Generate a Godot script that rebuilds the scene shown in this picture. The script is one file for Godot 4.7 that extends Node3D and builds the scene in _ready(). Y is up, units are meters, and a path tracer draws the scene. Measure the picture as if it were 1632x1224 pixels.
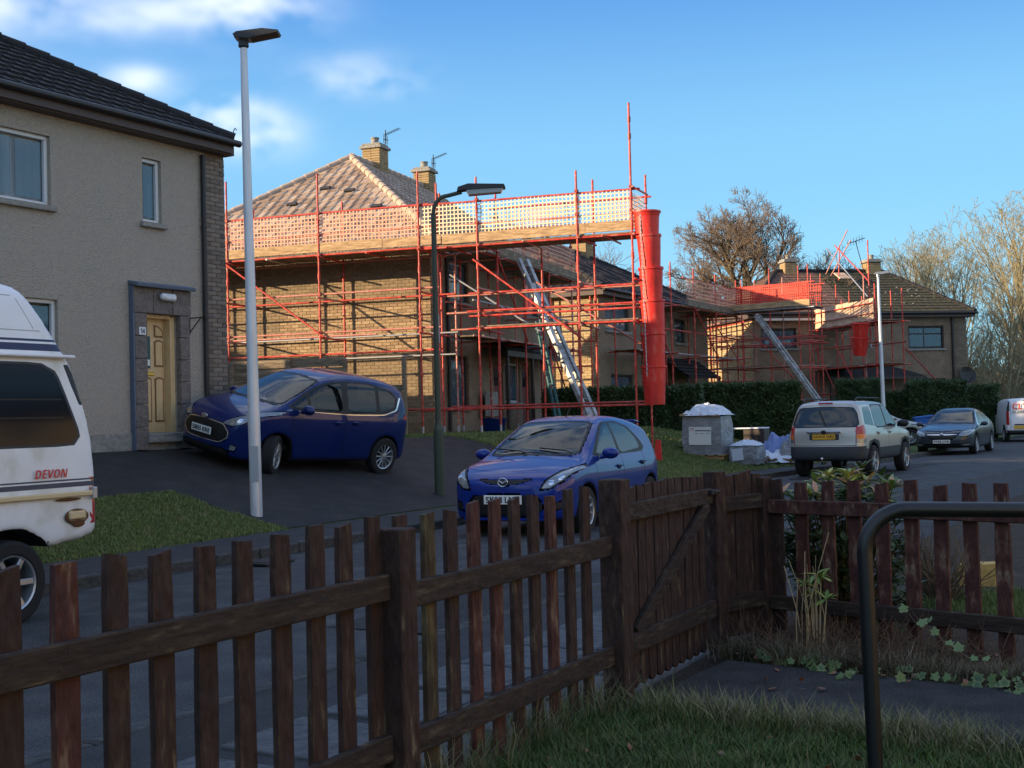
extends Node3D
# A residential street in winter shade: red scaffolding on stepped terraces, parked cars, a picket fence in front.
# Plan coordinates are (X right, D away from the camera); y is up, z = -D. Metres throughout.

class MB:
	var v := PackedVector3Array()
	var n := PackedVector3Array()
	var c := PackedColorArray()
	var uv := PackedVector2Array()
	var xf := Transform3D.IDENTITY
	var col := Color(1, 1, 1)
	var colored := false
	func tint(k: Color) -> void:
		col = k
		colored = true
	func _p(a: Vector3, m: Vector3) -> void:
		v.append(xf * a)
		n.append((xf.basis * m).normalized())
		c.append(col)
	func tri(a: Vector3, b: Vector3, d: Vector3) -> void:
		var m := (b - a).cross(d - a)
		_p(a, m); _p(d, m); _p(b, m)
	func tri_n(a: Vector3, b: Vector3, d: Vector3, na: Vector3, nb: Vector3, nd: Vector3) -> void:
		_p(a, na); _p(d, nd); _p(b, nb)
	func quad(a: Vector3, b: Vector3, d: Vector3, e: Vector3) -> void:
		tri(a, b, d); tri(a, d, e)
	func box(at: Vector3, s: Vector3, bas := Basis.IDENTITY) -> void:
		var h := s * 0.5
		var p: Array[Vector3] = []
		for i in 8:
			p.append(at + bas * Vector3(h.x if i & 1 else -h.x, h.y if i & 2 else -h.y, h.z if i & 4 else -h.z))
		quad(p[4], p[5], p[7], p[6]); quad(p[1], p[0], p[2], p[3])
		quad(p[5], p[1], p[3], p[7]); quad(p[0], p[4], p[6], p[2])
		quad(p[6], p[7], p[3], p[2]); quad(p[0], p[1], p[5], p[4])
	func box2(lo: Vector3, hi: Vector3) -> void:
		box((lo + hi) * 0.5, hi - lo)
	func cbox(at: Vector3, s: Vector3, b: float, bas := Basis.IDENTITY) -> void:  # chamfered
		var h := s * 0.5
		var f := func(x: float, y: float, z: float) -> Vector3: return at + bas * Vector3(x, y, z)
		for ax in 3:
			for sg in [-1.0, 1.0]:
				var q: Array[Vector3] = []
				var u := (ax + 1) % 3
				var w := (ax + 2) % 3
				for k in [[-1, -1], [1, -1], [1, 1], [-1, 1]]:
					var e := Vector3.ZERO
					e[ax] = sg * h[ax]; e[u] = k[0] * (h[u] - b); e[w] = k[1] * (h[w] - b)
					q.append(at + bas * e)
				if sg > 0: quad(q[0], q[1], q[2], q[3])
				else: quad(q[3], q[2], q[1], q[0])
			for k in [[-1, -1], [1, -1], [1, 1], [-1, 1]]:
				var u2 := (ax + 1) % 3
				var w2 := (ax + 2) % 3
				var a := Vector3.ZERO; var a2 := Vector3.ZERO; var d := Vector3.ZERO; var d2 := Vector3.ZERO
				a[u2] = k[0] * h[u2]; a[w2] = k[1] * (h[w2] - b); a[ax] = -(h[ax] - b)
				d[u2] = k[0] * (h[u2] - b); d[w2] = k[1] * h[w2]; d[ax] = -(h[ax] - b)
				a2 = a; d2 = d
				a2[ax] = -a[ax]; d2[ax] = -d[ax]
				if k[0] * k[1] > 0: quad(at + bas * a, at + bas * d, at + bas * d2, at + bas * a2)
				else: quad(at + bas * d, at + bas * a, at + bas * a2, at + bas * d2)
		for i in 8:
			var sx := 1.0 if i & 1 else -1.0
			var sy := 1.0 if i & 2 else -1.0
			var sz := 1.0 if i & 4 else -1.0
			var a: Vector3 = f.call(sx * h.x, sy * (h.y - b), sz * (h.z - b))
			var d: Vector3 = f.call(sx * (h.x - b), sy * h.y, sz * (h.z - b))
			var e: Vector3 = f.call(sx * (h.x - b), sy * (h.y - b), sz * h.z)
			if sx * sy * sz > 0: tri(a, d, e)
			else: tri(a, e, d)
	func tube(a: Vector3, b: Vector3, ra: float, rb := -1.0, k := 8, caps := true) -> void:
		if rb < 0: rb = ra
		var d := (b - a)
		if d.length() < 1e-5: return
		d = d.normalized()
		var u := d.cross(Vector3.UP if absf(d.y) < 0.9 else Vector3.RIGHT).normalized()
		var w := d.cross(u)
		var pa := Vector3.ZERO
		for i in k + 1:
			var t := TAU * i / k
			var m := u * cos(t) + w * sin(t)
			if i > 0:
				tri_n(a + pa * ra, a + m * ra, b + m * rb, pa, m, m)
				tri_n(a + pa * ra, b + m * rb, b + pa * rb, pa, m, pa)
				if caps:
					if rb > 0.0: tri(b, b + pa * rb, b + m * rb)
					if ra > 0.0: tri(a, a + m * ra, a + pa * ra)
			pa = m
	func path(p: Array, r: float, k := 8) -> void:
		var u := Vector3.ZERO
		var prev: Array[Vector3] = []
		var prevc := Vector3.ZERO
		for i in p.size():
			var d: Vector3 = (p[min(i + 1, p.size() - 1)] - p[max(i - 1, 0)]).normalized()
			if i == 0: u = d.cross(Vector3.UP if absf(d.y) < 0.9 else Vector3.RIGHT).normalized()
			u = (u - d * u.dot(d)).normalized()
			var w := d.cross(u)
			var ring: Array[Vector3] = []
			for j in k: ring.append(u * cos(TAU * j / k) + w * sin(TAU * j / k))
			if i > 0:
				for j in k:
					var j2 := (j + 1) % k
					tri_n(prevc + prev[j] * r, prevc + prev[j2] * r, p[i] + ring[j2] * r, prev[j], prev[j2], ring[j2])
					tri_n(prevc + prev[j] * r, p[i] + ring[j2] * r, p[i] + ring[j] * r, prev[j], ring[j2], ring[j])
			prev = ring
			prevc = p[i]
	func lathe(pr: Array, k := 20, ax := Transform3D.IDENTITY, flat := false) -> void:  # pr: Vector2(radius, height along y)
		for j in pr.size() - 1:
			var a: Vector2 = pr[j]
			var b: Vector2 = pr[j + 1]
			var t := b - a
			var nr := Vector2(t.y, -t.x).normalized()
			for i in k:
				var t0 := TAU * i / k
				var t1 := TAU * (i + 1) / k
				var e0 := Vector3(cos(t0), 0, -sin(t0))
				var e1 := Vector3(cos(t1), 0, -sin(t1))
				var p0 := ax * (e0 * a.x + Vector3.UP * a.y); var p1 := ax * (e1 * a.x + Vector3.UP * a.y)
				var p2 := ax * (e1 * b.x + Vector3.UP * b.y); var p3 := ax * (e0 * b.x + Vector3.UP * b.y)
				var n0 := ax.basis * (e0 * nr.x + Vector3.UP * nr.y); var n1 := ax.basis * (e1 * nr.x + Vector3.UP * nr.y)
				if flat:
					quad(p0, p1, p2, p3)
				else:
					tri_n(p0, p1, p2, n0, n1, n1)
					tri_n(p0, p2, p3, n0, n1, n0)
	func prism(poly: PackedVector2Array, z0: float, z1: float, bas := Transform3D.IDENTITY) -> void:  # outline in xy, thickness along z
		var pl := poly
		if Geometry2D.is_polygon_clockwise(pl):
			pl = pl.duplicate(); pl.reverse()
		var ix := Geometry2D.triangulate_polygon(pl)
		for i in range(0, ix.size(), 3):
			var q := [pl[ix[i]], pl[ix[i + 1]], pl[ix[i + 2]]]
			if (q[1] - q[0]).cross(q[2] - q[0]) < 0: q = [q[0], q[2], q[1]]
			tri(bas * Vector3(q[0].x, q[0].y, z1), bas * Vector3(q[1].x, q[1].y, z1), bas * Vector3(q[2].x, q[2].y, z1))
			tri(bas * Vector3(q[0].x, q[0].y, z0), bas * Vector3(q[2].x, q[2].y, z0), bas * Vector3(q[1].x, q[1].y, z0))
		for i in pl.size():
			var a := pl[i]
			var b := pl[(i + 1) % pl.size()]
			quad(bas * Vector3(a.x, a.y, z0), bas * Vector3(b.x, b.y, z0), bas * Vector3(b.x, b.y, z1), bas * Vector3(a.x, a.y, z1))
	func ball(at: Vector3, r: Vector3, k := 10, bas := Basis.IDENTITY) -> void:
		var h := k / 2 + 1
		for j in h:
			var b0 := -PI / 2 + PI * j / h
			var b1 := -PI / 2 + PI * (j + 1) / h
			for i in k:
				var a0 := TAU * i / k
				var a1 := TAU * (i + 1) / k
				var f := func(a: float, b: float) -> Vector3: return Vector3(cos(a) * cos(b), sin(b), -sin(a) * cos(b))
				var q: Array = [f.call(a0, b0), f.call(a1, b0), f.call(a1, b1), f.call(a0, b1)]
				var p: Array = []
				var m: Array = []
				for e in q:
					p.append(at + bas * (e * r)); m.append(bas * (e / r))
				tri_n(p[0], p[1], p[2], m[0], m[1], m[2])
				tri_n(p[0], p[2], p[3], m[0], m[2], m[3])
	func mesh() -> ArrayMesh:
		var a := []
		a.resize(Mesh.ARRAY_MAX)
		a[Mesh.ARRAY_VERTEX] = v
		a[Mesh.ARRAY_NORMAL] = n
		if colored: a[Mesh.ARRAY_COLOR] = c
		if uv.size() == v.size() and uv.size() > 0: a[Mesh.ARRAY_TEX_UV] = uv
		var m := ArrayMesh.new()
		if v.size() > 0: m.add_surface_from_arrays(Mesh.PRIMITIVE_TRIANGLES, a)
		return m

var rng := RandomNumberGenerator.new()
var M := {}
var names := {}

func R(a: float, b: float) -> float: return rng.randf_range(a, b)
func mb() -> MB: return MB.new()
func numbered(s: String) -> String:
	var k: int = names.get(s, 0)
	names[s] = k + 1
	return s if k == 0 else "%s_%03d" % [s, k]
func put(b: MB, called: String, m: Material, parent: Node = null) -> MeshInstance3D:
	return inst(b.mesh(), called, m, parent)
func inst(me: Mesh, called: String, m: Material, parent: Node = null) -> MeshInstance3D:
	var o := MeshInstance3D.new()
	o.mesh = me
	if m: o.material_override = m
	if parent == null:
		o.name = numbered(called)
		add_child(o)
	else:
		o.name = called
		if parent.has_node(NodePath(called)):
			var key := str(parent.get_instance_id()) + called
			names[key] = names.get(key, 0) + 1
			o.name = "%s_%03d" % [called, names[key]]
		parent.add_child(o, true)
	return o
func sub(called: String, parent: Node, t := Transform3D.IDENTITY) -> Node3D:
	var o := Node3D.new()
	o.transform = t
	o.name = called
	if parent.has_node(NodePath(called)):
		var key := str(parent.get_instance_id()) + called
		names[key] = names.get(key, 0) + 1
		o.name = "%s_%03d" % [called, names[key]]
	parent.add_child(o, true)
	return o
func tag(o: Node, label: String, category: String, group := "") -> Node:
	o.set_meta("label", label)
	o.set_meta("category", category)
	if group != "": o.set_meta("group", group)
	return o
func thing(called: String, label: String, category: String, t := Transform3D.IDENTITY, group := "") -> Node3D:
	var o := Node3D.new()
	o.name = numbered(called)
	o.transform = t
	add_child(o)
	tag(o, label, category, group)
	return o
func struct(b: MB, called: String, m: Material) -> MeshInstance3D:
	var o := put(b, called, m)
	o.set_meta("kind", "structure")
	return o
func stuff(o: Node) -> Node:
	o.set_meta("kind", "stuff")
	return o
func copy(o: Node3D, t: Transform3D, label: String) -> Node3D:
	var r: Node3D = o.duplicate()
	r.name = numbered(str(o.name).rstrip("0123456789").trim_suffix("_"))
	add_child(r)
	r.transform = t
	r.set_meta("label", label)
	return r
# a frame whose x runs along plan heading deg (0 = straight away, 90 = to the right), z to the right of that
func fr(x: float, y: float, d: float, deg: float) -> Transform3D:
	var t := deg_to_rad(deg)
	return Transform3D(Basis(Vector3(sin(t), 0, -cos(t)), Vector3.UP, Vector3(cos(t), 0, sin(t))), Vector3(x, y, -d))
func frs(x: float, d: float, deg: float, s: float) -> Transform3D:
	return fr(x, 1.55 * (1.0 - s), d, deg).scaled_local(Vector3.ONE * s)
func W(x: float, y: float, d: float) -> Vector3: return Vector3(x, y, -d)
func pv(a: Array) -> PackedVector2Array:
	var r := PackedVector2Array()
	for i in range(0, a.size(), 2): r.append(Vector2(a[i], a[i + 1]))
	return r

# ---------- materials ----------
func noise_img(size: int, freq: float, octaves: int, seed_: int, kind := FastNoiseLite.TYPE_SIMPLEX_SMOOTH) -> PackedByteArray:
	var f := FastNoiseLite.new()
	f.noise_type = kind
	f.seed = seed_
	f.frequency = freq
	f.fractal_type = FastNoiseLite.FRACTAL_FBM if octaves > 1 else FastNoiseLite.FRACTAL_NONE
	f.fractal_octaves = octaves
	return f.get_seamless_image(size, size).get_data()
func ramp(cs: Array, t: float) -> Color:
	var x := clampf(t, 0.0, 0.9999) * (cs.size() - 1)
	var i := int(x)
	return cs[i].lerp(cs[i + 1], x - i)
func tex(size: int, f1: float, o1: int, f2: float, w: float, cs: Array, seed_: int, contrast := 1.4) -> ImageTexture:
	var a := noise_img(size, f1, o1, seed_)
	var b := noise_img(size, f2, 2, seed_ + 7)
	var out := PackedByteArray()
	out.resize(size * size * 3)
	var lut := PackedByteArray()
	for i in 256:
		var q := ramp(cs, (i / 255.0 - 0.5) * contrast + 0.5)
		lut.append_array(PackedByteArray([int(q.r * 255), int(q.g * 255), int(q.b * 255)]))
	for i in size * size:
		var t := int(a[i] * (1.0 - w) + b[i] * w) * 3
		out[i * 3] = lut[t]; out[i * 3 + 1] = lut[t + 1]; out[i * 3 + 2] = lut[t + 2]
	var im := Image.create_from_data(size, size, false, Image.FORMAT_RGB8, out)
	return ImageTexture.create_from_image(im)
func bump(size: int, f: float, o: int, seed_: int, s: float) -> ImageTexture:
	var im := Image.create_from_data(size, size, false, Image.FORMAT_L8, noise_img(size, f, o, seed_))
	im.convert(Image.FORMAT_RGBA8)
	im.bump_map_to_normal_map(s)
	return ImageTexture.create_from_image(im)
func S(r: float, g: float, b: float) -> Color: return Color(r / 255.0, g / 255.0, b / 255.0)
func mat(key: String, colr: Color, rough := 0.8, metal := 0.0) -> StandardMaterial3D:
	var m := StandardMaterial3D.new()
	m.resource_name = key
	m.albedo_color = colr
	m.roughness = rough
	m.metallic = metal
	M[key] = m
	return m
func tmat(key: String, t: Texture2D, scale: Vector3, rough := 0.9, nt: Texture2D = null, ns := 1.0, colr := Color(1, 1, 1), local := false) -> StandardMaterial3D:
	var m := mat(key, colr, rough)
	m.albedo_texture = t
	m.uv1_triplanar = true
	m.uv1_world_triplanar = not local
	m.uv1_scale = scale
	if nt:
		m.normal_enabled = true
		m.normal_texture = nt
		m.normal_scale = ns
	return m
func vmat(key: String, rough := 0.8) -> StandardMaterial3D:
	var m := mat(key, Color(1, 1, 1), rough)
	m.vertex_color_use_as_albedo = true
	return m
func paint(key: String, colr: Color, metal := 0.35) -> StandardMaterial3D:
	var m := mat(key, colr, 0.35, metal)
	m.clearcoat_enabled = true
	m.clearcoat = 0.6
	m.metallic_specular = 0.3
	m.clearcoat_roughness = 0.03
	return m

func make_materials() -> void:
	var bn := bump(256, 0.06, 3, 11, 4.0)
	var bf := bump(256, 0.15, 2, 12, 5.0)
	var grain := bump(256, 0.05, 4, 13, 4.0)
	tmat("roughcast", tex(512, 0.24, 3, 0.03, 0.10, [S(116, 108, 98), S(154, 145, 133), S(172, 163, 150), S(202, 193, 179)], 21, 2.2), Vector3(0.8, 0.8, 0.8), 0.95, bf, 0.9)
	tmat("render_brown", tex(256, 0.1, 2, 0.01, 0.35, [S(112, 94, 78), S(136, 116, 97), S(154, 134, 113)], 22, 1.8), Vector3(0.5, 0.5, 0.5), 0.95, bf, 0.8)
	tmat("mortar", tex(256, 0.08, 3, 0.02, 0.3, [S(112, 96, 76), S(140, 121, 97)], 23), Vector3(0.6, 0.6, 0.6), 0.95)
	var brick_cols := [[S(130, 109, 82), S(160, 136, 105), S(176, 151, 118)], [S(120, 100, 76), S(150, 126, 97), S(166, 141, 109)], [S(138, 117, 90), S(170, 147, 114), S(184, 160, 127)], [S(112, 93, 72), S(142, 119, 92), S(158, 134, 105)]]
	for i in 4: tmat("brick%d" % i, tex(128, 0.09, 3, 0.03, 0.4, brick_cols[i], 30 + i), Vector3(2, 2, 2), 0.92, bn, 0.5)
	var b2 := tmat("brick_mass", tex(256, 0.1, 3, 0.03, 0.4, [S(190, 190, 190), S(230, 230, 230), S(255, 255, 255)], 34), Vector3(2, 2, 2), 0.92, bn, 0.5)
	b2.vertex_color_use_as_albedo = true
	for i in 3: tmat("greybrick%d" % i, tex(128, 0.09, 3, 0.03, 0.4, [[S(112, 103, 94), S(134, 124, 113)], [S(104, 94, 86), S(124, 113, 103)], [S(118, 108, 98), S(140, 130, 118)]][i], 36 + i), Vector3(2, 2, 2), 0.92, bn, 0.5)
	tmat("stone_block", tex(256, 0.06, 4, 0.02, 0.4, [S(84, 76, 72), S(112, 104, 98), S(128, 119, 112)], 40), Vector3(0.8, 0.8, 0.8), 0.9, bn, 0.8)
	tmat("concrete", tex(256, 0.06, 4, 0.02, 0.4, [S(112, 110, 104), S(140, 138, 131), S(160, 157, 150)], 41), Vector3(0.7, 0.7, 0.7), 0.9, bn, 0.7)
	var slate_cols := [[S(25, 23, 25), S(36, 34, 36)], [S(28, 26, 27), S(40, 37, 37)], [S(22, 21, 24), S(33, 31, 33)]]
	for i in 3: tmat("tile_dark%d" % i, tex(128, 0.07, 3, 0.02, 0.4, slate_cols[i], 44 + i), Vector3(1.3, 1.3, 1.3), 0.85, bn, 0.8)
	var tan_cols := [[S(140, 120, 104), S(178, 157, 139)], [S(124, 104, 90), S(160, 138, 121)], [S(152, 134, 119), S(192, 172, 154)]]
	for i in 3: tmat("tile_tan%d" % i, tex(128, 0.07, 3, 0.02, 0.4, tan_cols[i], 47 + i), Vector3(1.3, 1.3, 1.3), 0.85, bn, 0.8)
	tmat("tile_brown", tex(128, 0.07, 3, 0.02, 0.4, [S(96, 72, 60), S(128, 98, 82)], 50), Vector3(1.3, 1.3, 1.3), 0.85, bn, 0.8)
	tmat("tile_moss", tex(256, 0.05, 4, 0.02, 0.5, [S(44, 42, 34), S(62, 58, 44), S(84, 86, 48)], 51, 2.0), Vector3(0.8, 0.8, 0.8), 0.95, bn, 0.8)
	# weathered stained timber of the fence: dark red-brown, algae and bare silvered patches
	var fw := [S(27, 16, 14), S(40, 24, 19), S(48, 29, 23), S(55, 34, 26), S(64, 50, 36), S(130, 114, 90)]
	tmat("fence_up", tex(512, 0.02, 5, 0.006, 0.35, fw, 52, 1.35), Vector3(2.6, 0.5, 2.6), 0.88, grain, 1.0)
	tmat("fence_along", tex(512, 0.02, 5, 0.006, 0.35, [S(29, 20, 16), S(40, 28, 22), S(47, 34, 26), S(56, 45, 33), S(96, 86, 66)], 53, 1.5), Vector3(0.6, 2.6, 0.6), 0.9, grain, 1.0)
	tmat("fence_red", tex(512, 0.02, 5, 0.006, 0.35, [S(42, 22, 19), S(58, 28, 23), S(69, 34, 27), S(80, 46, 34), S(132, 112, 92)], 54, 1.55), Vector3(2.6, 0.5, 2.6), 0.85, grain, 1.0)
	tmat("fence_algae", tex(512, 0.02, 5, 0.006, 0.35, [S(38, 28, 22), S(52, 39, 27), S(62, 50, 31), S(80, 70, 42), S(104, 94, 64)], 55, 1.5), Vector3(2.6, 0.5, 2.6), 0.9, grain, 1.0)
	tmat("board", tex(256, 0.02, 4, 0.01, 0.35, [S(140, 112, 80), S(172, 142, 106), S(196, 168, 130)], 56, 1.8), Vector3(0.5, 3.5, 0.5), 0.85, grain, 0.6)
	tmat("board_old", tex(256, 0.02, 4, 0.01, 0.35, [S(92, 80, 66), S(126, 112, 94), S(150, 136, 116)], 57, 1.8), Vector3(0.5, 3.5, 0.5), 0.9, grain, 0.6)
	tmat("panel_pale", tex(256, 0.03, 4, 0.01, 0.5, [S(176, 140, 112), S(206, 174, 146), S(220, 192, 166)], 58, 1.8), Vector3(0.5, 0.8, 0.5), 0.9, grain, 0.4)
	tmat("tube_red", tex(256, 0.03, 4, 0.01, 0.4, [S(112, 50, 44), S(172, 46, 36), S(190, 52, 40), S(198, 72, 58), S(176, 130, 114)], 59, 1.9), Vector3(1.2, 1.2, 1.2), 0.5)
	tmat("tube_worn", tex(256, 0.03, 4, 0.01, 0.4, [S(150, 120, 108), S(196, 96, 80), S(180, 160, 148), S(204, 84, 66)], 60, 1.9), Vector3(1.0, 1.0, 1.0), 0.5)
	mat("coupler", S(150, 74, 62), 0.5, 0.4)
	mat("galv", S(170, 172, 176), 0.42, 0.55)
	tmat("column_grey", tex(256, 0.02, 4, 0.01, 0.4, [S(178, 180, 184), S(204, 206, 210), S(216, 218, 222)], 61), Vector3(0.8, 0.2, 0.8), 0.35).metallic = 0.25
	mat("lamp_black", S(38, 40, 44), 0.5)
	mat("lamp_green", S(58, 66, 52), 0.6)
	mat("rail_black", S(20, 21, 24), 0.38)
	mat("alu", S(190, 196, 200), 0.38, 0.6)
	tmat("alu_dirty", tex(256, 0.03, 4, 0.01, 0.4, [S(110, 110, 108), S(168, 172, 172), S(206, 210, 210)], 62, 2.0), Vector3(0.8, 0.8, 0.8), 0.5).metallic = 0.3
	mat("teal", S(46, 96, 100), 0.6)
	tmat("chute_red", tex(256, 0.03, 4, 0.01, 0.4, [S(176, 34, 28), S(208, 38, 28), S(216, 44, 32), S(206, 88, 74)], 91, 1.8), Vector3(0.8, 0.3, 0.8), 0.5).backlight_enabled = true
	M["chute_red"].backlight = Color(0.14, 0.02, 0.015)
	mat("net_orange", S(226, 168, 140), 0.7)
	mat("net_cream", S(236, 214, 176), 0.7)
	mat("net_red", S(214, 62, 44), 0.7)
	var asb := bump(512, 0.25, 3, 14, 5.0)
	tmat("asphalt", tex(512, 0.2, 3, 0.008, 0.4, [S(36, 38, 41), S(48, 50, 53), S(60, 62, 64), S(80, 81, 82)], 63, 2.4), Vector3(0.4, 0.4, 0.4), 0.75, asb, 0.8)
	tmat("tar_pave", tex(512, 0.2, 3, 0.01, 0.45, [S(34, 34, 36), S(46, 46, 48), S(60, 60, 60)], 64, 1.7), Vector3(0.45, 0.45, 0.45), 0.8, asb, 0.8)
	tmat("drive", tex(512, 0.2, 3, 0.008, 0.5, [S(22, 21, 21), S(30, 28, 28), S(37, 35, 34), S(54, 50, 47)], 65, 2.2), Vector3(0.4, 0.4, 0.4), 0.82, asb, 0.8)
	tmat("garden_path", tex(512, 0.2, 3, 0.012, 0.5, [S(30, 31, 33), S(42, 43, 46), S(62, 62, 62)], 66, 1.9), Vector3(0.5, 0.5, 0.5), 0.88, asb, 1.0)
	tmat("slab", tex(256, 0.06, 4, 0.02, 0.4, [S(64, 66, 68), S(82, 84, 86), S(94, 96, 98)], 67), Vector3(0.7, 0.7, 0.7), 0.88, bn, 0.6)
	tmat("kerb", tex(256, 0.06, 4, 0.02, 0.4, [S(44, 44, 45), S(62, 62, 61), S(82, 82, 78)], 68), Vector3(0.9, 0.9, 0.9), 0.9, bn, 0.8)
	tmat("turf", tex(512, 0.1, 4, 0.012, 0.45, [S(42, 48, 24), S(64, 80, 34), S(80, 100, 42), S(98, 106, 56)], 69, 1.7), Vector3(0.5, 0.5, 0.5), 1.0, asb, 1.0)
	tmat("soil", tex(512, 0.1, 4, 0.012, 0.45, [S(34, 28, 22), S(54, 44, 34), S(74, 62, 46)], 70, 1.7), Vector3(0.6, 0.6, 0.6), 1.0, asb, 1.2)
	tmat("far_ground", tex(512, 0.1, 4, 0.012, 0.45, [S(70, 66, 36), S(94, 84, 48), S(116, 100, 60)], 71, 1.7), Vector3(0.1, 0.1, 0.1), 1.0)
	vmat("leaf", 0.55).backlight_enabled = true
	M["leaf"].backlight = Color(0.3, 0.35, 0.12)
	vmat("grass_blade", 0.7).backlight_enabled = true
	M["grass_blade"].backlight = Color(0.25, 0.3, 0.1)
	vmat("dry", 0.85)
	tmat("bark", tex(256, 0.04, 4, 0.02, 0.4, [S(70, 60, 48), S(104, 92, 72), S(122, 112, 84)], 72, 1.8), Vector3(0.6, 0.25, 0.6), 0.95)
	mat("twig_brown", S(112, 98, 86), 0.9)
	mat("twig_gold", S(146, 138, 108), 0.9)
	tmat("bark_gold", tex(256, 0.04, 4, 0.02, 0.4, [S(110, 98, 72), S(146, 132, 98), S(170, 156, 122)], 73, 1.8), Vector3(0.6, 0.25, 0.6), 0.95)
	paint("paint_blue", S(11, 42, 124), 0.1)
	paint("paint_navy", S(8, 32, 90), 0.1)
	paint("paint_silver", S(178, 176, 168), 0.4)
	paint("paint_slate", S(52, 58, 66), 0.3)
	paint("paint_white", S(226, 228, 230), 0.0)
	tmat("camper_white", tex(512, 0.02, 4, 0.006, 0.5, [S(196, 196, 184), S(222, 224, 224), S(228, 230, 232), S(232, 234, 236)], 74, 1.6), Vector3(0.5, 0.3, 0.5), 0.4)
	mat("glass_car", S(12, 15, 18), 0.04).metallic_specular = 0.5
	var gc := mat("glass_clear", Color(0.05, 0.06, 0.07, 0.62), 0.03)
	gc.transparency = BaseMaterial3D.TRANSPARENCY_ALPHA
	mat("seat_cloth", S(62, 62, 66), 0.95)
	mat("glass_grey", S(52, 58, 62), 0.06)
	mat("black", S(14, 14, 15), 0.55)
	mat("gap", S(6, 6, 7), 0.8)
	mat("plastic_dark", S(44, 48, 54), 0.62)
	mat("tyre", S(24, 24, 25), 0.85)
	mat("rim", S(176, 180, 184), 0.32, 0.7)
	mat("chrome", S(210, 212, 214), 0.14, 0.95)
	var hl := mat("lens", S(128, 136, 142), 0.06, 0.4)
	hl.clearcoat_enabled = true
	mat("lamp_red", S(170, 18, 14), 0.15).clearcoat_enabled = true
	mat("lamp_amber", S(214, 108, 22), 0.15).clearcoat_enabled = true
	mat("plate_white", S(224, 224, 218), 0.5)
	mat("plate_yellow", S(222, 168, 44), 0.5)
	mat("ink", S(16, 16, 18), 0.6)
	mat("ink_red", S(196, 70, 58), 0.6)
	mat("ink_grey", S(96, 96, 104), 0.6)
	mat("ink_navy", S(30, 40, 78), 0.5)
	mat("ink_slate", S(62, 68, 84), 0.5)
	mat("upvc", S(216, 218, 220), 0.4)
	mat("upvc_dark", S(54, 44, 40), 0.5)
	mat("fascia", S(74, 62, 58), 0.6)
	mat("fascia_white", S(214, 206, 192), 0.6)
	mat("gutter", S(34, 30, 30), 0.45)
	mat("lead", S(92, 104, 122), 0.5, 0.2)
	var pane := mat("pane", Color(0.34, 0.43, 0.50, 0.4), 0.03)
	pane.transparency = BaseMaterial3D.TRANSPARENCY_ALPHA
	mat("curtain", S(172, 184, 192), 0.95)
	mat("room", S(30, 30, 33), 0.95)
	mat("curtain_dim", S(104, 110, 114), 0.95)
	tmat("door_wood", tex(256, 0.03, 4, 0.01, 0.4, [S(190, 158, 112), S(208, 178, 130), S(220, 194, 148)], 75, 1.6), Vector3(5, 0.6, 5), 0.55)
	mat("door_red", S(110, 34, 32), 0.5)
	tmat("door_groove_shade", M.door_wood.albedo_texture, Vector3(5, 0.6, 5), 0.6, null, 1.0, S(150, 128, 104))  # darker door tint, groove shade put into the colour
	mat("brass", S(204, 158, 70), 0.3, 0.8)
	mat("iron", S(30, 26, 26), 0.6)
	tmat("wrap", tex(256, 0.05, 4, 0.02, 0.4, [S(120, 120, 122), S(140, 141, 144), S(166, 168, 170)], 76, 1.5), Vector3(0.7, 1.4, 0.7), 0.3, bn, 0.6)
	mat("wrap_white", S(206, 214, 224), 0.4)
	mat("wrap_blue", S(120, 140, 190), 0.4)
	tmat("pallet_wood", tex(256, 0.02, 4, 0.01, 0.35, [S(140, 108, 66), S(182, 146, 94)], 77), Vector3(0.6, 3, 0.6), 0.85)
	mat("bin_blue", S(30, 92, 172), 0.5)
	mat("bin_yellow", S(222, 172, 50), 0.5)
	mat("skin_cream", S(222, 200, 156), 0.9)

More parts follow.
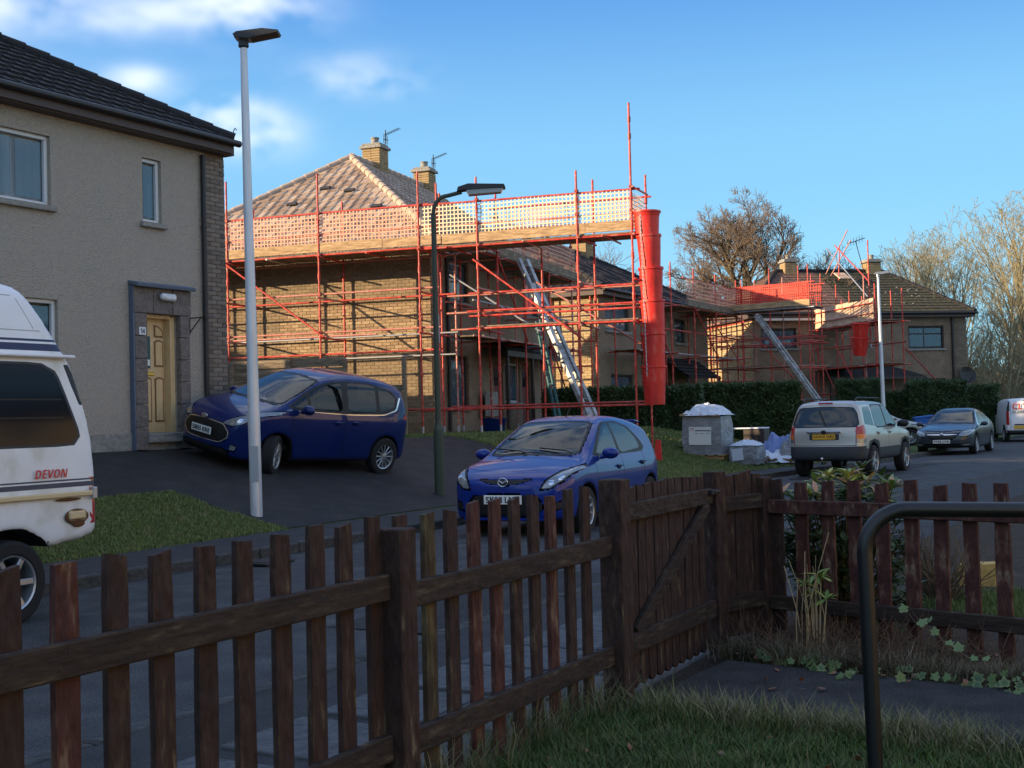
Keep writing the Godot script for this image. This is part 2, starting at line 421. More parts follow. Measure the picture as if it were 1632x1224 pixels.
# ---------- sky ----------
func make_sky() -> Sky:
	var w := 2048
	var h := 1024
	var im := Image.create(w, h, false, Image.FORMAT_RGBF)
	var fn := FastNoiseLite.new()
	fn.noise_type = FastNoiseLite.TYPE_SIMPLEX_SMOOTH
	fn.seed = 5
	fn.frequency = 3.4
	fn.fractal_octaves = 6
	fn.fractal_gain = 0.55
	# cloud banks: azimuth (deg, right of the view axis), elevation, half sizes, strength
	var banks := [[-11.6, 18.4, 2.6, 1.2, 0.85], [-19.0, 17.4, 6.0, 0.8, 0.34], [-12.9, 13.5, 1.8, 1.0, 0.5], [-11.3, 12.7, 1.7, 0.9, 0.5], [-16.2, 14.8, 1.2, 0.5, 0.36], [-7.0, 15.2, 2.6, 0.8, 0.24], [-5.8, 14.8, 1.8, 0.5, 0.26],
		[-34.0, 17.0, 9.0, 3.0, 0.8], [-60.0, 14.0, 14.0, 3.5, 0.8], [-95.0, 20.0, 18.0, 5.0, 0.8], [150.0, 16.0, 22.0, 5.0, 0.9], [60.0, 26.0, 14.0, 4.0, 0.7], [-150.0, 30.0, 20.0, 6.0, 0.8], [100.0, 12.0, 16.0, 3.0, 0.7], [20.0, 50.0, 30.0, 7.0, 0.6]]
	for y in h / 2 + 2:
		var el := PI / 2 - PI * (y + 0.5) / h
		var eld := rad_to_deg(el)
		for x in w:
			var az := TAU * (x + 0.5) / w
			if az > PI: az -= TAU
			var azd := rad_to_deg(az)
			# pale towards the horizon and away from the left-hand sun's anti-glow, deep overhead
			var side := 0.5 + 0.5 * sin(az)
			var low := Vector3(0.37, 0.67, 0.80).lerp(Vector3(0.34, 0.71, 0.81), side)
			var mid := Vector3(0.195, 0.43, 0.70).lerp(Vector3(0.215, 0.51, 0.75), side)
			var top := Vector3(0.078, 0.235, 0.58).lerp(Vector3(0.085, 0.27, 0.62), side)
			var q := low.lerp(mid, pow(clampf(eld / 10.0, 0.0, 1.0), 0.85))
			if eld > 10.0: q = mid.lerp(top, smoothstep(0.0, 1.0, clampf((eld - 10.0) / 11.0, 0.0, 1.0)))
			if eld > 21.0: q = top.lerp(Vector3(0.05, 0.15, 0.42), clampf((eld - 21.0) / 60.0, 0.0, 1.0))
			var cl := 0.0
			var near := false
			for b in banks:
				var da: float = wrapf(azd - b[0], -180.0, 180.0) / b[2]
				var de: float = (eld - b[1]) / b[3]
				var r2 := da * da + de * de
				if r2 < 6.0:
					cl += b[4] * exp(-r2)
					near = true
			if near:
				var dv := Vector3(cos(el) * sin(az), sin(el) * 2.2, -cos(el) * cos(az))
				var nz := fn.get_noise_3dv(dv * 2.6) * 0.75
				cl = clampf(cl * (0.78 + nz * 2.4) + minf(cl, 0.4) * nz * 1.0, 0.0, 1.0)
				q = q.lerp(Vector3(0.84, 0.90, 0.97), cl * (1.6 - 0.6 * cl) * 0.86)
			# broken cloud added over the unseen sky for neutral fill light, thickening away from the clear part in view
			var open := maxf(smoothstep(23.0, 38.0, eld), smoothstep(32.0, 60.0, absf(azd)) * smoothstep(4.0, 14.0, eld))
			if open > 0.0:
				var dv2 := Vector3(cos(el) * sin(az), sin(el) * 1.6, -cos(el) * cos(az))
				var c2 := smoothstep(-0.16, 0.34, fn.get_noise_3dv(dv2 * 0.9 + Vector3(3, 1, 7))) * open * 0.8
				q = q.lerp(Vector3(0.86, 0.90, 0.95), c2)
			q *= 0.68
			im.set_pixel(x, y, Color(q.x, q.y, q.z))
	for y in range(h / 2 + 2, h):
		for x in w: im.set_pixel(x, y, Color(0.1, 0.11, 0.1))
	var sm := PanoramaSkyMaterial.new()
	sm.panorama = ImageTexture.create_from_image(im)
	var s := Sky.new()
	s.sky_material = sm
	return s

# ---------- street geometry: k runs along the far kerb, s is the distance to its left (house side) ----------
var KP: Array[Vector2] = [Vector2(-24, -24.5), Vector2(-8.5, 4.2), Vector2(-1.19, 17.79), Vector2(2.3, 23.9), Vector2(6.3, 29.9), Vector2(12.6, 39.4), Vector2(19, 51.5), Vector2(31, 70), Vector2(60, 108)]
var KK: Array[float] = []
var KT: Array[Vector2] = []
func street_init() -> void:
	var acc := 0.0
	KK.append(0.0)
	for i in range(1, KP.size()):
		acc += KP[i].distance_to(KP[i - 1])
		KK.append(acc)
	var z := KK[2]
	for i in KK.size(): KK[i] -= z
	for i in KP.size():
		KT.append((KP[mini(i + 1, KP.size() - 1)] - KP[maxi(i - 1, 0)]).normalized())
func ks(k: float, s: float) -> Vector2:
	var i := 0
	while i < KK.size() - 2 and k > KK[i + 1]: i += 1
	var t := (k - KK[i]) / (KK[i + 1] - KK[i])
	var p := KP[i].cubic_interpolate(KP[i + 1], KP[maxi(i - 1, 0)], KP[mini(i + 2, KP.size() - 1)], clampf(t, 0, 1))
	if t < 0.0: p = KP[i].lerp(KP[i + 1], t)
	var d := KT[i].lerp(KT[i + 1], clampf(t, 0, 1)).normalized()
	return p + Vector2(-d.y, d.x) * s
func sdist(p: Vector2) -> Vector2:
	var best := 1e9
	var r := Vector2.ZERO
	for i in KP.size() - 1:
		var d := KP[i + 1] - KP[i]
		var t := clampf((p - KP[i]).dot(d) / d.length_squared(), 0, 1)
		var e := p - (KP[i] + d * t)
		if e.length() < best:
			best = e.length()
			r = Vector2(KK[i] + d.length() * t, signf(d.x * e.y - d.y * e.x) * best)
	return r
func ky(k: float, s: float) -> float:
	if s <= -4.9: return 0.11 if s > -6.85 else 0.15
	if s <= 0.0: return 0.0
	var far := smoothstep(17.0, 34.0, k)
	var top := lerpf(1.15, 1.0, far)
	var t := clampf((s - lerpf(1.4, 4.0, far)) / lerpf(4.4, 6.0, far), 0.0, 1.0)
	return 0.11 + (top - 0.11) * lerpf(t, smoothstep(0, 1, t), 0.35)
func gy(x: float, d: float) -> float:
	var q := sdist(Vector2(x, d))
	return ky(q.x, q.y)
func strip(k0: float, k1: float, dk: float, ss: Array, lift := 0.0, yf = null) -> MB:
	var b := mb()
	var nk := int(ceil((k1 - k0) / dk))
	var prev: Array[Vector3] = []
	for i in nk + 1:
		var k := lerpf(k0, k1, float(i) / nk)
		var row: Array[Vector3] = []
		for s in ss:
			var p := ks(k, s)
			row.append(W(p.x, (yf.call(k, s) if yf != null else ky(k, s)) + lift, p.y))
		if i > 0:
			for j in ss.size() - 1:
				b.quad(prev[j], row[j], row[j + 1], prev[j + 1])
		prev = row
	# recompute so that faces look up
	for i in range(0, b.n.size(), 3):
		if b.n[i].y < 0:
			for e in 3: b.n[i + e] = -b.n[i + e]
			var t := b.v[i + 1]
			b.v[i + 1] = b.v[i + 2]
			b.v[i + 2] = t
	return b

func build_street() -> void:
	var g := mb()
	for i in 24:
		for j in 24:
			var x := -480.0 + 40.0 * i
			var z := -700.0 + 40.0 * j
			g.quad(Vector3(x, -0.08, z + 40), Vector3(x + 40, -0.08, z + 40), Vector3(x + 40, -0.08, z), Vector3(x, -0.08, z))
	struct(g, "ground", M.far_ground)
	struct(strip(-45, 120, 1.5, [-4.9, -3.6, -2.4, -1.2, 0.0], 0.0, func(k, s): return 0.02 * (1.0 - pow((s + 2.45) / 2.45, 2.0))), "road", M.asphalt)
	struct(strip(-45, 24, 1.5, [0.14, 0.8, 1.4]), "far_pavement", M.tar_pave)
	struct(strip(24, 120, 1.5, [0.14, 0.8, 1.4]), "far_verge", M.turf)
	struct(strip(-45, 120, 1.5, [1.4, 2.0, 2.8, 3.6, 4.4, 5.1, 5.8, 6.6, 9, 14, 24, 40]), "hillside_lawn", M.turf)
	struct(strip(-1.9, 9.4, 0.6, [1.42, 2.0, 2.8, 3.6, 4.4, 5.1, 5.85], 0.012), "driveway", M.drive)
	struct(strip(-16, -1.9, 0.8, [3.5, 4.4, 5.1, 5.85], 0.012), "front_path", M.drive)
	struct(strip(-45, 120, 1.5, [-6.85, -5.9, -5.04], 0.0, func(_k, _s): return 0.11), "near_pavement", M.tar_pave)
	struct(strip(-45, 120, 1.5, [-14, -10, -6.85], -0.02), "garden_soil", M.soil)
	struct(strip(1.0, 7.5, 0.7, [-3.3, -2.7, -2.1], 0.026), "road_patch", M.tar_pave)
	struct(strip(-9.0, -5.0, 0.7, [-4.6, -4.1, -3.7], 0.018), "road_patch", M.drive)
	struct(strip(13.0, 21.0, 0.7, [-2.0, -1.3, -0.7], 0.02), "road_patch", M.drive)
	for q in [[-5.4, -0.45], [-1.5, -4.5], [4.0, -2.3]]:
		var p := ks(q[0], q[1])
		var dc := thing("drain_cover", ["iron gully grate by the far kerb beside the camper van", "iron gully grate by the near kerb behind the fence post", "round iron cover in the road beyond the pickets"][[-5.4, -1.5, 4.0].find(q[0])], "drain cover", fr(p.x, 0.03, p.y, 28.0))
		var b := mb()
		b.cbox(Vector3.ZERO, Vector3(0.5, 0.03, 0.4), 0.006)
		put(b, "frame", M.iron, dc)
		for i in 7:
			b = mb()
			b.cbox(Vector3(-0.18 + i * 0.06, 0.018, 0), Vector3(0.03, 0.014, 0.32), 0.004)
			put(b, "bar", M.gutter, dc)
	for side in 2:
		var root := Node3D.new()
		root.name = "far_kerb" if side == 0 else "near_kerb"
		root.set_meta("kind", "structure")
		add_child(root)
		var k := -14.0
		var rest := mb()
		while k < 60.0:
			var s0 := 0.0 if side == 0 else -4.9
			var p := ks(k + 0.455, s0 + (0.07 if side == 0 else -0.07))
			var d := ks(k + 0.9, s0) - ks(k, s0)
			var t := fr(p.x, 0.045 + R(-0.004, 0.004), p.y, rad_to_deg(atan2(d.x, d.y)))
			var in_view := (k < 30.0)
			if in_view:
				var b := mb()
				b.cbox(Vector3.ZERO, Vector3(d.length() - 0.012, 0.15, 0.14), 0.015)
				put(b, "kerb_stone", M.kerb, root).transform = t
			else:
				rest.xf = t
				rest.cbox(Vector3.ZERO, Vector3(d.length() - 0.012, 0.15, 0.14), 0.015)
			k += 0.915
		stuff(put(rest, "far_stones", M.kerb, root))
	# pale flags in the near pavement
	var flags := Node3D.new()
	flags.name = "pavement_flags"
	flags.set_meta("kind", "structure")
	add_child(flags)
	for i in 9:
		for j in 2:
			var p := ks(-12.4 + i * 0.61, -6.52 + j * 0.61)
			var d := KT[1]
			var b := mb()
			b.cbox(Vector3.ZERO, Vector3(0.595, 0.05, 0.595), 0.006)
			put(b, "paving_slab", M.slab, flags).transform = fr(p.x, 0.1 + R(-0.003, 0.003), p.y, rad_to_deg(atan2(d.x, d.y)))

# ---------- building pieces ----------
func wall(b: MB, o: Vector3, ax: Vector3, nrm: Vector3, u0: float, u1: float, y0: float, y1: float, holes: Array, depth := 0.16) -> void:
	var us := [u0, u1]
	var ys := [y0, y1]
	for h in holes:
		us.append_array([h[0], h[1]]); ys.append_array([h[2], h[3]])
	us.sort(); ys.sort()
	var P := func(u: float, y: float, dd: float) -> Vector3: return o + ax * u + Vector3.UP * y - nrm * dd
	for i in us.size() - 1:
		for j in ys.size() - 1:
			if us[i + 1] - us[i] < 1e-4 or ys[j + 1] - ys[j] < 1e-4 or us[i] < u0 - 1e-4 or us[i + 1] > u1 + 1e-4: continue
			var cu: float = (us[i] + us[i + 1]) / 2
			var cy: float = (ys[j] + ys[j + 1]) / 2
			var inside := false
			for h in holes:
				if cu > h[0] and cu < h[1] and cy > h[2] and cy < h[3]: inside = true
			if not inside: b.quad(P.call(us[i], ys[j], 0.0), P.call(us[i + 1], ys[j], 0.0), P.call(us[i + 1], ys[j + 1], 0.0), P.call(us[i], ys[j + 1], 0.0))
	for h in holes:
		b.quad(P.call(h[0], h[2], 0.0), P.call(h[0], h[2], depth), P.call(h[0], h[3], depth), P.call(h[0], h[3], 0.0))
		b.quad(P.call(h[1], h[3], 0.0), P.call(h[1], h[3], depth), P.call(h[1], h[2], depth), P.call(h[1], h[2], 0.0))
		b.quad(P.call(h[0], h[3], 0.0), P.call(h[0], h[3], depth), P.call(h[1], h[3], depth), P.call(h[1], h[3], 0.0))
		b.quad(P.call(h[1], h[2], 0.0), P.call(h[1], h[2], depth), P.call(h[0], h[2], depth), P.call(h[0], h[2], 0.0))

# window in the plane z = zf of its house; cols: widths' fractions; fr_m frame; top: fraction of a top light (0 none)
func window(parent: Node, h: Array, zf: float, fm: Material, cols: Array, top := 0.0, cur: Material = null, label := "", sill := true) -> Node3D:
	var w := sub("window", parent)
	if label != "": w.set_meta("label", label)
	var z := zf - 0.1
	var f := mb()
	var t := 0.06
	var bars := func(x0: float, x1: float, y0: float, y1: float, th: float, dz: float) -> void:
		f.cbox(Vector3((x0 + x1) / 2, y0 + th / 2, dz), Vector3(x1 - x0, th, 0.07), 0.008)
		f.cbox(Vector3((x0 + x1) / 2, y1 - th / 2, dz), Vector3(x1 - x0, th, 0.07), 0.008)
		f.cbox(Vector3(x0 + th / 2, (y0 + y1) / 2, dz + 0.002), Vector3(th, y1 - y0 - th * 2, 0.07), 0.008)
		f.cbox(Vector3(x1 - th / 2, (y0 + y1) / 2, dz + 0.002), Vector3(th, y1 - y0 - th * 2, 0.07), 0.008)
	bars.call(h[0], h[1], h[2], h[3], t, z)
	put(f, "frame", fm, w)
	var x: float = h[0] + t
	var wid: float = h[1] - h[0] - 2 * t
	for i in cols.size():
		var x1: float = x + wid * cols[i]
		var rows := [[h[2] + t, h[3] - t]]
		if top > 0.0:
			var ym: float = lerpf(h[3] - t, h[2] + t, top)
			rows = [[h[2] + t, ym], [ym, h[3] - t]]
		for rw in rows:
			f = mb()
			bars.call(x, x1, rw[0], rw[1], 0.045, z + 0.012)
			put(f, "casement", fm, w)
			var p := mb()
			p.box(Vector3((x + x1) / 2, (rw[0] + rw[1]) / 2, z), Vector3(x1 - x - 0.086, rw[1] - rw[0] - 0.086, 0.012))
			put(p, "pane", M.pane, w)
		x = x1
	var r := mb()
	r.box2(Vector3(h[0] - 0.05, h[2] - 0.05, z - 0.36), Vector3(h[1] + 0.05, h[3] + 0.05, z - 0.34))
	put(r, "room", M.room, w)
	if cur:
		var c := mb()
		var nn := 28
		for i in nn:
			var a := float(i) / nn
			var e := float(i + 1) / nn
			var za := z - 0.1 + 0.012 * sin(i * 1.9)
			var zb := z - 0.1 + 0.012 * sin((i + 1) * 1.9)
			c.quad(Vector3(lerpf(h[0], h[1], a), h[2], za), Vector3(lerpf(h[0], h[1], e), h[2], zb), Vector3(lerpf(h[0], h[1], e), h[3], zb), Vector3(lerpf(h[0], h[1], a), h[3], za))
		put(c, "curtain", cur, w)
	if sill:
		var s := mb()
		s.cbox(Vector3((h[0] + h[1]) / 2, h[2] - 0.045, zf - 0.03), Vector3(h[1] - h[0] + 0.14, 0.09, 0.22), 0.01)
		put(s, "sill", M.concrete, w)
	return w

var tile_full := {}
var flat_tiles := false
func tile_mesh(wd: float, len: float) -> ArrayMesh:
	var key := "%.3f %s" % [wd, flat_tiles]
	if tile_full.has(key): return tile_full[key]
	var b := mb()
	var pr := [[0.0, 0.034], [0.1, 0.05], [0.24, 0.034], [0.34, 0.014], [0.62, 0.010], [0.9, 0.014], [0.985, 0.032]]
	if flat_tiles: pr = [[0.0, 0.020], [0.08, 0.024], [0.5, 0.022], [0.9, 0.024], [0.985, 0.020]]
	for i in pr.size() - 1:
		var a0: float = pr[i][0] * wd
		var a1: float = pr[i + 1][0] * wd
		var h0: float = pr[i][1]
		var h1: float = pr[i + 1][1]
		b.quad(Vector3(a0, 0, h0 + 0.036), Vector3(a1, 0, h1 + 0.036), Vector3(a1, len, h1), Vector3(a0, len, h0))
		b.quad(Vector3(a0, 0, 0.0), Vector3(a1, 0, 0.0), Vector3(a1, 0, h1 + 0.036), Vector3(a0, 0, h0 + 0.036))
	b.quad(Vector3(wd * 0.985, 0, 0), Vector3(wd * 0.985, len, 0), Vector3(wd * 0.985, len, 0.032), Vector3(wd * 0.985, 0, 0.068))
	b.quad(Vector3(0, len, 0), Vector3(0, 0, 0), Vector3(0, 0, 0.07), Vector3(0, len, 0.034))
	tile_full[key] = b.mesh()
	return tile_full[key]
# lays tiles on one roof face; parts_in: Rect2 in (u, w) where each tile is an object of its own
func tiles(parent: Node, e0: Vector3, a: Vector3, s: Vector3, poly: PackedVector2Array, mats: Array, parts_in: Rect2, limit := 300) -> int:
	var n := a.cross(s)
	var wd := 0.30
	var g := 0.335
	var full := tile_mesh(wd, g + 0.06)
	var flat := mb()
	var t0 := Transform3D(Basis(a, s, n), e0)
	flat.xf = t0
	flat.prism(poly, -0.03, -0.004)
	var under := put(flat, "underlay", M.gutter, parent)
	under.name = "underlay"
	var mass: Array = []
	for i in mats.size(): mass.append(mb())
	var hi := Vector2.ZERO
	for p in poly: hi = hi.max(p)
	var used_parts := 0
	var arr: PackedVector3Array = full.surface_get_arrays(0)[Mesh.ARRAY_VERTEX]
	var arn: PackedVector3Array = full.surface_get_arrays(0)[Mesh.ARRAY_NORMAL]
	for r in int(ceil(hi.y / g)):
		for c in int(ceil(hi.x / wd)):
			var u := c * wd
			var w := r * g
			var rect := pv([u, w, u + wd, w, u + wd, w + g + 0.06, u, w + g + 0.06])
			var ins := 0
			for q in rect:
				if Geometry2D.is_point_in_polygon(q, poly): ins += 1
			var mi: int = rng.randi() % mats.size()
			var as_part := parts_in.has_point(Vector2(u, w)) and used_parts < limit
			var tr := t0 * Transform3D(Basis.IDENTITY, Vector3(u, w, R(0, 0.006)))
			if ins == 4:
				if as_part:
					inst(full, "tile", mats[mi], parent).transform = tr
					used_parts += 1
				else:
					var m: MB = mass[mi]
					for i in arr.size():
						m.v.append(tr * arr[i]); m.n.append(tr.basis * arn[i]); m.c.append(Color.WHITE)
			else:
				for pc in Geometry2D.intersect_polygons(rect, poly):
					if pc.size() < 3: continue
					var m2: MB = mb() if as_part else mass[mi]
					var tl := Transform3D(Basis(Vector3(1, 0, 0), Vector3(0, 1, -0.09).normalized(), Vector3(0, 0.09, 1).normalized()), Vector3(0, w, 0.04)) * Transform3D(Basis.IDENTITY, Vector3(0, -w, 0))
					m2.xf = t0 * tl
					m2.prism(pc, -0.02, 0.018)
					if as_part:
						put(m2, "tile", mats[mi], parent)
						used_parts += 1
	for i in mats.size():
		if mass[i].v.size() > 0: stuff(put(mass[i], "tiling", mats[i], parent))
	return used_parts
func caps(parent: Node, a: Vector3, b: Vector3, m: Material) -> void:
	var n := int(a.distance_to(b) / 0.4)
	for i in n:
		var k := mb()
		k.tube(a.lerp(b, float(i) / n), a.lerp(b, (i + 1.06) / n), 0.125, 0.1, 10)
		put(k, "ridge_tile", m, parent)
# hipped roof over x0..x1, z 0..-depth of a house frame
func hip_roof(root: Node3D, x0: float, x1: float, depth: float, ey: float, pitch: float, hl: float, hr: float, mats: Array, front_rect: Rect2, left_rect: Rect2, cap: Material, split := -1.0, mats2: Array = []) -> Dictionary:
	var o := 0.3
	var roof := sub("roof", root)
	var hd := (depth + 2 * o) / 2
	var p := deg_to_rad(pitch)
	var rise := hd * tan(p)
	var sl := hd / cos(p)
	var lx := x1 - x0 + 2 * o
	var y := ey + 0.1
	if split > 0.0:
		tiles(roof, Vector3(x0 - o, y, o), Vector3(1, 0, 0), Vector3(0, sin(p), -cos(p)), pv([0, 0, split - x0 + o, 0, split - x0 + o, sl, hl, sl]), mats, front_rect)
		var e2 := split - x0 + o
		tiles(roof, Vector3(split, y, o), Vector3(1, 0, 0), Vector3(0, sin(p), -cos(p)), pv([0, 0, lx - e2, 0, lx - e2 - hr, sl, 0, sl]), mats2, Rect2())
	else:
		tiles(roof, Vector3(x0 - o, y, o), Vector3(1, 0, 0), Vector3(0, sin(p), -cos(p)), pv([0, 0, lx, 0, lx - hr, sl, hl, sl]), mats, front_rect)
	var back := mb()
	var A := Vector3(x0 - o + hl, y + rise, o - hd)
	var B := Vector3(x1 + o - hr, y + rise, o - hd)
	back.quad(Vector3(x1 + o, y, -depth - o), Vector3(x0 - o, y, -depth - o), A, B)
	put(back, "rear_slope", mats[0], roof)
	if hl > 0.0:
		var q := atan2(rise, hl)
		tiles(roof, Vector3(x0 - o, y, -depth - o), Vector3(0, 0, 1), Vector3(cos(q), sin(q), 0), pv([0, 0, 2 * hd, 0, hd, hl / cos(q)]), mats, left_rect)
		caps(roof, Vector3(x0 - o, y + 0.03, o), A + Vector3.UP * 0.04, cap)
		caps(roof, Vector3(x0 - o, y + 0.03, -depth - o), A + Vector3.UP * 0.04, cap)
	if hr > 0.0:
		var q2 := atan2(rise, hr)
		tiles(roof, Vector3(x1 + o, y, o), Vector3(0, 0, -1), Vector3(-cos(q2), sin(q2), 0), pv([0, 0, 2 * hd, 0, hd, hr / cos(q2)]), mats, Rect2())
		caps(roof, Vector3(x1 + o, y + 0.03, o), B + Vector3.UP * 0.04, cap)
	caps(roof, A + Vector3.UP * 0.05, B + Vector3.UP * 0.05, cap)
	var f := mb()
	f.box2(Vector3(x0 - o, ey - 0.12, o - 0.03), Vector3(x1 + o, ey + 0.1, o))
	f.box2(Vector3(x0 - o, ey - 0.12, -depth - o), Vector3(x0 - o + 0.03, ey + 0.1, o - 0.031))
	f.box2(Vector3(x1 + o - 0.03, ey - 0.12, -depth - o), Vector3(x1 + o, ey + 0.1, o - 0.031))
	f.box2(Vector3(x0 - o + 0.031, ey - 0.1, -depth - o), Vector3(x1 + o - 0.031, ey - 0.08, o - 0.032))
	put(f, "fascia", M.fascia_white if hl == 4.6 else M.fascia, roof)
	var gt := mb()
	gt.tube(Vector3(x0 - o - 0.08, ey + 0.06, o + 0.055), Vector3(x1 + o + 0.1, ey + 0.06, o + 0.055), 0.06, -1, 10)
	put(gt, "gutter", M.gutter, roof)
	return {"A": A, "B": B, "roof": roof}
func chimney(root: Node3D, at: Vector3, w: float, h: float, aerial := true, pots := 1) -> void:
	var c := sub("chimney", root)
	var core := mb()
	core.box2(at + Vector3(-w / 2 + 0.02, -0.9, -w / 2 + 0.02), at + Vector3(w / 2 - 0.02, h, w / 2 - 0.02))
	put(core, "stack", M.mortar, c)
	var br := mb()
	var n := int((h + 0.7) / 0.078)
	for j in n:
		for side in 4:
			var cnt := int(w / 0.235)
			for i in cnt:
				var u := -w / 2 + (i + 0.5) * w / cnt
				var sh := R(0.82, 1.05)
				br.tint(Color(0.46 * sh, 0.33 * sh, 0.17 * sh))
				var e := Vector3(u, -0.7 + (j + 0.5) * 0.078, w / 2).rotated(Vector3.UP, side * PI / 2)
				br.box(at + e, Vector3(w / cnt - 0.012, 0.066, 0.03).rotated(Vector3.UP, 0) if side % 2 == 0 else Vector3(0.03, 0.066, w / cnt - 0.012))
	stuff(put(br, "brickwork", M.brick_mass, c))
	var cp := mb()
	cp.cbox(at + Vector3(0, h + 0.045, 0), Vector3(w + 0.16, 0.09, w + 0.16), 0.015)
	cp.cbox(at + Vector3(0, h + 0.13, 0), Vector3(w + 0.04, 0.08, w + 0.04), 0.02)
	put(cp, "cap", M.concrete, c)
	for i in pots:
		var po := mb()
		po.lathe([Vector2(0.13, h + 0.1), Vector2(0.12, h + 0.34), Vector2(0.14, h + 0.35), Vector2(0.14, h + 0.39), Vector2(0.09, h + 0.39), Vector2(0.0, h + 0.3)], 14, Transform3D(Basis.IDENTITY, at + Vector3((i - (pots - 1) * 0.5) * 0.3, 0, 0)))
		put(po, "pot", M.concrete, c)
	if aerial:
		var ae := mb()
		var p0 := at + Vector3(w / 2 + 0.03, h - 0.25, w * 0.3)
		ae.tube(p0, p0 + Vector3(0.05, 0.95, 0.02), 0.018, -1, 6)
		ae.tube(p0 + Vector3(0.05, 0.8, 0.02), p0 + Vector3(0.05, 0.95, 0.5), 0.012, -1, 5)
		for i in 9:
			var q := p0 + Vector3(0.05, 0.8, 0.02).lerp(Vector3(0.05, 0.95, 0.5), i / 8.0)
			ae.tube(q + Vector3(-0.13, 0, 0), q + Vector3(0.13, 0, 0), 0.008, -1, 4)
		ae.tube(p0 + Vector3(-0.12, 0.62, 0.02), p0 + Vector3(0.24, 0.66, 0.02), 0.014, -1, 5)
		for i in 4: ae.tube(p0 + Vector3(-0.1 + i * 0.1, 0.5, 0.02), p0 + Vector3(-0.1 + i * 0.1, 0.78, 0.02), 0.009, -1, 4)
		put(ae, "aerial", M.iron, c)
func brick_wall(root: Node3D, called: String, o: Vector3, ax: Vector3, nrm: Vector3, u0: float, u1: float, y0: float, y1: float, bl: float, bh: float, mats: Array, parts_rect: Rect2, base_cols: Array) -> void:
	var w := sub(called, root)
	var core := mb()
	wall(core, o - nrm * 0.012, ax, nrm, u0, u1, y0, y1, [])
	put(core, "mortar", M.mortar, w)
	var br := mb()
	var bas := Basis(ax, Vector3.UP, nrm)
	var shared: Array = []
	var sb := mb()
	sb.cbox(Vector3.ZERO, Vector3(bl - 0.012, bh - 0.012, 0.03), 0.003)
	var sm := sb.mesh()
	var n := 0
	for j in int((y1 - y0) / bh):
		var u := u0 - (bl / 2 if j % 2 else 0.0)
		while u < u1 - 0.02:
			var a := maxf(u, u0)
			var e := minf(u + bl, u1)
			u += bl
			if e - a < 0.03: continue
			var c := Vector2((a + e) / 2, y0 + (j + 0.5) * bh)
			var p := o + ax * c.x + Vector3.UP * c.y - nrm * (0.013 - R(0, 0.004))
			if parts_rect.has_point(c) and n < 300 and e - a > bl - 0.01:
				inst(sm, "brick", mats[rng.randi() % mats.size()], w).transform = Transform3D(bas, p)
				n += 1
			else:
				var k: Color = base_cols[rng.randi() % base_cols.size()]
				br.tint(k * R(0.93, 1.06))
				br.box(p, Vector3(e - a - 0.012, bh - 0.012, 0.03), bas)
	stuff(put(br, "brickwork", M.brick_mass, w))

# ---------- the houses ----------
const TH1 := 29.3
const TH2 := 19.3
func text(parent: Node, called: String, s: String, at: Transform3D, w: float, h: float, m: Material, serif := false, slant := 0.0) -> MeshInstance3D:
	var t := TextMesh.new()
	t.text = s
	var f := SystemFont.new()
	f.font_names = PackedStringArray(["Droid Serif" if serif else "Droid Sans"])
	f.font_weight = 700
	t.font = f
	t.font_size = 48
	t.pixel_size = 0.01
	t.depth = 0.02
	t.curve_step = 2.0
	var bb := t.get_aabb()
	var o := inst(t, called, m, parent)
	var bs := Basis(Vector3(w / bb.size.x, 0, 0), Vector3(slant * h / bb.size.y, h / bb.size.y, 0), Vector3(0, 0, 0.2))
	o.transform = at * Transform3D(bs, Vector3.ZERO) * Transform3D(Basis.IDENTITY, -bb.get_center())
	return o

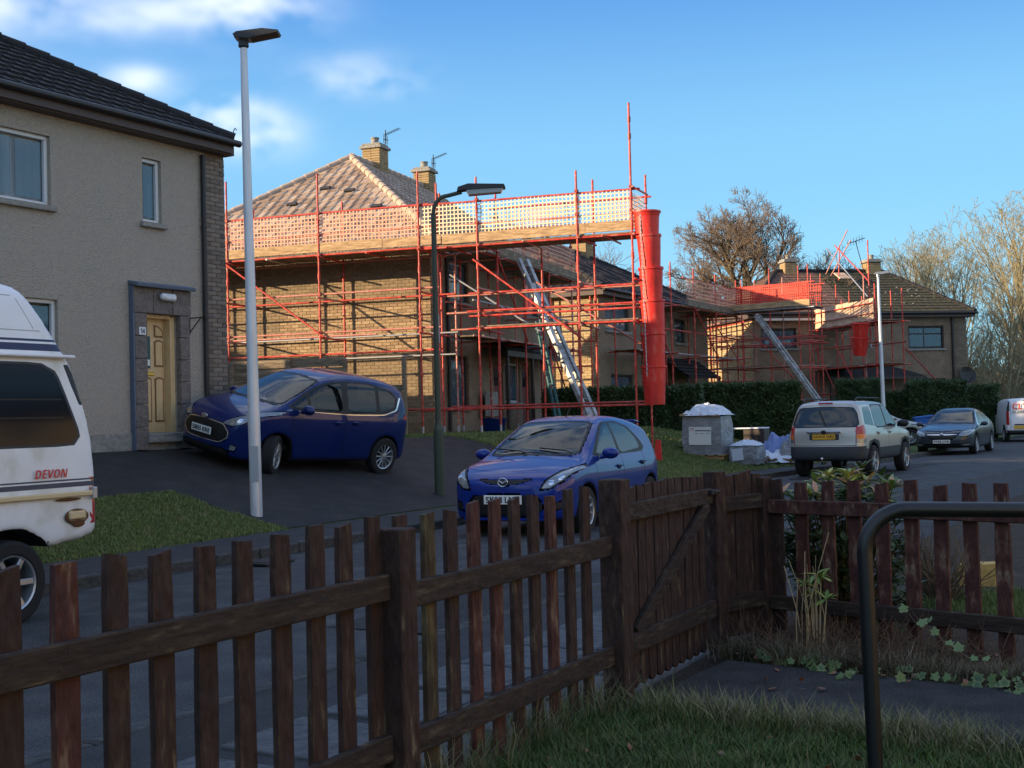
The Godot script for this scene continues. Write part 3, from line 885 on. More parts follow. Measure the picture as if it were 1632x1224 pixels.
func build_house_one() -> void:
	var h := thing("pebbledash_house", "grey pebbledash terraced house with dark hipped roof and a pale wooden front door", "house", fr(-5.925, 0, 21.3, TH1))
	var x0 := -30.0
	var x1 := 1.68
	var dep := 9.3
	var w1 := [-3.62, -2.2, 4.96, 6.04]
	var w2 := [-0.3, 0.13, 4.96, 6.04]
	var w3 := [-3.6, -2.1, 2.35, 3.53]
	var dr := [-0.34, 0.40, 1.44, 3.42]
	var far_wins: Array = []
	for i in 4:
		far_wins.append([-9.5 - i * 6.0, -8.0 - i * 6.0, 4.96, 6.04])
		far_wins.append([-9.5 - i * 6.0, -8.0 - i * 6.0, 2.35, 3.53])
	var b := mb()
	wall(b, Vector3.ZERO, Vector3(1, 0, 0), Vector3(0, 0, 1), x0, 1.18, 1.44, 6.4, [w1, w2, w3, dr] + far_wins)
	wall(b, Vector3(x1 - 0.01, 0, 0), Vector3(0, 0, -1), Vector3(1, 0, 0), 0.5, dep, 0.8, 6.4, [])
	wall(b, Vector3(0, 0, -dep), Vector3(-1, 0, 0), Vector3(0, 0, -1), -x1, -x0, 0.8, 6.4, [])
	wall(b, Vector3(x0, 0, 0), Vector3(0, 0, 1), Vector3(-1, 0, 0), -dep, 0, 0.8, 6.4, [])
	put(b, "wall", M.roughcast, h)
	b = mb()
	b.box2(Vector3(x0, 0.6, -0.2), Vector3(1.18, 1.44, 0.022))
	put(b, "plinth", M.concrete, h)
	brick_wall(h, "brick_pier", Vector3(0, 0, 0.012), Vector3(1, 0, 0), Vector3(0, 0, 1), 1.18, x1, 0.8, 6.39, 0.25, 0.08, [M.greybrick0, M.greybrick1, M.greybrick2], Rect2(1, 0.8, 1, 6), [Color(0.2, 0.17, 0.15), Color(0.15, 0.13, 0.12), Color(0.24, 0.2, 0.17)])
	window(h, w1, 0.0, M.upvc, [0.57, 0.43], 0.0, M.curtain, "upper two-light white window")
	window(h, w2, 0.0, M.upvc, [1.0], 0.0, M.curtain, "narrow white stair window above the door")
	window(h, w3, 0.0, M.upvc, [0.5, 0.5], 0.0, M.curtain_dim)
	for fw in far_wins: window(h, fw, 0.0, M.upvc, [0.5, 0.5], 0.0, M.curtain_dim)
	# stone door surround, each block its own
	var sr := sub("door_surround", h)
	for i in 6:
		var y0 := 1.16 + i * 0.377
		var k := mb()
		k.cbox(Vector3(-0.485, y0 + 0.188, 0.045), Vector3(0.27, 0.368, 0.13), 0.008)
		put(k, "stone_block", M.stone_block, sr)
		k = mb()
		k.cbox(Vector3(0.525, y0 + 0.188, 0.045), Vector3(0.23, 0.368, 0.13), 0.008)
		put(k, "stone_block", M.stone_block, sr)
	for i in 3:
		var k := mb()
		k.cbox(Vector3(-0.42 + i * 0.44, 3.64, 0.045), Vector3(0.43, 0.43, 0.13), 0.008)
		put(k, "stone_block", M.stone_block, sr)
	b = mb()
	b.cbox(Vector3(0.02, 3.9, 0.09), Vector3(1.36, 0.07, 0.26), 0.012, Basis(Vector3.RIGHT, 0.2))
	put(b, "lead_canopy", M.lead, sr)
	b = mb()
	b.box2(Vector3(-0.65, 1.16, 0.0), Vector3(-0.622, 3.86, 0.1))
	put(b, "lead_edge", M.lead, sr)
	b = mb()
	b.cbox(Vector3(0.03, 1.36, 0.0), Vector3(0.8, 0.16, 0.3), 0.01)
	put(b, "step", M.concrete, sr)
	# door
	var d := sub("door", h)
	b = mb()
	b.cbox(Vector3(-0.02, 2.43, -0.17), Vector3(0.6, 1.98, 0.05), 0.006)
	put(b, "leaf", M.door_wood, d)
	b = mb()
	b.box2(Vector3(0.285, 1.442, -0.2), Vector3(0.392, 3.4, -0.012))
	b.box2(Vector3(-0.338, 3.36, -0.2), Vector3(0.284, 3.418, -0.012))
	b.box2(Vector3(-0.338, 1.442, -0.2), Vector3(-0.322, 3.36, -0.012))
	put(b, "frame", M.door_wood, d)
	var arch := func(x0a: float, x1a: float, y0a: float, y1a: float, rise_l: float, rise_r: float) -> PackedVector2Array:
		var p := PackedVector2Array([Vector2(x0a, y0a), Vector2(x1a, y0a)])
		for i in 7:
			var t := i / 6.0
			p.append(Vector2(lerpf(x1a, x0a, t), y1a + lerpf(rise_r, rise_l, t) + 0.03 * sin(t * PI)))
		return p
	for pn in [[-0.28, -0.03, 1.62, 2.35, 0.0, 0.0], [0.04, 0.25, 1.62, 2.35, 0.0, 0.0], [0.04, 0.25, 2.55, 2.98, 0.0, 0.0], [0.04, 0.25, 3.05, 3.16, 0.1, 0.0]]:
		var poly: PackedVector2Array = arch.call(pn[0], pn[1], pn[2], pn[3], pn[4], pn[5])
		b = mb()
		b.prism(poly, -0.146, -0.14)
		put(b, "panel_shade_ring", M.door_groove_shade, d)  # ring coloured darker so the panel outline looks shaded
		b = mb()
		var inner := Geometry2D.offset_polygon(poly, -0.03)
		if inner.size() > 0: b.prism(inner[0], -0.14, -0.131)
		put(b, "door_panel", M.door_wood, d)
	b = mb()
	b.prism(arch.call(-0.26, -0.05, 2.52, 3.0, 0.0, 0.06), -0.146, -0.138)
	put(b, "glass", M.glass_car, d)
	b = mb()
	b.cbox(Vector3(-0.13, 2.43, -0.13), Vector3(0.3, 0.06, 0.02), 0.008)
	put(b, "letterbox", M.brass, d)
	b = mb()
	b.box(Vector3(-0.1, 2.62, -0.135), Vector3(0.07, 0.1, 0.004))
	put(b, "notice", M.plate_white, d)
	b = mb()
	b.cbox(Vector3(-0.47, 3.12, 0.118), Vector3(0.15, 0.13, 0.014), 0.004)
	var np := put(b, "number_plate", M.upvc, h)
	text(np, "lettering", "14", Transform3D(Basis.IDENTITY, Vector3(-0.47, 3.12, 0.127)), 0.09, 0.08, M.ink)
	b = mb()
	b.cbox(Vector3(0.1, 3.71, 0.15), Vector3(0.33, 0.12, 0.1), 0.03)
	b.ball(Vector3(-0.05, 3.71, 0.18), Vector3(0.06, 0.06, 0.06), 10)
	put(b, "porch_light", M.upvc, h)
	b = mb()
	b.tube(Vector3(0.72, 3.12, 0.03), Vector3(0.72, 3.42, 0.03), 0.012, -1, 6)
	b.tube(Vector3(0.72, 3.40, 0.03), Vector3(0.72, 3.40, 0.36), 0.011, -1, 6)
	b.tube(Vector3(0.72, 3.15, 0.03), Vector3(0.72, 3.39, 0.28), 0.01, -1, 6)
	var hk: Array = []
	for i in 9: hk.append(Vector3(0.72, 3.37 - 0.035 * cos(i * 0.6), 0.37 + 0.035 * sin(i * 0.6)))
	b.path(hk, 0.009, 5)
	put(b, "basket_bracket", M.iron, h)
	b = mb()
	b.tube(Vector3(1.09, 1.2, 0.06), Vector3(1.09, 6.3, 0.06), 0.045, -1, 10)
	for y in [1.9, 3.4, 5.0]: b.tube(Vector3(1.09, y, 0.06), Vector3(1.09, y + 0.05, 0.06), 0.056, -1, 10)
	put(b, "downpipe", M.gutter, h)
	flat_tiles = true
	var rf := hip_roof(h, x0, x1 - 0.36, dep, 6.5, 30.0, 4.95, 4.95, [M.tile_dark0, M.tile_dark1, M.tile_dark2], Rect2(26.2, 0, 7, 6), Rect2(), M.tile_dark0)
	b = mb()
	b.box2(Vector3(x0, 6.36, 0.0), Vector3(x1 + 0.02, 6.6, 0.24))
	put(b, "soffit_board", M.fascia, rf.roof)
	b = mb()
	b.box2(Vector3(-3.2, 0.8, -13.4), Vector3(1.3, 6.3, -9.32))
	put(b, "unseen_shade_wing", M.render_brown, h)  # unseen block added behind the house to shade the gable and pallets
	b = mb()
	b.path([Vector3(1.62, 6.7, 0.3), Vector3(1.63, 6.8, 0.3), Vector3(1.67, 6.85, 0.3), Vector3(1.71, 6.82, 0.3)], 0.009, 5)
	put(b, "wire_hook", M.iron, rf.roof)

func build_house_two() -> void:
	var h := thing("brick_gable_house", "tan brick gabled end terrace with brown tiled hip roof behind red scaffolding", "house", fr(-2.06, 0, 33.0, TH2))
	var L := 10.4
	var dep := 8.7
	var b := mb()
	var holes := [[1.21, 2.77, 4.75, 5.9], [1.27, 2.6, 1.84, 3.28], [4.6, 5.45, 1.15, 3.2], [5.6, 7.0, 2.0, 3.2], [7.2, 8.0, 1.15, 3.2], [7.7, 9.0, 4.78, 5.9]]
	wall(b, Vector3.ZERO, Vector3(1, 0, 0), Vector3(0, 0, 1), 0.45, L, 0.8, 6.1, holes)
	wall(b, Vector3(L, 0, 0), Vector3(0, 0, -1), Vector3(1, 0, 0), 0, dep, 0.8, 6.1, [])
	wall(b, Vector3(0, 0, -dep), Vector3(-1, 0, 0), Vector3(0, 0, -1), -L, 0, 0.8, 6.1, [])
	put(b, "wall", M.render_brown, h)
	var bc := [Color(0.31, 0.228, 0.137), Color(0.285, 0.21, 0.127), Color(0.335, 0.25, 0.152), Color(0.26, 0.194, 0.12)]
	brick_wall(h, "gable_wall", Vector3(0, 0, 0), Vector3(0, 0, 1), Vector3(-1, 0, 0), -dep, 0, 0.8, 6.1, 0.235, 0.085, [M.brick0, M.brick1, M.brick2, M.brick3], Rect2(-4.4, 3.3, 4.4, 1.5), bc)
	brick_wall(h, "brick_quoin", Vector3(0, 0, 0.004), Vector3(1, 0, 0), Vector3(0, 0, 1), 0.0, 0.45, 0.8, 6.1, 0.225, 0.085, [M.brick0, M.brick1, M.brick3], Rect2(0, 0.8, 1, 6), bc)
	window(h, holes[0], 0.0, M.upvc_dark, [0.5, 0.5], 0.0, M.curtain, "upper dark framed window")
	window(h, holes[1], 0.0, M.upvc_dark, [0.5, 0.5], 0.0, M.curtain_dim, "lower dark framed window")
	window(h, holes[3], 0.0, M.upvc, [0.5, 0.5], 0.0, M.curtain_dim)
	window(h, holes[5], 0.0, M.upvc_dark, [0.5, 0.5], 0.0, M.curtain)
	for k in [2, 4]:
		var dd := sub("door", h)
		b = mb()
		b.cbox(Vector3((holes[k][0] + holes[k][1]) / 2, 2.17, -0.12), Vector3(holes[k][1] - holes[k][0] - 0.02, 2.04, 0.05), 0.006)
		put(b, "leaf", M.door_red, dd)
		b = mb()
		b.box(Vector3((holes[k][0] + holes[k][1]) / 2, 2.75, -0.09), Vector3(0.4, 0.5, 0.012))
		put(b, "glass", M.glass_car, dd)
	# lean-to porch canopy along the front
	var cn := sub("porch_canopy", h)
	b = mb()
	b.quad(Vector3(3.2, 3.45, 1.0), Vector3(9.6, 3.45, 1.0), Vector3(9.6, 3.95, 0.02), Vector3(3.2, 3.95, 0.02))
	b.quad(Vector3(3.2, 3.42, 0.98), Vector3(3.2, 3.9, 0.02), Vector3(9.6, 3.9, 0.02), Vector3(9.6, 3.42, 0.98))
	for i in 5: b.box(Vector3(6.4, 3.5 + i * 0.1, 0.92 - i * 0.2), Vector3(6.4, 0.02, 0.06))
	put(b, "slates", M.tile_dark1, cn)
	b = mb()
	b.box2(Vector3(3.15, 3.28, 0.94), Vector3(9.65, 3.44, 0.98))
	put(b, "fascia", M.upvc_dark, cn)
	for x in [3.3, 5.52, 7.1, 9.5]:
		b = mb()
		b.cbox(Vector3(x, 2.2, 0.9), Vector3(0.1, 2.16, 0.1), 0.01)
		put(b, "post", M.upvc_dark, cn)
	b = mb()
	b.tube(Vector3(1.02, 1.2, 0.06), Vector3(1.02, 6.1, 0.06), 0.045, -1, 8)
	put(b, "downpipe", M.gutter, h)
	b = mb()
	b.box2(Vector3(3.3, 1.6, 0.2), Vector3(4.3, 2.3, 0.24))
	put(b, "pale_panel", M.concrete, h)
	flat_tiles = false
	var t3 := [M.tile_tan0, M.tile_tan1, M.tile_tan2]
	var rf := hip_roof(h, 0, L, dep, 6.15, 35.5, 4.65, 0.0, t3, Rect2(), Rect2(0, 0, 20, 20), M.tile_tan2)
	b = mb()
	b.tri(Vector3(L, 6.1, 0.2), Vector3(L, 6.1, -dep - 0.2), Vector3(L, 9.4, -dep / 2))
	put(b, "right_gable", M.render_brown, h)
	b = mb()
	b.box2(Vector3(-0.3, 6.02, -dep - 0.3), Vector3(-0.26, 6.26, 0.28))
	put(b, "white_fascia", M.fascia_white, rf.roof)
	# dark vent tiles on the hip face
	var q := atan2(4.65 * tan(deg_to_rad(35.5)), 4.65)
	for p in [[5.6, 3.2], [4.7, 3.5], [4.0, 2.6], [6.9, 2.0], [3.0, 1.6], [5.2, 1.4]]:
		b = mb()
		b.xf = Transform3D(Basis(Vector3(0, 0, 1), Vector3(cos(q), sin(q), 0), Vector3(-sin(q), cos(q), 0)), Vector3(-0.3, 6.25, -dep - 0.3))
		b.cbox(Vector3(p[0], p[1], 0.09), Vector3(0.34, 0.12, 0.07), 0.015)
		put(b, "roof_vent", M.gutter, rf.roof)
	chimney(h, Vector3(6.05, 9.35, -dep / 2), 0.6, 0.8)
	chimney(h, Vector3(10.0, 9.35, -dep / 2), 0.58, 0.75)

func build_house_three() -> void:
	var h := thing("stepped_terrace_house", "brown rendered terrace stepped forward, its sunlit brick gable behind the hoist", "house", frs(3.35, 48.0, 27.0, 1.17))
	var L := 11.1
	var dep := 7.6
	var b := mb()
	var holes := [[0.52, 2.65, 4.35, 5.25], [0.9, 2.9, 1.8, 2.9], [7.2, 8.4, 4.2, 5.1], [6.0, 6.8, 0.6, 2.7], [4.2, 5.4, 1.9, 2.9]]
	wall(b, Vector3.ZERO, Vector3(1, 0, 0), Vector3(0, 0, 1), 0.0, L, 0.2, 5.55, holes)
	wall(b, Vector3(L, 0, 0), Vector3(0, 0, -1), Vector3(1, 0, 0), 0, dep, 0.2, 5.55, [])
	wall(b, Vector3(0, 0, -dep), Vector3(-1, 0, 0), Vector3(0, 0, -1), -L, 0, 0.2, 5.55, [])
	put(b, "wall", M.render_brown, h)
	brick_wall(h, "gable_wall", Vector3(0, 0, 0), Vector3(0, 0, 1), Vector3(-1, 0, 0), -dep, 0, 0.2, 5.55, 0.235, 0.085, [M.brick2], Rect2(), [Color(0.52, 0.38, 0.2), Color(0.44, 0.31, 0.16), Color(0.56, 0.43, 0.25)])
	window(h, holes[0], 0.0, M.upvc_dark, [0.34, 0.33, 0.33], 0.0, M.curtain)
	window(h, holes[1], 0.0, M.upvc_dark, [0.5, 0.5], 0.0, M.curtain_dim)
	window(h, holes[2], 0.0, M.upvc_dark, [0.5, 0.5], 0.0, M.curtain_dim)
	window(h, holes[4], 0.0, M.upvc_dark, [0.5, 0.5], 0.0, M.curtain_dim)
	b = mb()
	b.box2(Vector3(6.02, 0.6, -0.14), Vector3(6.78, 2.68, -0.1))
	put(b, "door", M.door_red, h)
	var cn := sub("porch_canopy", h)
	b = mb()
	b.quad(Vector3(5.6, 2.85, 1.1), Vector3(9.4, 2.85, 1.1), Vector3(9.4, 3.6, 0.02), Vector3(5.6, 3.6, 0.02))
	b.quad(Vector3(5.6, 2.82, 1.1), Vector3(5.6, 3.57, 0.02), Vector3(9.4, 3.57, 0.02), Vector3(9.4, 2.82, 1.1))
	for i in 5: b.box(Vector3(7.5, 2.93 + i * 0.14, 1.02 - i * 0.2), Vector3(3.8, 0.025, 0.06))
	put(b, "slates", M.tile_dark2, cn)
	for x in [5.7, 9.3]:
		b = mb()
		b.cbox(Vector3(x, 1.6, 1.0), Vector3(0.1, 2.5, 0.1), 0.01)
		put(b, "post", M.upvc_dark, cn)
	hip_roof(h, 0, L, dep, 5.55, 27.5, 3.0, 4.3, [M.tile_dark0, M.tile_dark2, M.tile_brown], Rect2(), Rect2(), M.tile_dark1)
	chimney(h, Vector3(7.4, 7.4, -dep / 2), 0.7, 0.85, false)

func build_house_four() -> void:
	var h := thing("far_rendered_house", "far brown rendered house facing the road under a mossy roof in two colours", "house", frs(11.82, 62.0, 78.0, 1.107))
	var L := 10.45
	var dep := 8.6
	var b := mb()
	var wn := [7.54, 9.32, 4.21, 5.25]
	var lo := [7.6, 9.35, 1.8, 2.85]
	var wl := [0.4, 2.1, 4.3, 5.2]
	var d1 := [0.5, 1.7, 0.4, 2.55]
	wall(b, Vector3.ZERO, Vector3(1, 0, 0), Vector3(0, 0, 1), 0, 9.85, 0.2, 5.75, [wn, lo, wl, d1])
	wall(b, Vector3(L - 0.01, 0, 0), Vector3(0, 0, -1), Vector3(1, 0, 0), 0.0, dep, 0.2, 5.75, [])
	wall(b, Vector3(0, 0, -dep), Vector3(-1, 0, 0), Vector3(0, 0, -1), -L, 0, 0.2, 5.75, [])
	put(b, "wall", M.render_brown, h)
	brick_wall(h, "gable_wall", Vector3(0, 0, 0), Vector3(0, 0, 1), Vector3(-1, 0, 0), -dep, 0, 0.2, 5.75, 0.235, 0.085, [M.brick2], Rect2(), [Color(0.52, 0.38, 0.2), Color(0.44, 0.31, 0.16), Color(0.56, 0.43, 0.25)])
	brick_wall(h, "brick_pier", Vector3(0, 0, 0.012), Vector3(1, 0, 0), Vector3(0, 0, 1), 9.85, L, 0.2, 5.74, 0.235, 0.085, [M.brick3], Rect2(), [Color(0.28, 0.21, 0.15), Color(0.22, 0.17, 0.12)])
	window(h, wn, 0.0, M.upvc_dark, [0.45, 0.55], 0.34, M.curtain_dim, "upper dark framed window with top lights")
	window(h, lo, 0.0, M.upvc_dark, [0.5, 0.5], 0.3, M.curtain_dim)
	window(h, wl, 0.0, M.upvc_dark, [0.5, 0.5], 0.0, M.curtain_dim)
	b = mb()
	b.box2(Vector3(0.52, 0.4, -0.14), Vector3(1.68, 2.53, -0.1))
	put(b, "door", M.upvc_dark, h)
	b = mb()
	b.box2(Vector3(1.72, 0.6, 0.0), Vector3(1.86, 2.6, 0.03))
	put(b, "pale_post", M.fascia_white, h)
	var cn := sub("porch_canopy", h)
	b = mb()
	b.quad(Vector3(3.0, 2.95, 1.3), Vector3(7.6, 2.95, 1.3), Vector3(6.6, 3.45, 0.02), Vector3(3.0, 3.45, 0.02))
	b.tri(Vector3(7.6, 2.95, 1.3), Vector3(7.6, 2.95, 0.02), Vector3(6.6, 3.45, 0.02))
	put(b, "slates", M.tile_dark1, cn)
	b = mb()
	b.box2(Vector3(2.95, 2.82, 1.26), Vector3(7.65, 2.94, 1.3))
	put(b, "fascia", M.upvc_dark, cn)
	for x in [3.1, 5.3, 7.5]:
		b = mb()
		b.cbox(Vector3(x, 1.6, 1.2), Vector3(0.12, 2.5, 0.12), 0.01)
		put(b, "post", M.upvc_dark, cn)
	b = mb()
	b.tube(Vector3(9.72, 0.4, 0.06), Vector3(9.72, 5.7, 0.06), 0.055, -1, 8)
	put(b, "downpipe", M.gutter, h)
	flat_tiles = true
	hip_roof(h, 0, L, dep, 5.75, 27.0, 3.4, 2.1, [M.tile_brown], Rect2(), Rect2(), M.tile_dark0, 5.0, [M.tile_moss])
	var r: Node3D = h.get_node("roof")
	b = mb()
	for i in 26:
		b.ball(Vector3(R(6.2, 9.2), 0, 0) + Vector3(0, 6.05 + 0.51 * 0.9, -0.9) + Vector3(0, 0.51, -1.0) * R(-0.6, 1.6), Vector3(0.06, 0.03, 0.05), 6)
	put(b, "pale_lichen", M.concrete, r)
	b = mb()
	b.box2(Vector3(0.0, 5.52, 0.3), Vector3(3.0, 5.62, 0.33))
	put(b, "white_board", M.fascia_white, r)
	chimney(h, Vector3(3.75, 7.9, -dep / 2), 0.6, 0.75, false)
	chimney(h, Vector3(8.1, 7.9, -dep / 2), 0.66, 0.75, false)
	b = mb()
	var p := Vector3(7.6, 8.2, -dep / 2 + 0.2)
	b.tube(p, p + Vector3(-0.4, 1.5, 0), 0.02, -1, 5)
	b.tube(p + Vector3(-0.85, 1.35, 0), p + Vector3(0.1, 1.65, 0), 0.02, -1, 5)
	for i in 6: b.tube(p + Vector3(-0.8 + i * 0.15, 1.2 + i * 0.05, 0), p + Vector3(-0.8 + i * 0.15, 1.55 + i * 0.05, 0), 0.012, -1, 4)
	put(b, "aerial", M.iron, h)
	# satellite dish
	b = mb()
	var ax := Transform3D(Basis(Vector3.RIGHT, PI / 2 - 0.3), Vector3(10.25, 2.95, 0.3))
	b.lathe([Vector2(0.0, -0.06), Vector2(0.2, -0.03), Vector2(0.38, 0.05), Vector2(0.4, 0.06)], 20, ax)
	b.tube(Vector3(10.25, 2.9, 0.0), Vector3(10.25, 2.95, 0.27), 0.03, -1, 8)
	b.tube(Vector3(10.25, 2.6, 0.4), Vector3(10.25, 2.85, 0.72), 0.015, -1, 6)
	put(b, "satellite_dish", M.gutter, h)

func build_hidden_rows() -> void:  # neighbours outside the picture that shade the street and show in glass
	var h := thing("rear_terrace", "grey rendered terrace standing behind the pebbledash house", "house", fr(-24.0, 0, 22.0, TH2))
	var b := mb()
	wall(b, Vector3.ZERO, Vector3(1, 0, 0), Vector3(0, 0, 1), 0, 22, 0.8, 5.6, [])
	wall(b, Vector3.ZERO, Vector3(0, 0, 1), Vector3(-1, 0, 0), -8, 0, 0.8, 5.6, [])
	wall(b, Vector3(22, 0, 0), Vector3(0, 0, -1), Vector3(1, 0, 0), 0, 8, 0.8, 5.6, [])
	wall(b, Vector3(0, 0, -8), Vector3(-1, 0, 0), Vector3(0, 0, -1), -22, 0, 0.8, 5.6, [])
	put(b, "wall", M.render_brown, h)
	b = mb()
	b.quad(Vector3(-0.3, 5.6, 0.3), Vector3(22.3, 5.6, 0.3), Vector3(18.5, 7.6, -4), Vector3(3.5, 7.6, -4))
	b.quad(Vector3(22.3, 5.6, -8.3), Vector3(-0.3, 5.6, -8.3), Vector3(3.5, 7.6, -4), Vector3(18.5, 7.6, -4))
	b.tri(Vector3(-0.3, 5.6, -8.3), Vector3(-0.3, 5.6, 0.3), Vector3(3.5, 7.6, -4))
	b.tri(Vector3(22.3, 5.6, 0.3), Vector3(22.3, 5.6, -8.3), Vector3(18.5, 7.6, -4))
	put(b, "roof", M.tile_dark0, h)
	h = thing("opposite_terrace", "cream rendered terrace across the road with dark tiled roof", "house", fr(27.5, 0, 28.0, 209.0))
	b = mb()
	var holes: Array = []
	for i in 7:
		holes.append([2.0 + i * 5.4, 3.6 + i * 5.4, 3.6, 4.7]); holes.append([2.0 + i * 5.4, 3.6 + i * 5.4, 0.9, 2.1])
	wall(b, Vector3.ZERO, Vector3(1, 0, 0), Vector3(0, 0, 1), 0, 40, 0.0, 5.0, holes)
	wall(b, Vector3.ZERO, Vector3(0, 0, 1), Vector3(-1, 0, 0), -8, 0, 0, 5.0, [])
	wall(b, Vector3(40, 0, 0), Vector3(0, 0, -1), Vector3(1, 0, 0), 0, 8, 0, 5.0, [])
	wall(b, Vector3(0, 0, -8), Vector3(-1, 0, 0), Vector3(0, 0, -1), -40, 0, 0, 5.0, [])
	put(b, "wall", M.skin_cream, h)
	for q in holes: window(h, q, 0.0, M.upvc, [0.5, 0.5], 0.0, M.curtain_dim)
	b = mb()
	b.quad(Vector3(-0.3, 5.0, 0.3), Vector3(40.3, 5.0, 0.3), Vector3(36.5, 7.6, -4), Vector3(3.5, 7.6, -4))
	b.quad(Vector3(40.3, 5.0, -8.3), Vector3(-0.3, 5.0, -8.3), Vector3(3.5, 7.6, -4), Vector3(36.5, 7.6, -4))
	b.tri(Vector3(-0.3, 5.0, -8.3), Vector3(-0.3, 5.0, 0.3), Vector3(3.5, 7.6, -4))
	b.tri(Vector3(40.3, 5.0, 0.3), Vector3(40.3, 5.0, -8.3), Vector3(36.5, 7.6, -4))
	put(b, "roof", M.tile_dark0, h)

# ---------- scaffolding ----------
var SC: Node3D
var CP: MB
func tube_mat() -> Material: return M.tube_red if rng.randf() < 0.58 else (M.tube_worn if rng.randf() < 0.82 else M.galv)
func stand(x: float, z: float, y0: float, y1: float, r := 0.027) -> void:
	var b := mb()
	b.tube(Vector3(x, y0, z), Vector3(x, y1, z), r, -1, 8)
	for y in [2.7, 4.35, 5.3, 6.7]:
		if y > y0 + 0.3 and y < y1 - 0.3: b.tube(Vector3(x, y + x * 0.07, z), Vector3(x, y + 0.16 + x * 0.07, z), r + 0.012, -1, 8)
	put(b, "standard", M.tube_red if rng.randf() < 0.75 else M.tube_worn, SC)
	var f := mb()
	f.cbox(Vector3(x, y0 + 0.01, z), Vector3(0.16, 0.02, 0.16), 0.004)
	f.tube(Vector3(x, y0 + 0.02, z), Vector3(x, y0 + 0.22, z), r + 0.006, -1, 8)
	put(f, "base_plate", M.galv, SC)
func couple(p: Vector3) -> void:
	CP.cbox(p, Vector3(0.1, 0.085, 0.1), 0.02)
	CP.tube(p + Vector3(0.05, 0, 0), p + Vector3(0.1, 0.01, 0.02), 0.012, -1, 5)
func bar(called: String, a: Vector3, b_: Vector3, m: Material = null, r := 0.026) -> void:
	var b := mb()
	var d := (b_ - a).normalized()
	b.tube(a - d * R(0.05, 0.22), b_ + d * R(0.05, 0.22), r, -1, 8)
	put(b, called, m if m else tube_mat(), SC)
func lay_boards(called: String, a: Vector3, b_: Vector3, across: Vector3, n: int, m: Material) -> void:
	var d := (b_ - a).normalized()
	var side := across.normalized()
	for i in n:
		var len := a.distance_to(b_)
		var s := 0.0
		while s < len - 0.1:
			var e := minf(s + 3.6 + R(-0.5, 0.3), len)
			if len - e < 0.8: e = len
			var q := mb()
			q.cbox(Vector3.ZERO, Vector3(e - s - 0.01, 0.038, 0.22), 0.006)
			put(q, called, m, SC).transform = Transform3D(Basis(d, Vector3.UP, d.cross(Vector3.UP)), a + d * (s + e) / 2 + side * (0.11 + i * 0.232) + Vector3.UP * R(-0.002, 0.004))
			s = e
func toe(a: Vector3, b_: Vector3, m: Material, h := 0.24) -> void:
	var d := (b_ - a).normalized()
	var len := a.distance_to(b_)
	var s := 0.0
	var k := 0
	while s < len - 0.1:
		var e := minf(s + 3.7, len)
		if len - e < 0.9: e = len
		var q := mb()
		q.cbox(Vector3.ZERO, Vector3(e - s - 0.006, h, 0.038), 0.006)
		put(q, "toe_board", m, SC).transform = Transform3D(Basis(d, Vector3.UP, d.cross(Vector3.UP)), a + d * (s + e) / 2 + Vector3.UP * (h / 2 + 0.012 * (k % 2)) + d.cross(Vector3.UP) * 0.004 * (k % 2))
		s = e
		k += 1
func net(a: Vector3, b_: Vector3, h: float, m: Material, cell := 0.1, wv := 0.026) -> void:
	var q := mb()
	var d := (b_ - a).normalized()
	var nn := d.cross(Vector3.UP)
	var len := a.distance_to(b_)
	var bas := Basis(d, Vector3.UP, nn)
	var sag := func(u: float, v: float) -> Vector3: return a + d * u + Vector3.UP * (v + 0.012 * sin(u * 2.3)) + nn * (0.012 * sin(u * 3.1) + 0.01 * sin(v * 7.0 + u))
	for i in int(len / cell) + 1:
		var u := i * cell
		for j in 2: q.box((sag.call(u, h * j / 2.0) + sag.call(u, h * (j + 1) / 2.0)) / 2, Vector3(wv, h / 2, 0.004), bas)
	var nseg := int(len / 0.5) + 1
	for j in int(h / cell) + 1:
		for i in nseg:
			var p0: Vector3 = sag.call(len * i / nseg, j * cell)
			var p1: Vector3 = sag.call(len * (i + 1) / nseg, j * cell)
			var dd := (p1 - p0).normalized()
			q.box((p0 + p1) / 2 + nn * 0.003, Vector3(p0.distance_to(p1) + 0.002, wv, 0.004), Basis(dd, nn.cross(dd), nn))
	stuff(put(q, "brick_guard", m, SC))

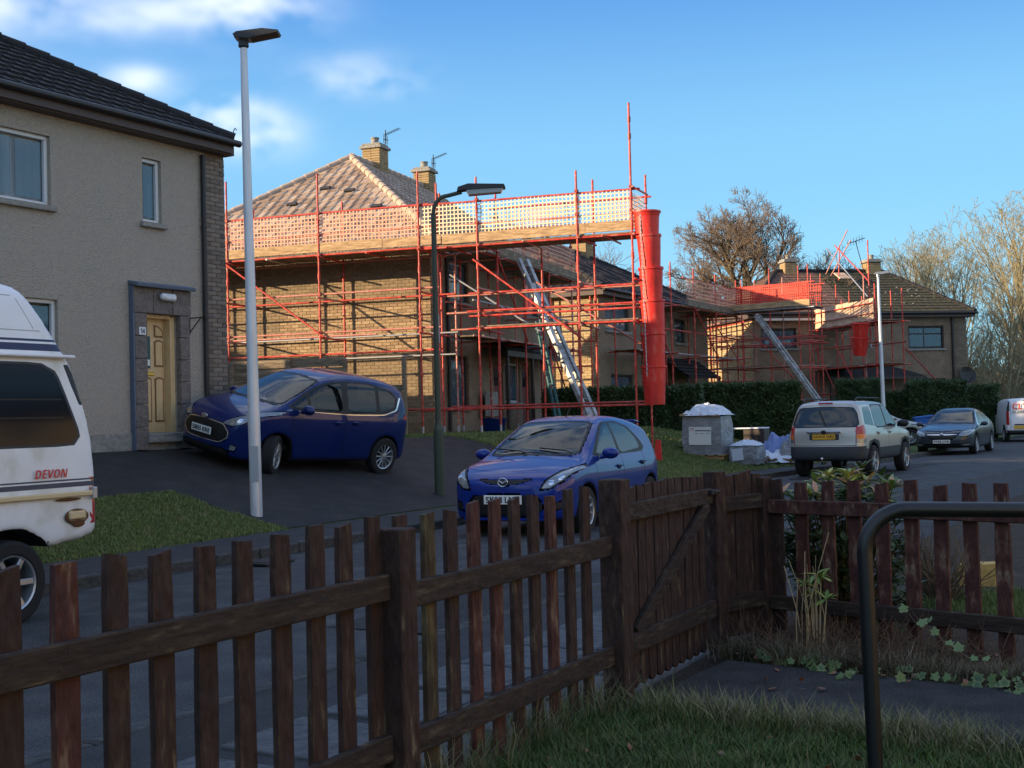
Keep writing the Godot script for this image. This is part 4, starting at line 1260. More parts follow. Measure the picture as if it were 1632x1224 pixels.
func build_scaffold_main() -> void:
	var T := fr(-2.06, 0, 33.0, TH2)
	SC = thing("scaffold", "big red scaffold around the brick gable with a loading bay over the front garden", "scaffold", T)
	CP = mb()
	var G := func(x: float, z: float) -> float:
		var p := T * Vector3(x, 0, z)
		return gy(p.x, -p.z)
	var XO := -1.4
	var XI := -0.14
	var zs := [-8.0, -5.2, -2.5, 0.3, 1.86, 4.42, 5.76]
	var tops := [7.9, 7.96, 7.93, 7.75, 7.48, 7.41, 8.9]
	for i in zs.size():
		stand(XO, zs[i], G.call(XO, zs[i]), tops[i])
		if i != 4: stand(XI, zs[i] + 0.06, G.call(XI, zs[i]), 7.4)
	stand(XO + 0.42, 0.62, G.call(-1.0, 0.6), 7.5)
	stand(XI, 0.75, G.call(XI, 0.75), 5.8)
	stand(XI + 0.02, 1.9, G.call(XI, 1.9), 7.3)
	stand(XI + 0.02, 3.1, G.call(XI, 3.1), 5.8)
	# upright spigots above the corner post
	for y in [8.05, 8.45]:
		CP.tube(Vector3(XO, y, 5.76), Vector3(XO, y + 0.12, 5.76), 0.04, -1, 8)
	for y in [4.83, 3.84, 3.28, 5.84]:
		bar("ledger", Vector3(XO + 0.055, y, -8.2), Vector3(XO + 0.055, y, 0.7))
		bar("ledger", Vector3(XI - 0.05, y - 0.07, -8.2), Vector3(XI - 0.05, y - 0.07, 0.7))
		for z in zs.slice(0, 4): couple(Vector3(XO + 0.02, y, z))
	bar("ledger", Vector3(XO + 0.06, 3.74, -5.3), Vector3(XO + 0.06, 3.74, -1.0))
	for y in [6.92, 6.36]:
		bar("guard_rail", Vector3(XO + 0.055, y, -8.2), Vector3(XO + 0.055, y, 0.5))
		bar("guard_rail", Vector3(XO + 0.055, y - 0.02, 0.3), Vector3(XO + 0.055, y - 0.06, 5.8))
		bar("guard_rail", Vector3(XI, y - 0.04, 1.9), Vector3(XI, y - 0.06, 5.8))
		bar("guard_rail", Vector3(XO, y - 0.02, 5.82), Vector3(XI + 0.1, y + 0.02, 5.82))
		for z in zs: couple(Vector3(XO + 0.02, y, z))
	for y in [5.8, 4.62, 4.18, 4.06, 3.75, 1.77]:
		bar("ledger", Vector3(XO + 0.055, y, 1.7 if y < 5 and y > 2 else 0.4), Vector3(XO + 0.055, y, 5.9))
		if y != 4.06: bar("ledger", Vector3(XI - 0.05, y + 0.08, 0.7), Vector3(XI - 0.05, y + 0.08, 5.9))
		for z in zs.slice(3): couple(Vector3(XO + 0.02, y, z))
	bar("ledger", Vector3(XO + 0.055, 1.8, -0.2), Vector3(XO + 0.055, 1.8, 1.9))
	for z in zs:
		for y in [5.78, 3.7, 4.72]:
			bar("transom", Vector3(XO - 0.1, y, z + 0.07), Vector3(XI + 0.1, y, z + 0.07))
	for z in [-6.6, -3.9, -1.1, 1.1, 3.1, 5.1]: bar("transom", Vector3(XO - 0.05, 5.79, z), Vector3(XI + 0.1, 5.79, z))
	bar("brace", Vector3(XO - 0.05, 5.75, -5.2), Vector3(XO - 0.05, 3.85, -2.55), M.tube_red)
	bar("brace", Vector3(XO - 0.05, 5.34, 1.9), Vector3(XO - 0.05, 3.45, 4.4), M.tube_red)
	bar("brace", Vector3(XI + 0.05, 4.9, 3.0), Vector3(XI + 0.05, 3.2, 5.7))
	bar("brace", Vector3(XI + 0.05, 5.2, 0.7), Vector3(XI + 0.05, 3.7, 3.0))
	bar("tie", Vector3(XO, 4.1, 2.0), Vector3(XO + 1.1, 4.1, 2.0))
	lay_boards("board", Vector3(XO + 0.06, 5.87, -8.2), Vector3(XO + 0.06, 5.87, 0.75), Vector3(1, 0, 0), 5, M.board_old)
	lay_boards("board", Vector3(XO + 0.06, 5.85, 0.78), Vector3(XO + 0.06, 5.85, 5.85), Vector3(1, 0, 0), 5, M.board_old)
	lay_boards("board", Vector3(XO + 0.08, 3.8, 1.75), Vector3(XO + 0.08, 3.8, 6.0), Vector3(1, 0, 0), 4, M.board_old)
	toe(Vector3(XO + 0.02, 5.9, -8.1), Vector3(XO + 0.02, 5.9, 0.9), M.board)
	toe(Vector3(XO + 0.02, 5.88, 0.92), Vector3(XO + 0.02, 5.88, 5.8), M.board)
	toe(Vector3(XO + 0.05, 5.88, 5.83), Vector3(XI, 5.88, 5.83), M.board)
	net(Vector3(XO + 0.03, 6.12, -8.0), Vector3(XO + 0.03, 6.12, 0.3), 0.78, M.net_orange)
	net(Vector3(XO + 0.03, 6.1, 0.36), Vector3(XO + 0.03, 6.1, 5.7), 0.76, M.net_cream)
	net(Vector3(XI + 0.02, 6.1, 1.6), Vector3(XI + 0.02, 6.1, 5.7), 0.72, M.net_orange)
	net(Vector3(XO + 0.05, 6.1, 5.78), Vector3(XI, 6.1, 5.78), 0.7, M.net_cream)
	# run along the front of the house
	var xs := [1.3, 3.5, 5.8, 8.2]
	for x in xs:
		stand(x, 1.4, G.call(x, 1.4), 7.2)
		stand(x, 0.32, G.call(x, 0.3), 6.9)
		for y in [5.78, 4.5, 3.6]: bar("transom", Vector3(x + 0.06, y, 0.1), Vector3(x + 0.06, y, 1.5))
		for y in [5.84, 4.55, 3.65, 1.8, 6.36, 6.92]: couple(Vector3(x, y, 1.4))
	for y in [5.84, 4.55, 3.65]:
		bar("ledger", Vector3(-0.3, y, 1.35), Vector3(8.6, y, 1.35))
		bar("ledger", Vector3(0.2, y + 0.06, 0.36), Vector3(8.6, y + 0.06, 0.36))
	for y in [6.36, 6.88]: bar("guard_rail", Vector3(1.0, y, 1.35), Vector3(8.6, y, 1.35))
	lay_boards("board", Vector3(0.3, 5.87, 0.3), Vector3(8.7, 5.87, 0.3), Vector3(0, 0, 1), 5, M.board_old)
	lay_boards("board", Vector3(0.4, 3.7, 0.4), Vector3(5.8, 3.7, 0.4), Vector3(0, 0, 1), 4, M.board_old)
	toe(Vector3(0.9, 5.89, 1.44), Vector3(8.7, 5.89, 1.44), M.board_old, 0.23)
	net(Vector3(1.0, 6.12, 1.42), Vector3(8.6, 6.12, 1.42), 0.74, M.net_orange, 0.12)
	bar("brace", Vector3(1.3, 5.7, 1.46), Vector3(3.5, 3.7, 1.46))
	bar("brace", Vector3(3.5, 5.6, 1.46), Vector3(5.8, 3.7, 1.46))
	bar("brace", Vector3(5.8, 3.6, 1.46), Vector3(8.2, 1.3, 1.46))
	stuff(put(CP, "couplers", M.coupler, SC))

func build_chute() -> void:
	var T := fr(-2.06, 0, 33.0, TH2)
	var c := thing("debris_chute", "large red plastic debris chute of nested buckets hanging from the loading bay", "debris chute", T)
	var top := Vector3(-1.25, 6.28, 6.09)
	var bot := Vector3(-1.25, 1.72, 6.2)
	var b := mb()
	b.lathe([Vector2(0.27, -0.55), Vector2(0.29, -0.1), Vector2(0.315, 0.0), Vector2(0.335, 0.0), Vector2(0.335, 0.04), Vector2(0.31, 0.04), Vector2(0.28, -0.1), Vector2(0.25, -0.55)], 24, Transform3D(Basis.IDENTITY, top))
	put(b, "hopper", M.chute_red, c)
	for i in 5:
		var y := 5.74 - i * 0.77
		var t := (6.28 - y) / 4.5
		var p := top.lerp(bot, t)
		p.z += 0.03 * sin(t * 5.0)
		b = mb()
		var tl := Basis(Vector3.RIGHT, -0.03 + 0.02 * sin(i * 2.0))
		b.lathe([Vector2(0.232, -0.9), Vector2(0.28, -0.05), Vector2(0.302, -0.035), Vector2(0.302, 0.02), Vector2(0.28, 0.02), Vector2(0.222, -0.9), Vector2(0.232, -0.9)], 24, Transform3D(tl, Vector3(p.x, y, p.z)))
		b.lathe([Vector2(0.262, -0.38), Vector2(0.268, -0.3), Vector2(0.272, -0.3)], 24, Transform3D(tl, Vector3(p.x, y, p.z)))
		put(b, "bucket", M.chute_red, c)
	b = mb()
	for i in 76:
		var q := Vector3(-1.53, 6.2 - i * 0.05, 6.0 + 0.0008 * i + 0.004 * sin(i))
		b.cbox(q, Vector3(0.03 if i % 2 else 0.012, 0.06, 0.012 if i % 2 else 0.03), 0.004)
	put(b, "chain", M.galv, c)

func hoist(called: String, label: String, a: Vector3, b_: Vector3, w: float) -> void:
	var h := thing(called, label, "hoist track", Transform3D(Basis.IDENTITY, b_))
	var d := (b_ - a).normalized()
	var side := d.cross(Vector3.UP).normalized()
	var up := side.cross(d)
	var len := a.distance_to(b_)
	var mid := (a + b_) / 2 - b_
	for s in [-1, 1]:
		var q := mb()
		q.cbox(Vector3.ZERO, Vector3(len, 0.12, 0.06), 0.008, Basis.IDENTITY)
		q.box(Vector3(0, 0.075, 0), Vector3(len, 0.012, 0.1))
		put(q, "rail", M.alu_dirty, h).transform = Transform3D(Basis(d, up, side), mid + side * s * w / 2)
	for i in int(len / 0.3):
		var r := mb()
		r.tube(a + d * (0.15 + i * 0.3) - side * w / 2 - b_, a + d * (0.15 + i * 0.3) + side * w / 2 - b_, 0.016, -1, 6)
		put(r, "rung", M.alu_dirty, h)
	for i in int(len / 1.9):
		var r := mb()
		r.cbox(Vector3.ZERO, Vector3(0.9, 0.015, w - 0.06), 0.003)
		put(r, "cover_plate", M.alu_dirty, h).transform = Transform3D(Basis(d, up, side), a + d * (1.0 + i * 1.9) - b_ + up * 0.03)

func build_scaffold_far() -> void:
	var T := frs(3.35, 48.0, 27.0, 1.17)
	SC = thing("scaffold", "red scaffold along the brown stepped terrace, half hidden behind the chute", "scaffold", T)
	CP = mb()
	var xs := [0.6, 3.0, 5.4, 7.9, 10.5]
	for x in xs:
		stand(x, 1.4, 0.5, 6.7)
		stand(x, 0.3, 0.5, 5.6)
		for y in [5.2, 3.6]: bar("transom", Vector3(x + 0.06, y, 0.1), Vector3(x + 0.06, y, 1.5))
		for y in [5.28, 3.6, 5.8, 6.3]: couple(Vector3(x, y, 1.38))
	for y in [5.28, 4.4, 3.6, 1.9]: bar("ledger", Vector3(0.3, y, 1.35), Vector3(10.7, y, 1.35))
	for y in [5.8, 6.3]: bar("guard_rail", Vector3(4.6, y, 1.35), Vector3(10.7, y, 1.35))
	lay_boards("board", Vector3(4.0, 5.3, 0.25), Vector3(10.7, 5.3, 0.25), Vector3(0, 0, 1), 5, M.board_old)
	lay_boards("board", Vector3(0.2, 3.64, 0.25), Vector3(4.6, 3.64, 0.25), Vector3(0, 0, 1), 4, M.board_old)
	toe(Vector3(4.6, 5.32, 1.44), Vector3(10.7, 5.32, 1.44), M.board_old, 0.23)
	net(Vector3(4.6, 5.56, 1.42), Vector3(10.7, 5.56, 1.42), 0.72, M.net_orange, 0.14, 0.03)
	bar("brace", Vector3(5.4, 5.2, 1.46), Vector3(7.8, 3.6, 1.46))
	bar("brace", Vector3(0.6, 5.2, 1.46), Vector3(3.0, 3.2, 1.46))
	for z in [-3.0, -1.6, -0.2]:
		stand(-1.2, z, 0.9, 6.4)
		stand(-0.2, z, 0.9, 5.6)
	for y in [5.5, 4.7, 3.9, 3.1, 2.3]: bar("ledger", Vector3(-1.15, y, -3.4), Vector3(-1.15, y, 0.2))
	bar("brace", Vector3(-1.24, 5.3, -3.0), Vector3(-1.24, 3.0, -0.2))
	stuff(put(CP, "couplers", M.coupler, SC))

	T = frs(11.82, 62.0, 78.0, 1.107)
	var TB2 := fr(9.3, 0, 58.3, 128.0)
	SC = thing("scaffold", "red scaffold with red netting and a loading bay in front of the far brick gable", "scaffold", TB2)
	CP = mb()
	# bay reaching from the gable towards the road
	var bx := [0.0, 1.5, 2.9, 4.3, 4.75]
	for x in bx:
		stand(x, 0.0, 0.6, 7.9 if x > 2 else 7.5)
		stand(x, -1.3, 0.6, 7.6)
		for y in [6.02, 4.6, 3.4]: bar("transom", Vector3(x, y, -1.5), Vector3(x, y, 0.15))
		for y in [6.05, 4.7, 3.5, 6.6, 7.15]: couple(Vector3(x, y, 0.02))
	for z in [-1.3, 0.0]:
		for y in [6.05, 4.8, 4.5, 3.5, 2.0]: bar("ledger", Vector3(-0.2, y, z + 0.05), Vector3(4.9, y, z + 0.05))
		for y in [6.6, 7.15]: bar("guard_rail", Vector3(-0.2, y, z + 0.05), Vector3(4.9, y, z + 0.05))
	lay_boards("board", Vector3(-0.1, 6.1, -1.3), Vector3(4.85, 6.1, -1.3), Vector3(0, 0, 1), 6, M.board_old)
	lay_boards("board", Vector3(-0.1, 3.56, -1.3), Vector3(3.2, 3.56, -1.3), Vector3(0, 0, 1), 5, M.board_old)
	toe(Vector3(-0.1, 6.12, 0.1), Vector3(4.85, 6.12, 0.1), M.board, 0.26)
	net(Vector3(0.0, 6.4, 0.07), Vector3(1.5, 6.4, 0.07), 0.74, M.net_orange, 0.14, 0.03)
	net(Vector3(1.3, 6.4, 0.09), Vector3(4.8, 6.4, 0.09), 0.78, M.net_red, 0.1, 0.036)
	net(Vector3(1.3, 6.4, -1.3), Vector3(4.8, 6.4, -1.3), 0.74, M.net_red, 0.12, 0.034)
	bar("brace", Vector3(0.0, 5.8, 0.06), Vector3(1.5, 3.6, 0.06))
	bar("brace", Vector3(1.5, 5.6, 0.06), Vector3(4.3, 2.6, 0.06))
	stuff(put(CP, "couplers", M.coupler, SC))

	SC = thing("scaffold", "red scaffold lifts standing against the far sunlit brick gable", "scaffold", T)
	CP = mb()
	for z in [-0.4, -2.4, -4.4, -6.4]:
		stand(-1.3, z, 0.4, 6.0)
		stand(-0.25, z, 0.4, 5.6)
		for y in [4.9, 3.9, 2.9, 1.9]:
			bar("transom", Vector3(-1.4, y, z + 0.06), Vector3(-0.1, y, z + 0.06))
			couple(Vector3(-1.3, y, z))
	for x in [-1.25, -0.3]:
		for y in [5.5, 4.9, 3.9, 2.9, 1.9]: bar("ledger", Vector3(x, y, -6.8), Vector3(x, y, 0.6))
	bar("brace", Vector3(-1.36, 4.8, -4.4), Vector3(-1.36, 2.9, -2.4))
	stuff(put(CP, "couplers", M.coupler, SC))

	SC = thing("scaffold", "red scaffold with pale sheeted guard boards at the middle of the far house", "scaffold", T)
	CP = mb()
	var pz := [0.3, 2.2, 3.4, 4.7, 5.6]
	for i in 5:
		stand(2.95, pz[i], 0.2, [6.7, 6.9, 6.5, 7.0, 6.6][i])
		stand(4.15, pz[i], 0.2, 6.4)
		for y in [5.05, 3.3]: bar("transom", Vector3(2.8, y, pz[i]), Vector3(4.3, y, pz[i]))
		for y in [5.05, 4.2, 3.3, 2.4]: couple(Vector3(2.93, y, pz[i]))
	stand(2.9, 5.25, 4.0, 8.4)
	for y in [5.05, 4.2, 3.3, 2.2]:
		bar("ledger", Vector3(2.9, y, 0.1), Vector3(2.9, y, 5.8))
		bar("ledger", Vector3(4.1, y, 0.1), Vector3(4.1, y, 5.8))
	bar("ledger", Vector3(4.2, 2.45, 5.6), Vector3(8.0, 2.45, 3.0))
	lay_boards("board", Vector3(3.0, 5.12, 0.2), Vector3(3.0, 5.12, 5.7), Vector3(1, 0, 0), 5, M.board_old)
	lay_boards("board", Vector3(3.0, 3.36, 0.2), Vector3(3.0, 3.36, 5.7), Vector3(1, 0, 0), 5, M.board_old)
	for i in 5:
		var b := mb()
		b.cbox(Vector3(2.86 + 0.012 * (i % 2), 5.55, 0.8 + i * 1.08), Vector3(0.02, 0.86 + 0.03 * (i % 3), 1.1), 0.005, Basis(Vector3.RIGHT, R(-0.02, 0.02)))
		put(b, "guard_panel", M.panel_pale, SC)
	for y in [5.4, 5.8]: bar("guard_rail", Vector3(2.8, y, 0.2), Vector3(2.8, y, 5.7))
	bar("brace", Vector3(2.85, 4.3, 0.3), Vector3(2.85, 2.2, 2.2), M.tube_red)
	bar("brace", Vector3(2.85, 4.3, 2.2), Vector3(2.85, 2.6, 3.9), M.tube_red)
	bar("brace", Vector3(4.3, 3.9, 5.6), Vector3(6.6, 2.2, 4.6), M.tube_red)
	# long tubes leaning over the ridge to the tall pole
	var iv := T.affine_inverse()
	bar("raker", iv * W(16.9, 6.9, 60.0), iv * W(16.6, 9.9, 66.0), M.galv)
	bar("raker", iv * W(16.9, 7.5, 59.5), iv * W(16.9, 10.0, 65.5), M.tube_red)
	bar("raker", iv * W(16.9, 8.8, 67.5), iv * W(17.9, 10.9, 67.0), M.tube_worn)
	bar("raker", iv * W(17.2, 8.8, 67.4), iv * W(18.0, 10.3, 66.9), M.tube_worn)
	bar("raker", iv * W(17.3, 8.5, 66.5), iv * W(17.4, 10.0, 66.6), M.tube_red)
	var pb := mb()
	pb.cbox(iv * W(17.5, 8.55, 66.6), Vector3(0.55, 0.06, 0.75), 0.01, Basis(Vector3.RIGHT, 0.47))
	put(pb, "roof_pad", M.panel_pale, SC)
	stuff(put(CP, "couplers", M.coupler, SC))
	var c := thing("debris_chute", "short red chute hanging under the pale boards of the far house", "debris chute", T)
	for i in 2:
		var b := mb()
		var tl := Basis(Vector3.RIGHT, 0.12)
		b.lathe([Vector2(0.26, -0.72), Vector2(0.36, -0.03), Vector2(0.39, 0.0), Vector2(0.36, 0.03), Vector2(0.25, -0.72)], 20, Transform3D(tl, Vector3(2.5, 5.0 - i * 0.58, 5.2 - i * 0.08)))
		put(b, "bucket", M.chute_red, c)

# ---------- vehicles: x forward, y up, z to the driver's right ----------
func chaikin(p: PackedVector2Array, n: int) -> PackedVector2Array:
	for k in n:
		var r := PackedVector2Array()
		for i in p.size():
			var a := p[i]
			var b := p[(i + 1) % p.size()]
			r.append(a.lerp(b, 0.25)); r.append(a.lerp(b, 0.75))
		p = r
	return p
func soften(p: PackedVector2Array) -> PackedVector2Array:
	var r := PackedVector2Array()
	for i in p.size():
		var a := p[i]
		var b := p[(i + 1) % p.size()]
		r.append(a.lerp(b, 0.1)); r.append(a.lerp(b, 0.9))
	return r
func sd(p: Vector2, v: PackedVector2Array) -> float:
	var d := 1e9
	var s := 1.0
	var n := v.size()
	var j := n - 1
	for i in n:
		var e := v[j] - v[i]
		var w := p - v[i]
		var b := w - e * clampf(w.dot(e) / maxf(e.dot(e), 1e-9), 0.0, 1.0)
		d = minf(d, b.length_squared())
		var c1 := p.y >= v[i].y
		var c2 := p.y < v[j].y
		var c3 := e.x * w.y > e.y * w.x
		if (c1 and c2 and c3) or (not c1 and not c2 and not c3): s = -s
		j = i
	return s * sqrt(d)
# the body as the rounded common volume of its side, front and plan outlines; returns triangles of the right half
func hull(q: Dictionary) -> Array:
	var cell: float = q.cell
	var side := chaikin(pv(q.side), 2)
	var front := chaikin(pv(q.front), 1)
	var plan := chaikin(pv(q.plan), 2)
	var lo := Vector3(1e9, 1e9, -cell)
	var hi := Vector3(-1e9, -1e9, 0)
	for p in side:
		lo.x = minf(lo.x, p.x); hi.x = maxf(hi.x, p.x); lo.y = minf(lo.y, p.y); hi.y = maxf(hi.y, p.y)
	for p in front: hi.z = maxf(hi.z, p.x)
	lo.x -= cell * 1.6; lo.y -= cell * 1.6; hi += Vector3.ONE * cell * 1.6
	var nx := int(ceil((hi.x - lo.x) / cell)) + 1
	var ny := int(ceil((hi.y - lo.y) / cell)) + 1
	var nz := int(ceil((hi.z - lo.z) / cell)) + 1
	var ts := PackedFloat32Array(); ts.resize(nx * ny)
	var ta := PackedFloat32Array(); ta.resize(nx * ny)
	var tf := PackedFloat32Array(); tf.resize(ny * nz)
	var tp := PackedFloat32Array(); tp.resize(nx * nz)
	for i in nx:
		for j in ny:
			var p := Vector2(lo.x + i * cell, lo.y + j * cell)
			ts[i * ny + j] = sd(p, side)
			var a := 1e9
			for w in q.wheels: a = minf(a, p.distance_to(Vector2(w, q.wr)) - q.arch)
			ta[i * ny + j] = a
	for j in ny:
		for k in nz: tf[j * nz + k] = sd(Vector2(lo.z + k * cell, lo.y + j * cell), front)
	for i in nx:
		for k in nz: tp[i * nz + k] = sd(Vector2(lo.x + i * cell, lo.z + k * cell), plan)
	var r: float = q.get("round", 0.09)
	var d := PackedFloat32Array(); d.resize(nx * ny * nz)
	var zin: float = q.zin
	for i in nx:
		for j in ny:
			var s := ts[i * ny + j]
			var a := -ta[i * ny + j]
			for k in nz:
				var f := tf[j * nz + k]
				var h := maxf(r - absf(s - f), 0.0)
				var m := maxf(s, f) + h * h / (4.0 * r)
				var g := tp[i * nz + k]
				h = maxf(r - absf(m - g), 0.0)
				m = maxf(m, g) + h * h / (4.0 * r)
				if a > -0.3:
					var z := lo.z + k * cell
					m = maxf(m, minf(a, z - zin))
				d[(i * ny + j) * nz + k] = m
	var idx := PackedInt32Array(); idx.resize(nx * ny * nz); idx.fill(-1)
	var V := PackedVector3Array()
	var far := cell * 1.8
	for i in nx - 1:
		for j in ny - 1:
			var base := (i * ny + j) * nz
			for k in nz - 1:
				if absf(d[base + k]) > far: continue
				var c0 := d[base + k]; var c1 := d[base + k + 1]
				var c2 := d[base + nz + k]; var c3 := d[base + nz + k + 1]
				var b2 := base + ny * nz
				var c4 := d[b2 + k]; var c5 := d[b2 + k + 1]
				var c6 := d[b2 + nz + k]; var c7 := d[b2 + nz + k + 1]
				var neg := int(c0 < 0) + int(c1 < 0) + int(c2 < 0) + int(c3 < 0) + int(c4 < 0) + int(c5 < 0) + int(c6 < 0) + int(c7 < 0)
				if neg == 0 or neg == 8: continue
				var acc := Vector3.ZERO
				var n := 0
				if (c0 < 0) != (c1 < 0): acc += Vector3(0, 0, c0 / (c0 - c1)); n += 1
				if (c2 < 0) != (c3 < 0): acc += Vector3(0, 1, c2 / (c2 - c3)); n += 1
				if (c4 < 0) != (c5 < 0): acc += Vector3(1, 0, c4 / (c4 - c5)); n += 1
				if (c6 < 0) != (c7 < 0): acc += Vector3(1, 1, c6 / (c6 - c7)); n += 1
				if (c0 < 0) != (c2 < 0): acc += Vector3(0, c0 / (c0 - c2), 0); n += 1
				if (c1 < 0) != (c3 < 0): acc += Vector3(0, c1 / (c1 - c3), 1); n += 1
				if (c4 < 0) != (c6 < 0): acc += Vector3(1, c4 / (c4 - c6), 0); n += 1
				if (c5 < 0) != (c7 < 0): acc += Vector3(1, c5 / (c5 - c7), 1); n += 1
				if (c0 < 0) != (c4 < 0): acc += Vector3(c0 / (c0 - c4), 0, 0); n += 1
				if (c1 < 0) != (c5 < 0): acc += Vector3(c1 / (c1 - c5), 0, 1); n += 1
				if (c2 < 0) != (c6 < 0): acc += Vector3(c2 / (c2 - c6), 1, 0); n += 1
				if (c3 < 0) != (c7 < 0): acc += Vector3(c3 / (c3 - c7), 1, 1); n += 1
				var p := lo + (Vector3(i, j, k) + acc / n) * cell
				if k == 0: p.z = 0.0
				idx[base + k] = V.size()
				V.append(p)
	var T := PackedInt32Array()
	var step := [ny * nz, nz, 1]
	for i in range(1, nx - 1):
		for j in range(1, ny - 1):
			for k in range(1, nz - 1):
				var o := (i * ny + j) * nz + k
				var d0 := d[o]
				if absf(d0) > far: continue
				for ax in 3:
					var d1 := d[o + step[ax]]
					if (d0 < 0) == (d1 < 0): continue
					var u: int = step[(ax + 1) % 3]
					var w: int = step[(ax + 2) % 3]
					var a := idx[o - u - w]; var b := idx[o - w]; var c := idx[o]; var e := idx[o - u]
					if a < 0 or b < 0 or c < 0 or e < 0: continue
					if d0 < 0: T.append_array([a, b, c, a, c, e])
					else: T.append_array([a, c, b, a, e, c])
	# even out the lattice steps
	for pass_ in 3:
		var acc := PackedVector3Array(); acc.resize(V.size())
		var cnt := PackedInt32Array(); cnt.resize(V.size())
		for t in range(0, T.size(), 3):
			var s3 := V[T[t]] + V[T[t + 1]] + V[T[t + 2]]
			for e in 3:
				acc[T[t + e]] += s3
				cnt[T[t + e]] += 3
		for n in V.size():
			if cnt[n] == 0: continue
			var z0 := V[n].z
			V[n] = V[n].lerp(acc[n] / cnt[n], 0.6)
			if z0 < 0.001: V[n].z = 0.0
	# bow the ends and the roof across the width
	var hw: float = hi.z - cell * 1.6
	var xl: float = (hi.x - lo.x) / 2
	var xm: float = (hi.x + lo.x) / 2
	var belt: float = q.get("belt", 0.95)
	for n in V.size():
		var p := V[n]
		var f := (p.z / hw) * (p.z / hw)
		var e := (p.x - xm) / xl
		p.x -= signf(e) * f * (q.get("bow", 0.12) * pow(absf(e), 6.0) + q.get("bow_glass", 0.16) * maxf(p.y - belt + 0.1, 0.0) * smoothstep(0.0, 0.25, absf(e)))
		p.y -= f * q.get("crown", 0.03) * smoothstep(0.5, 0.9, p.y)
		V[n] = p
	var N := PackedVector3Array(); N.resize(V.size())
	for t in range(0, T.size(), 3):
		var m := (V[T[t + 1]] - V[T[t]]).cross(V[T[t + 2]] - V[T[t]])
		for e in 3: N[T[t + e]] += m
	for n in V.size():
		if V[n].z < 0.001: N[n].z = 0.0
		N[n] = N[n].normalized()
	return [V, N, T]
func stripe(x0: float, y0: float, x1: float, y1: float, w := 0.013) -> Array:
	var d := (Vector2(x1 - x0, y1 - y0)).normalized()
	var s := Vector2(-d.y, d.x) * w / 2
	return [x0 + s.x, y0 + s.y, x0 - s.x, y0 - s.y, x1 - s.x, y1 - s.y, x1 + s.x, y1 + s.y]
var hulls := {}
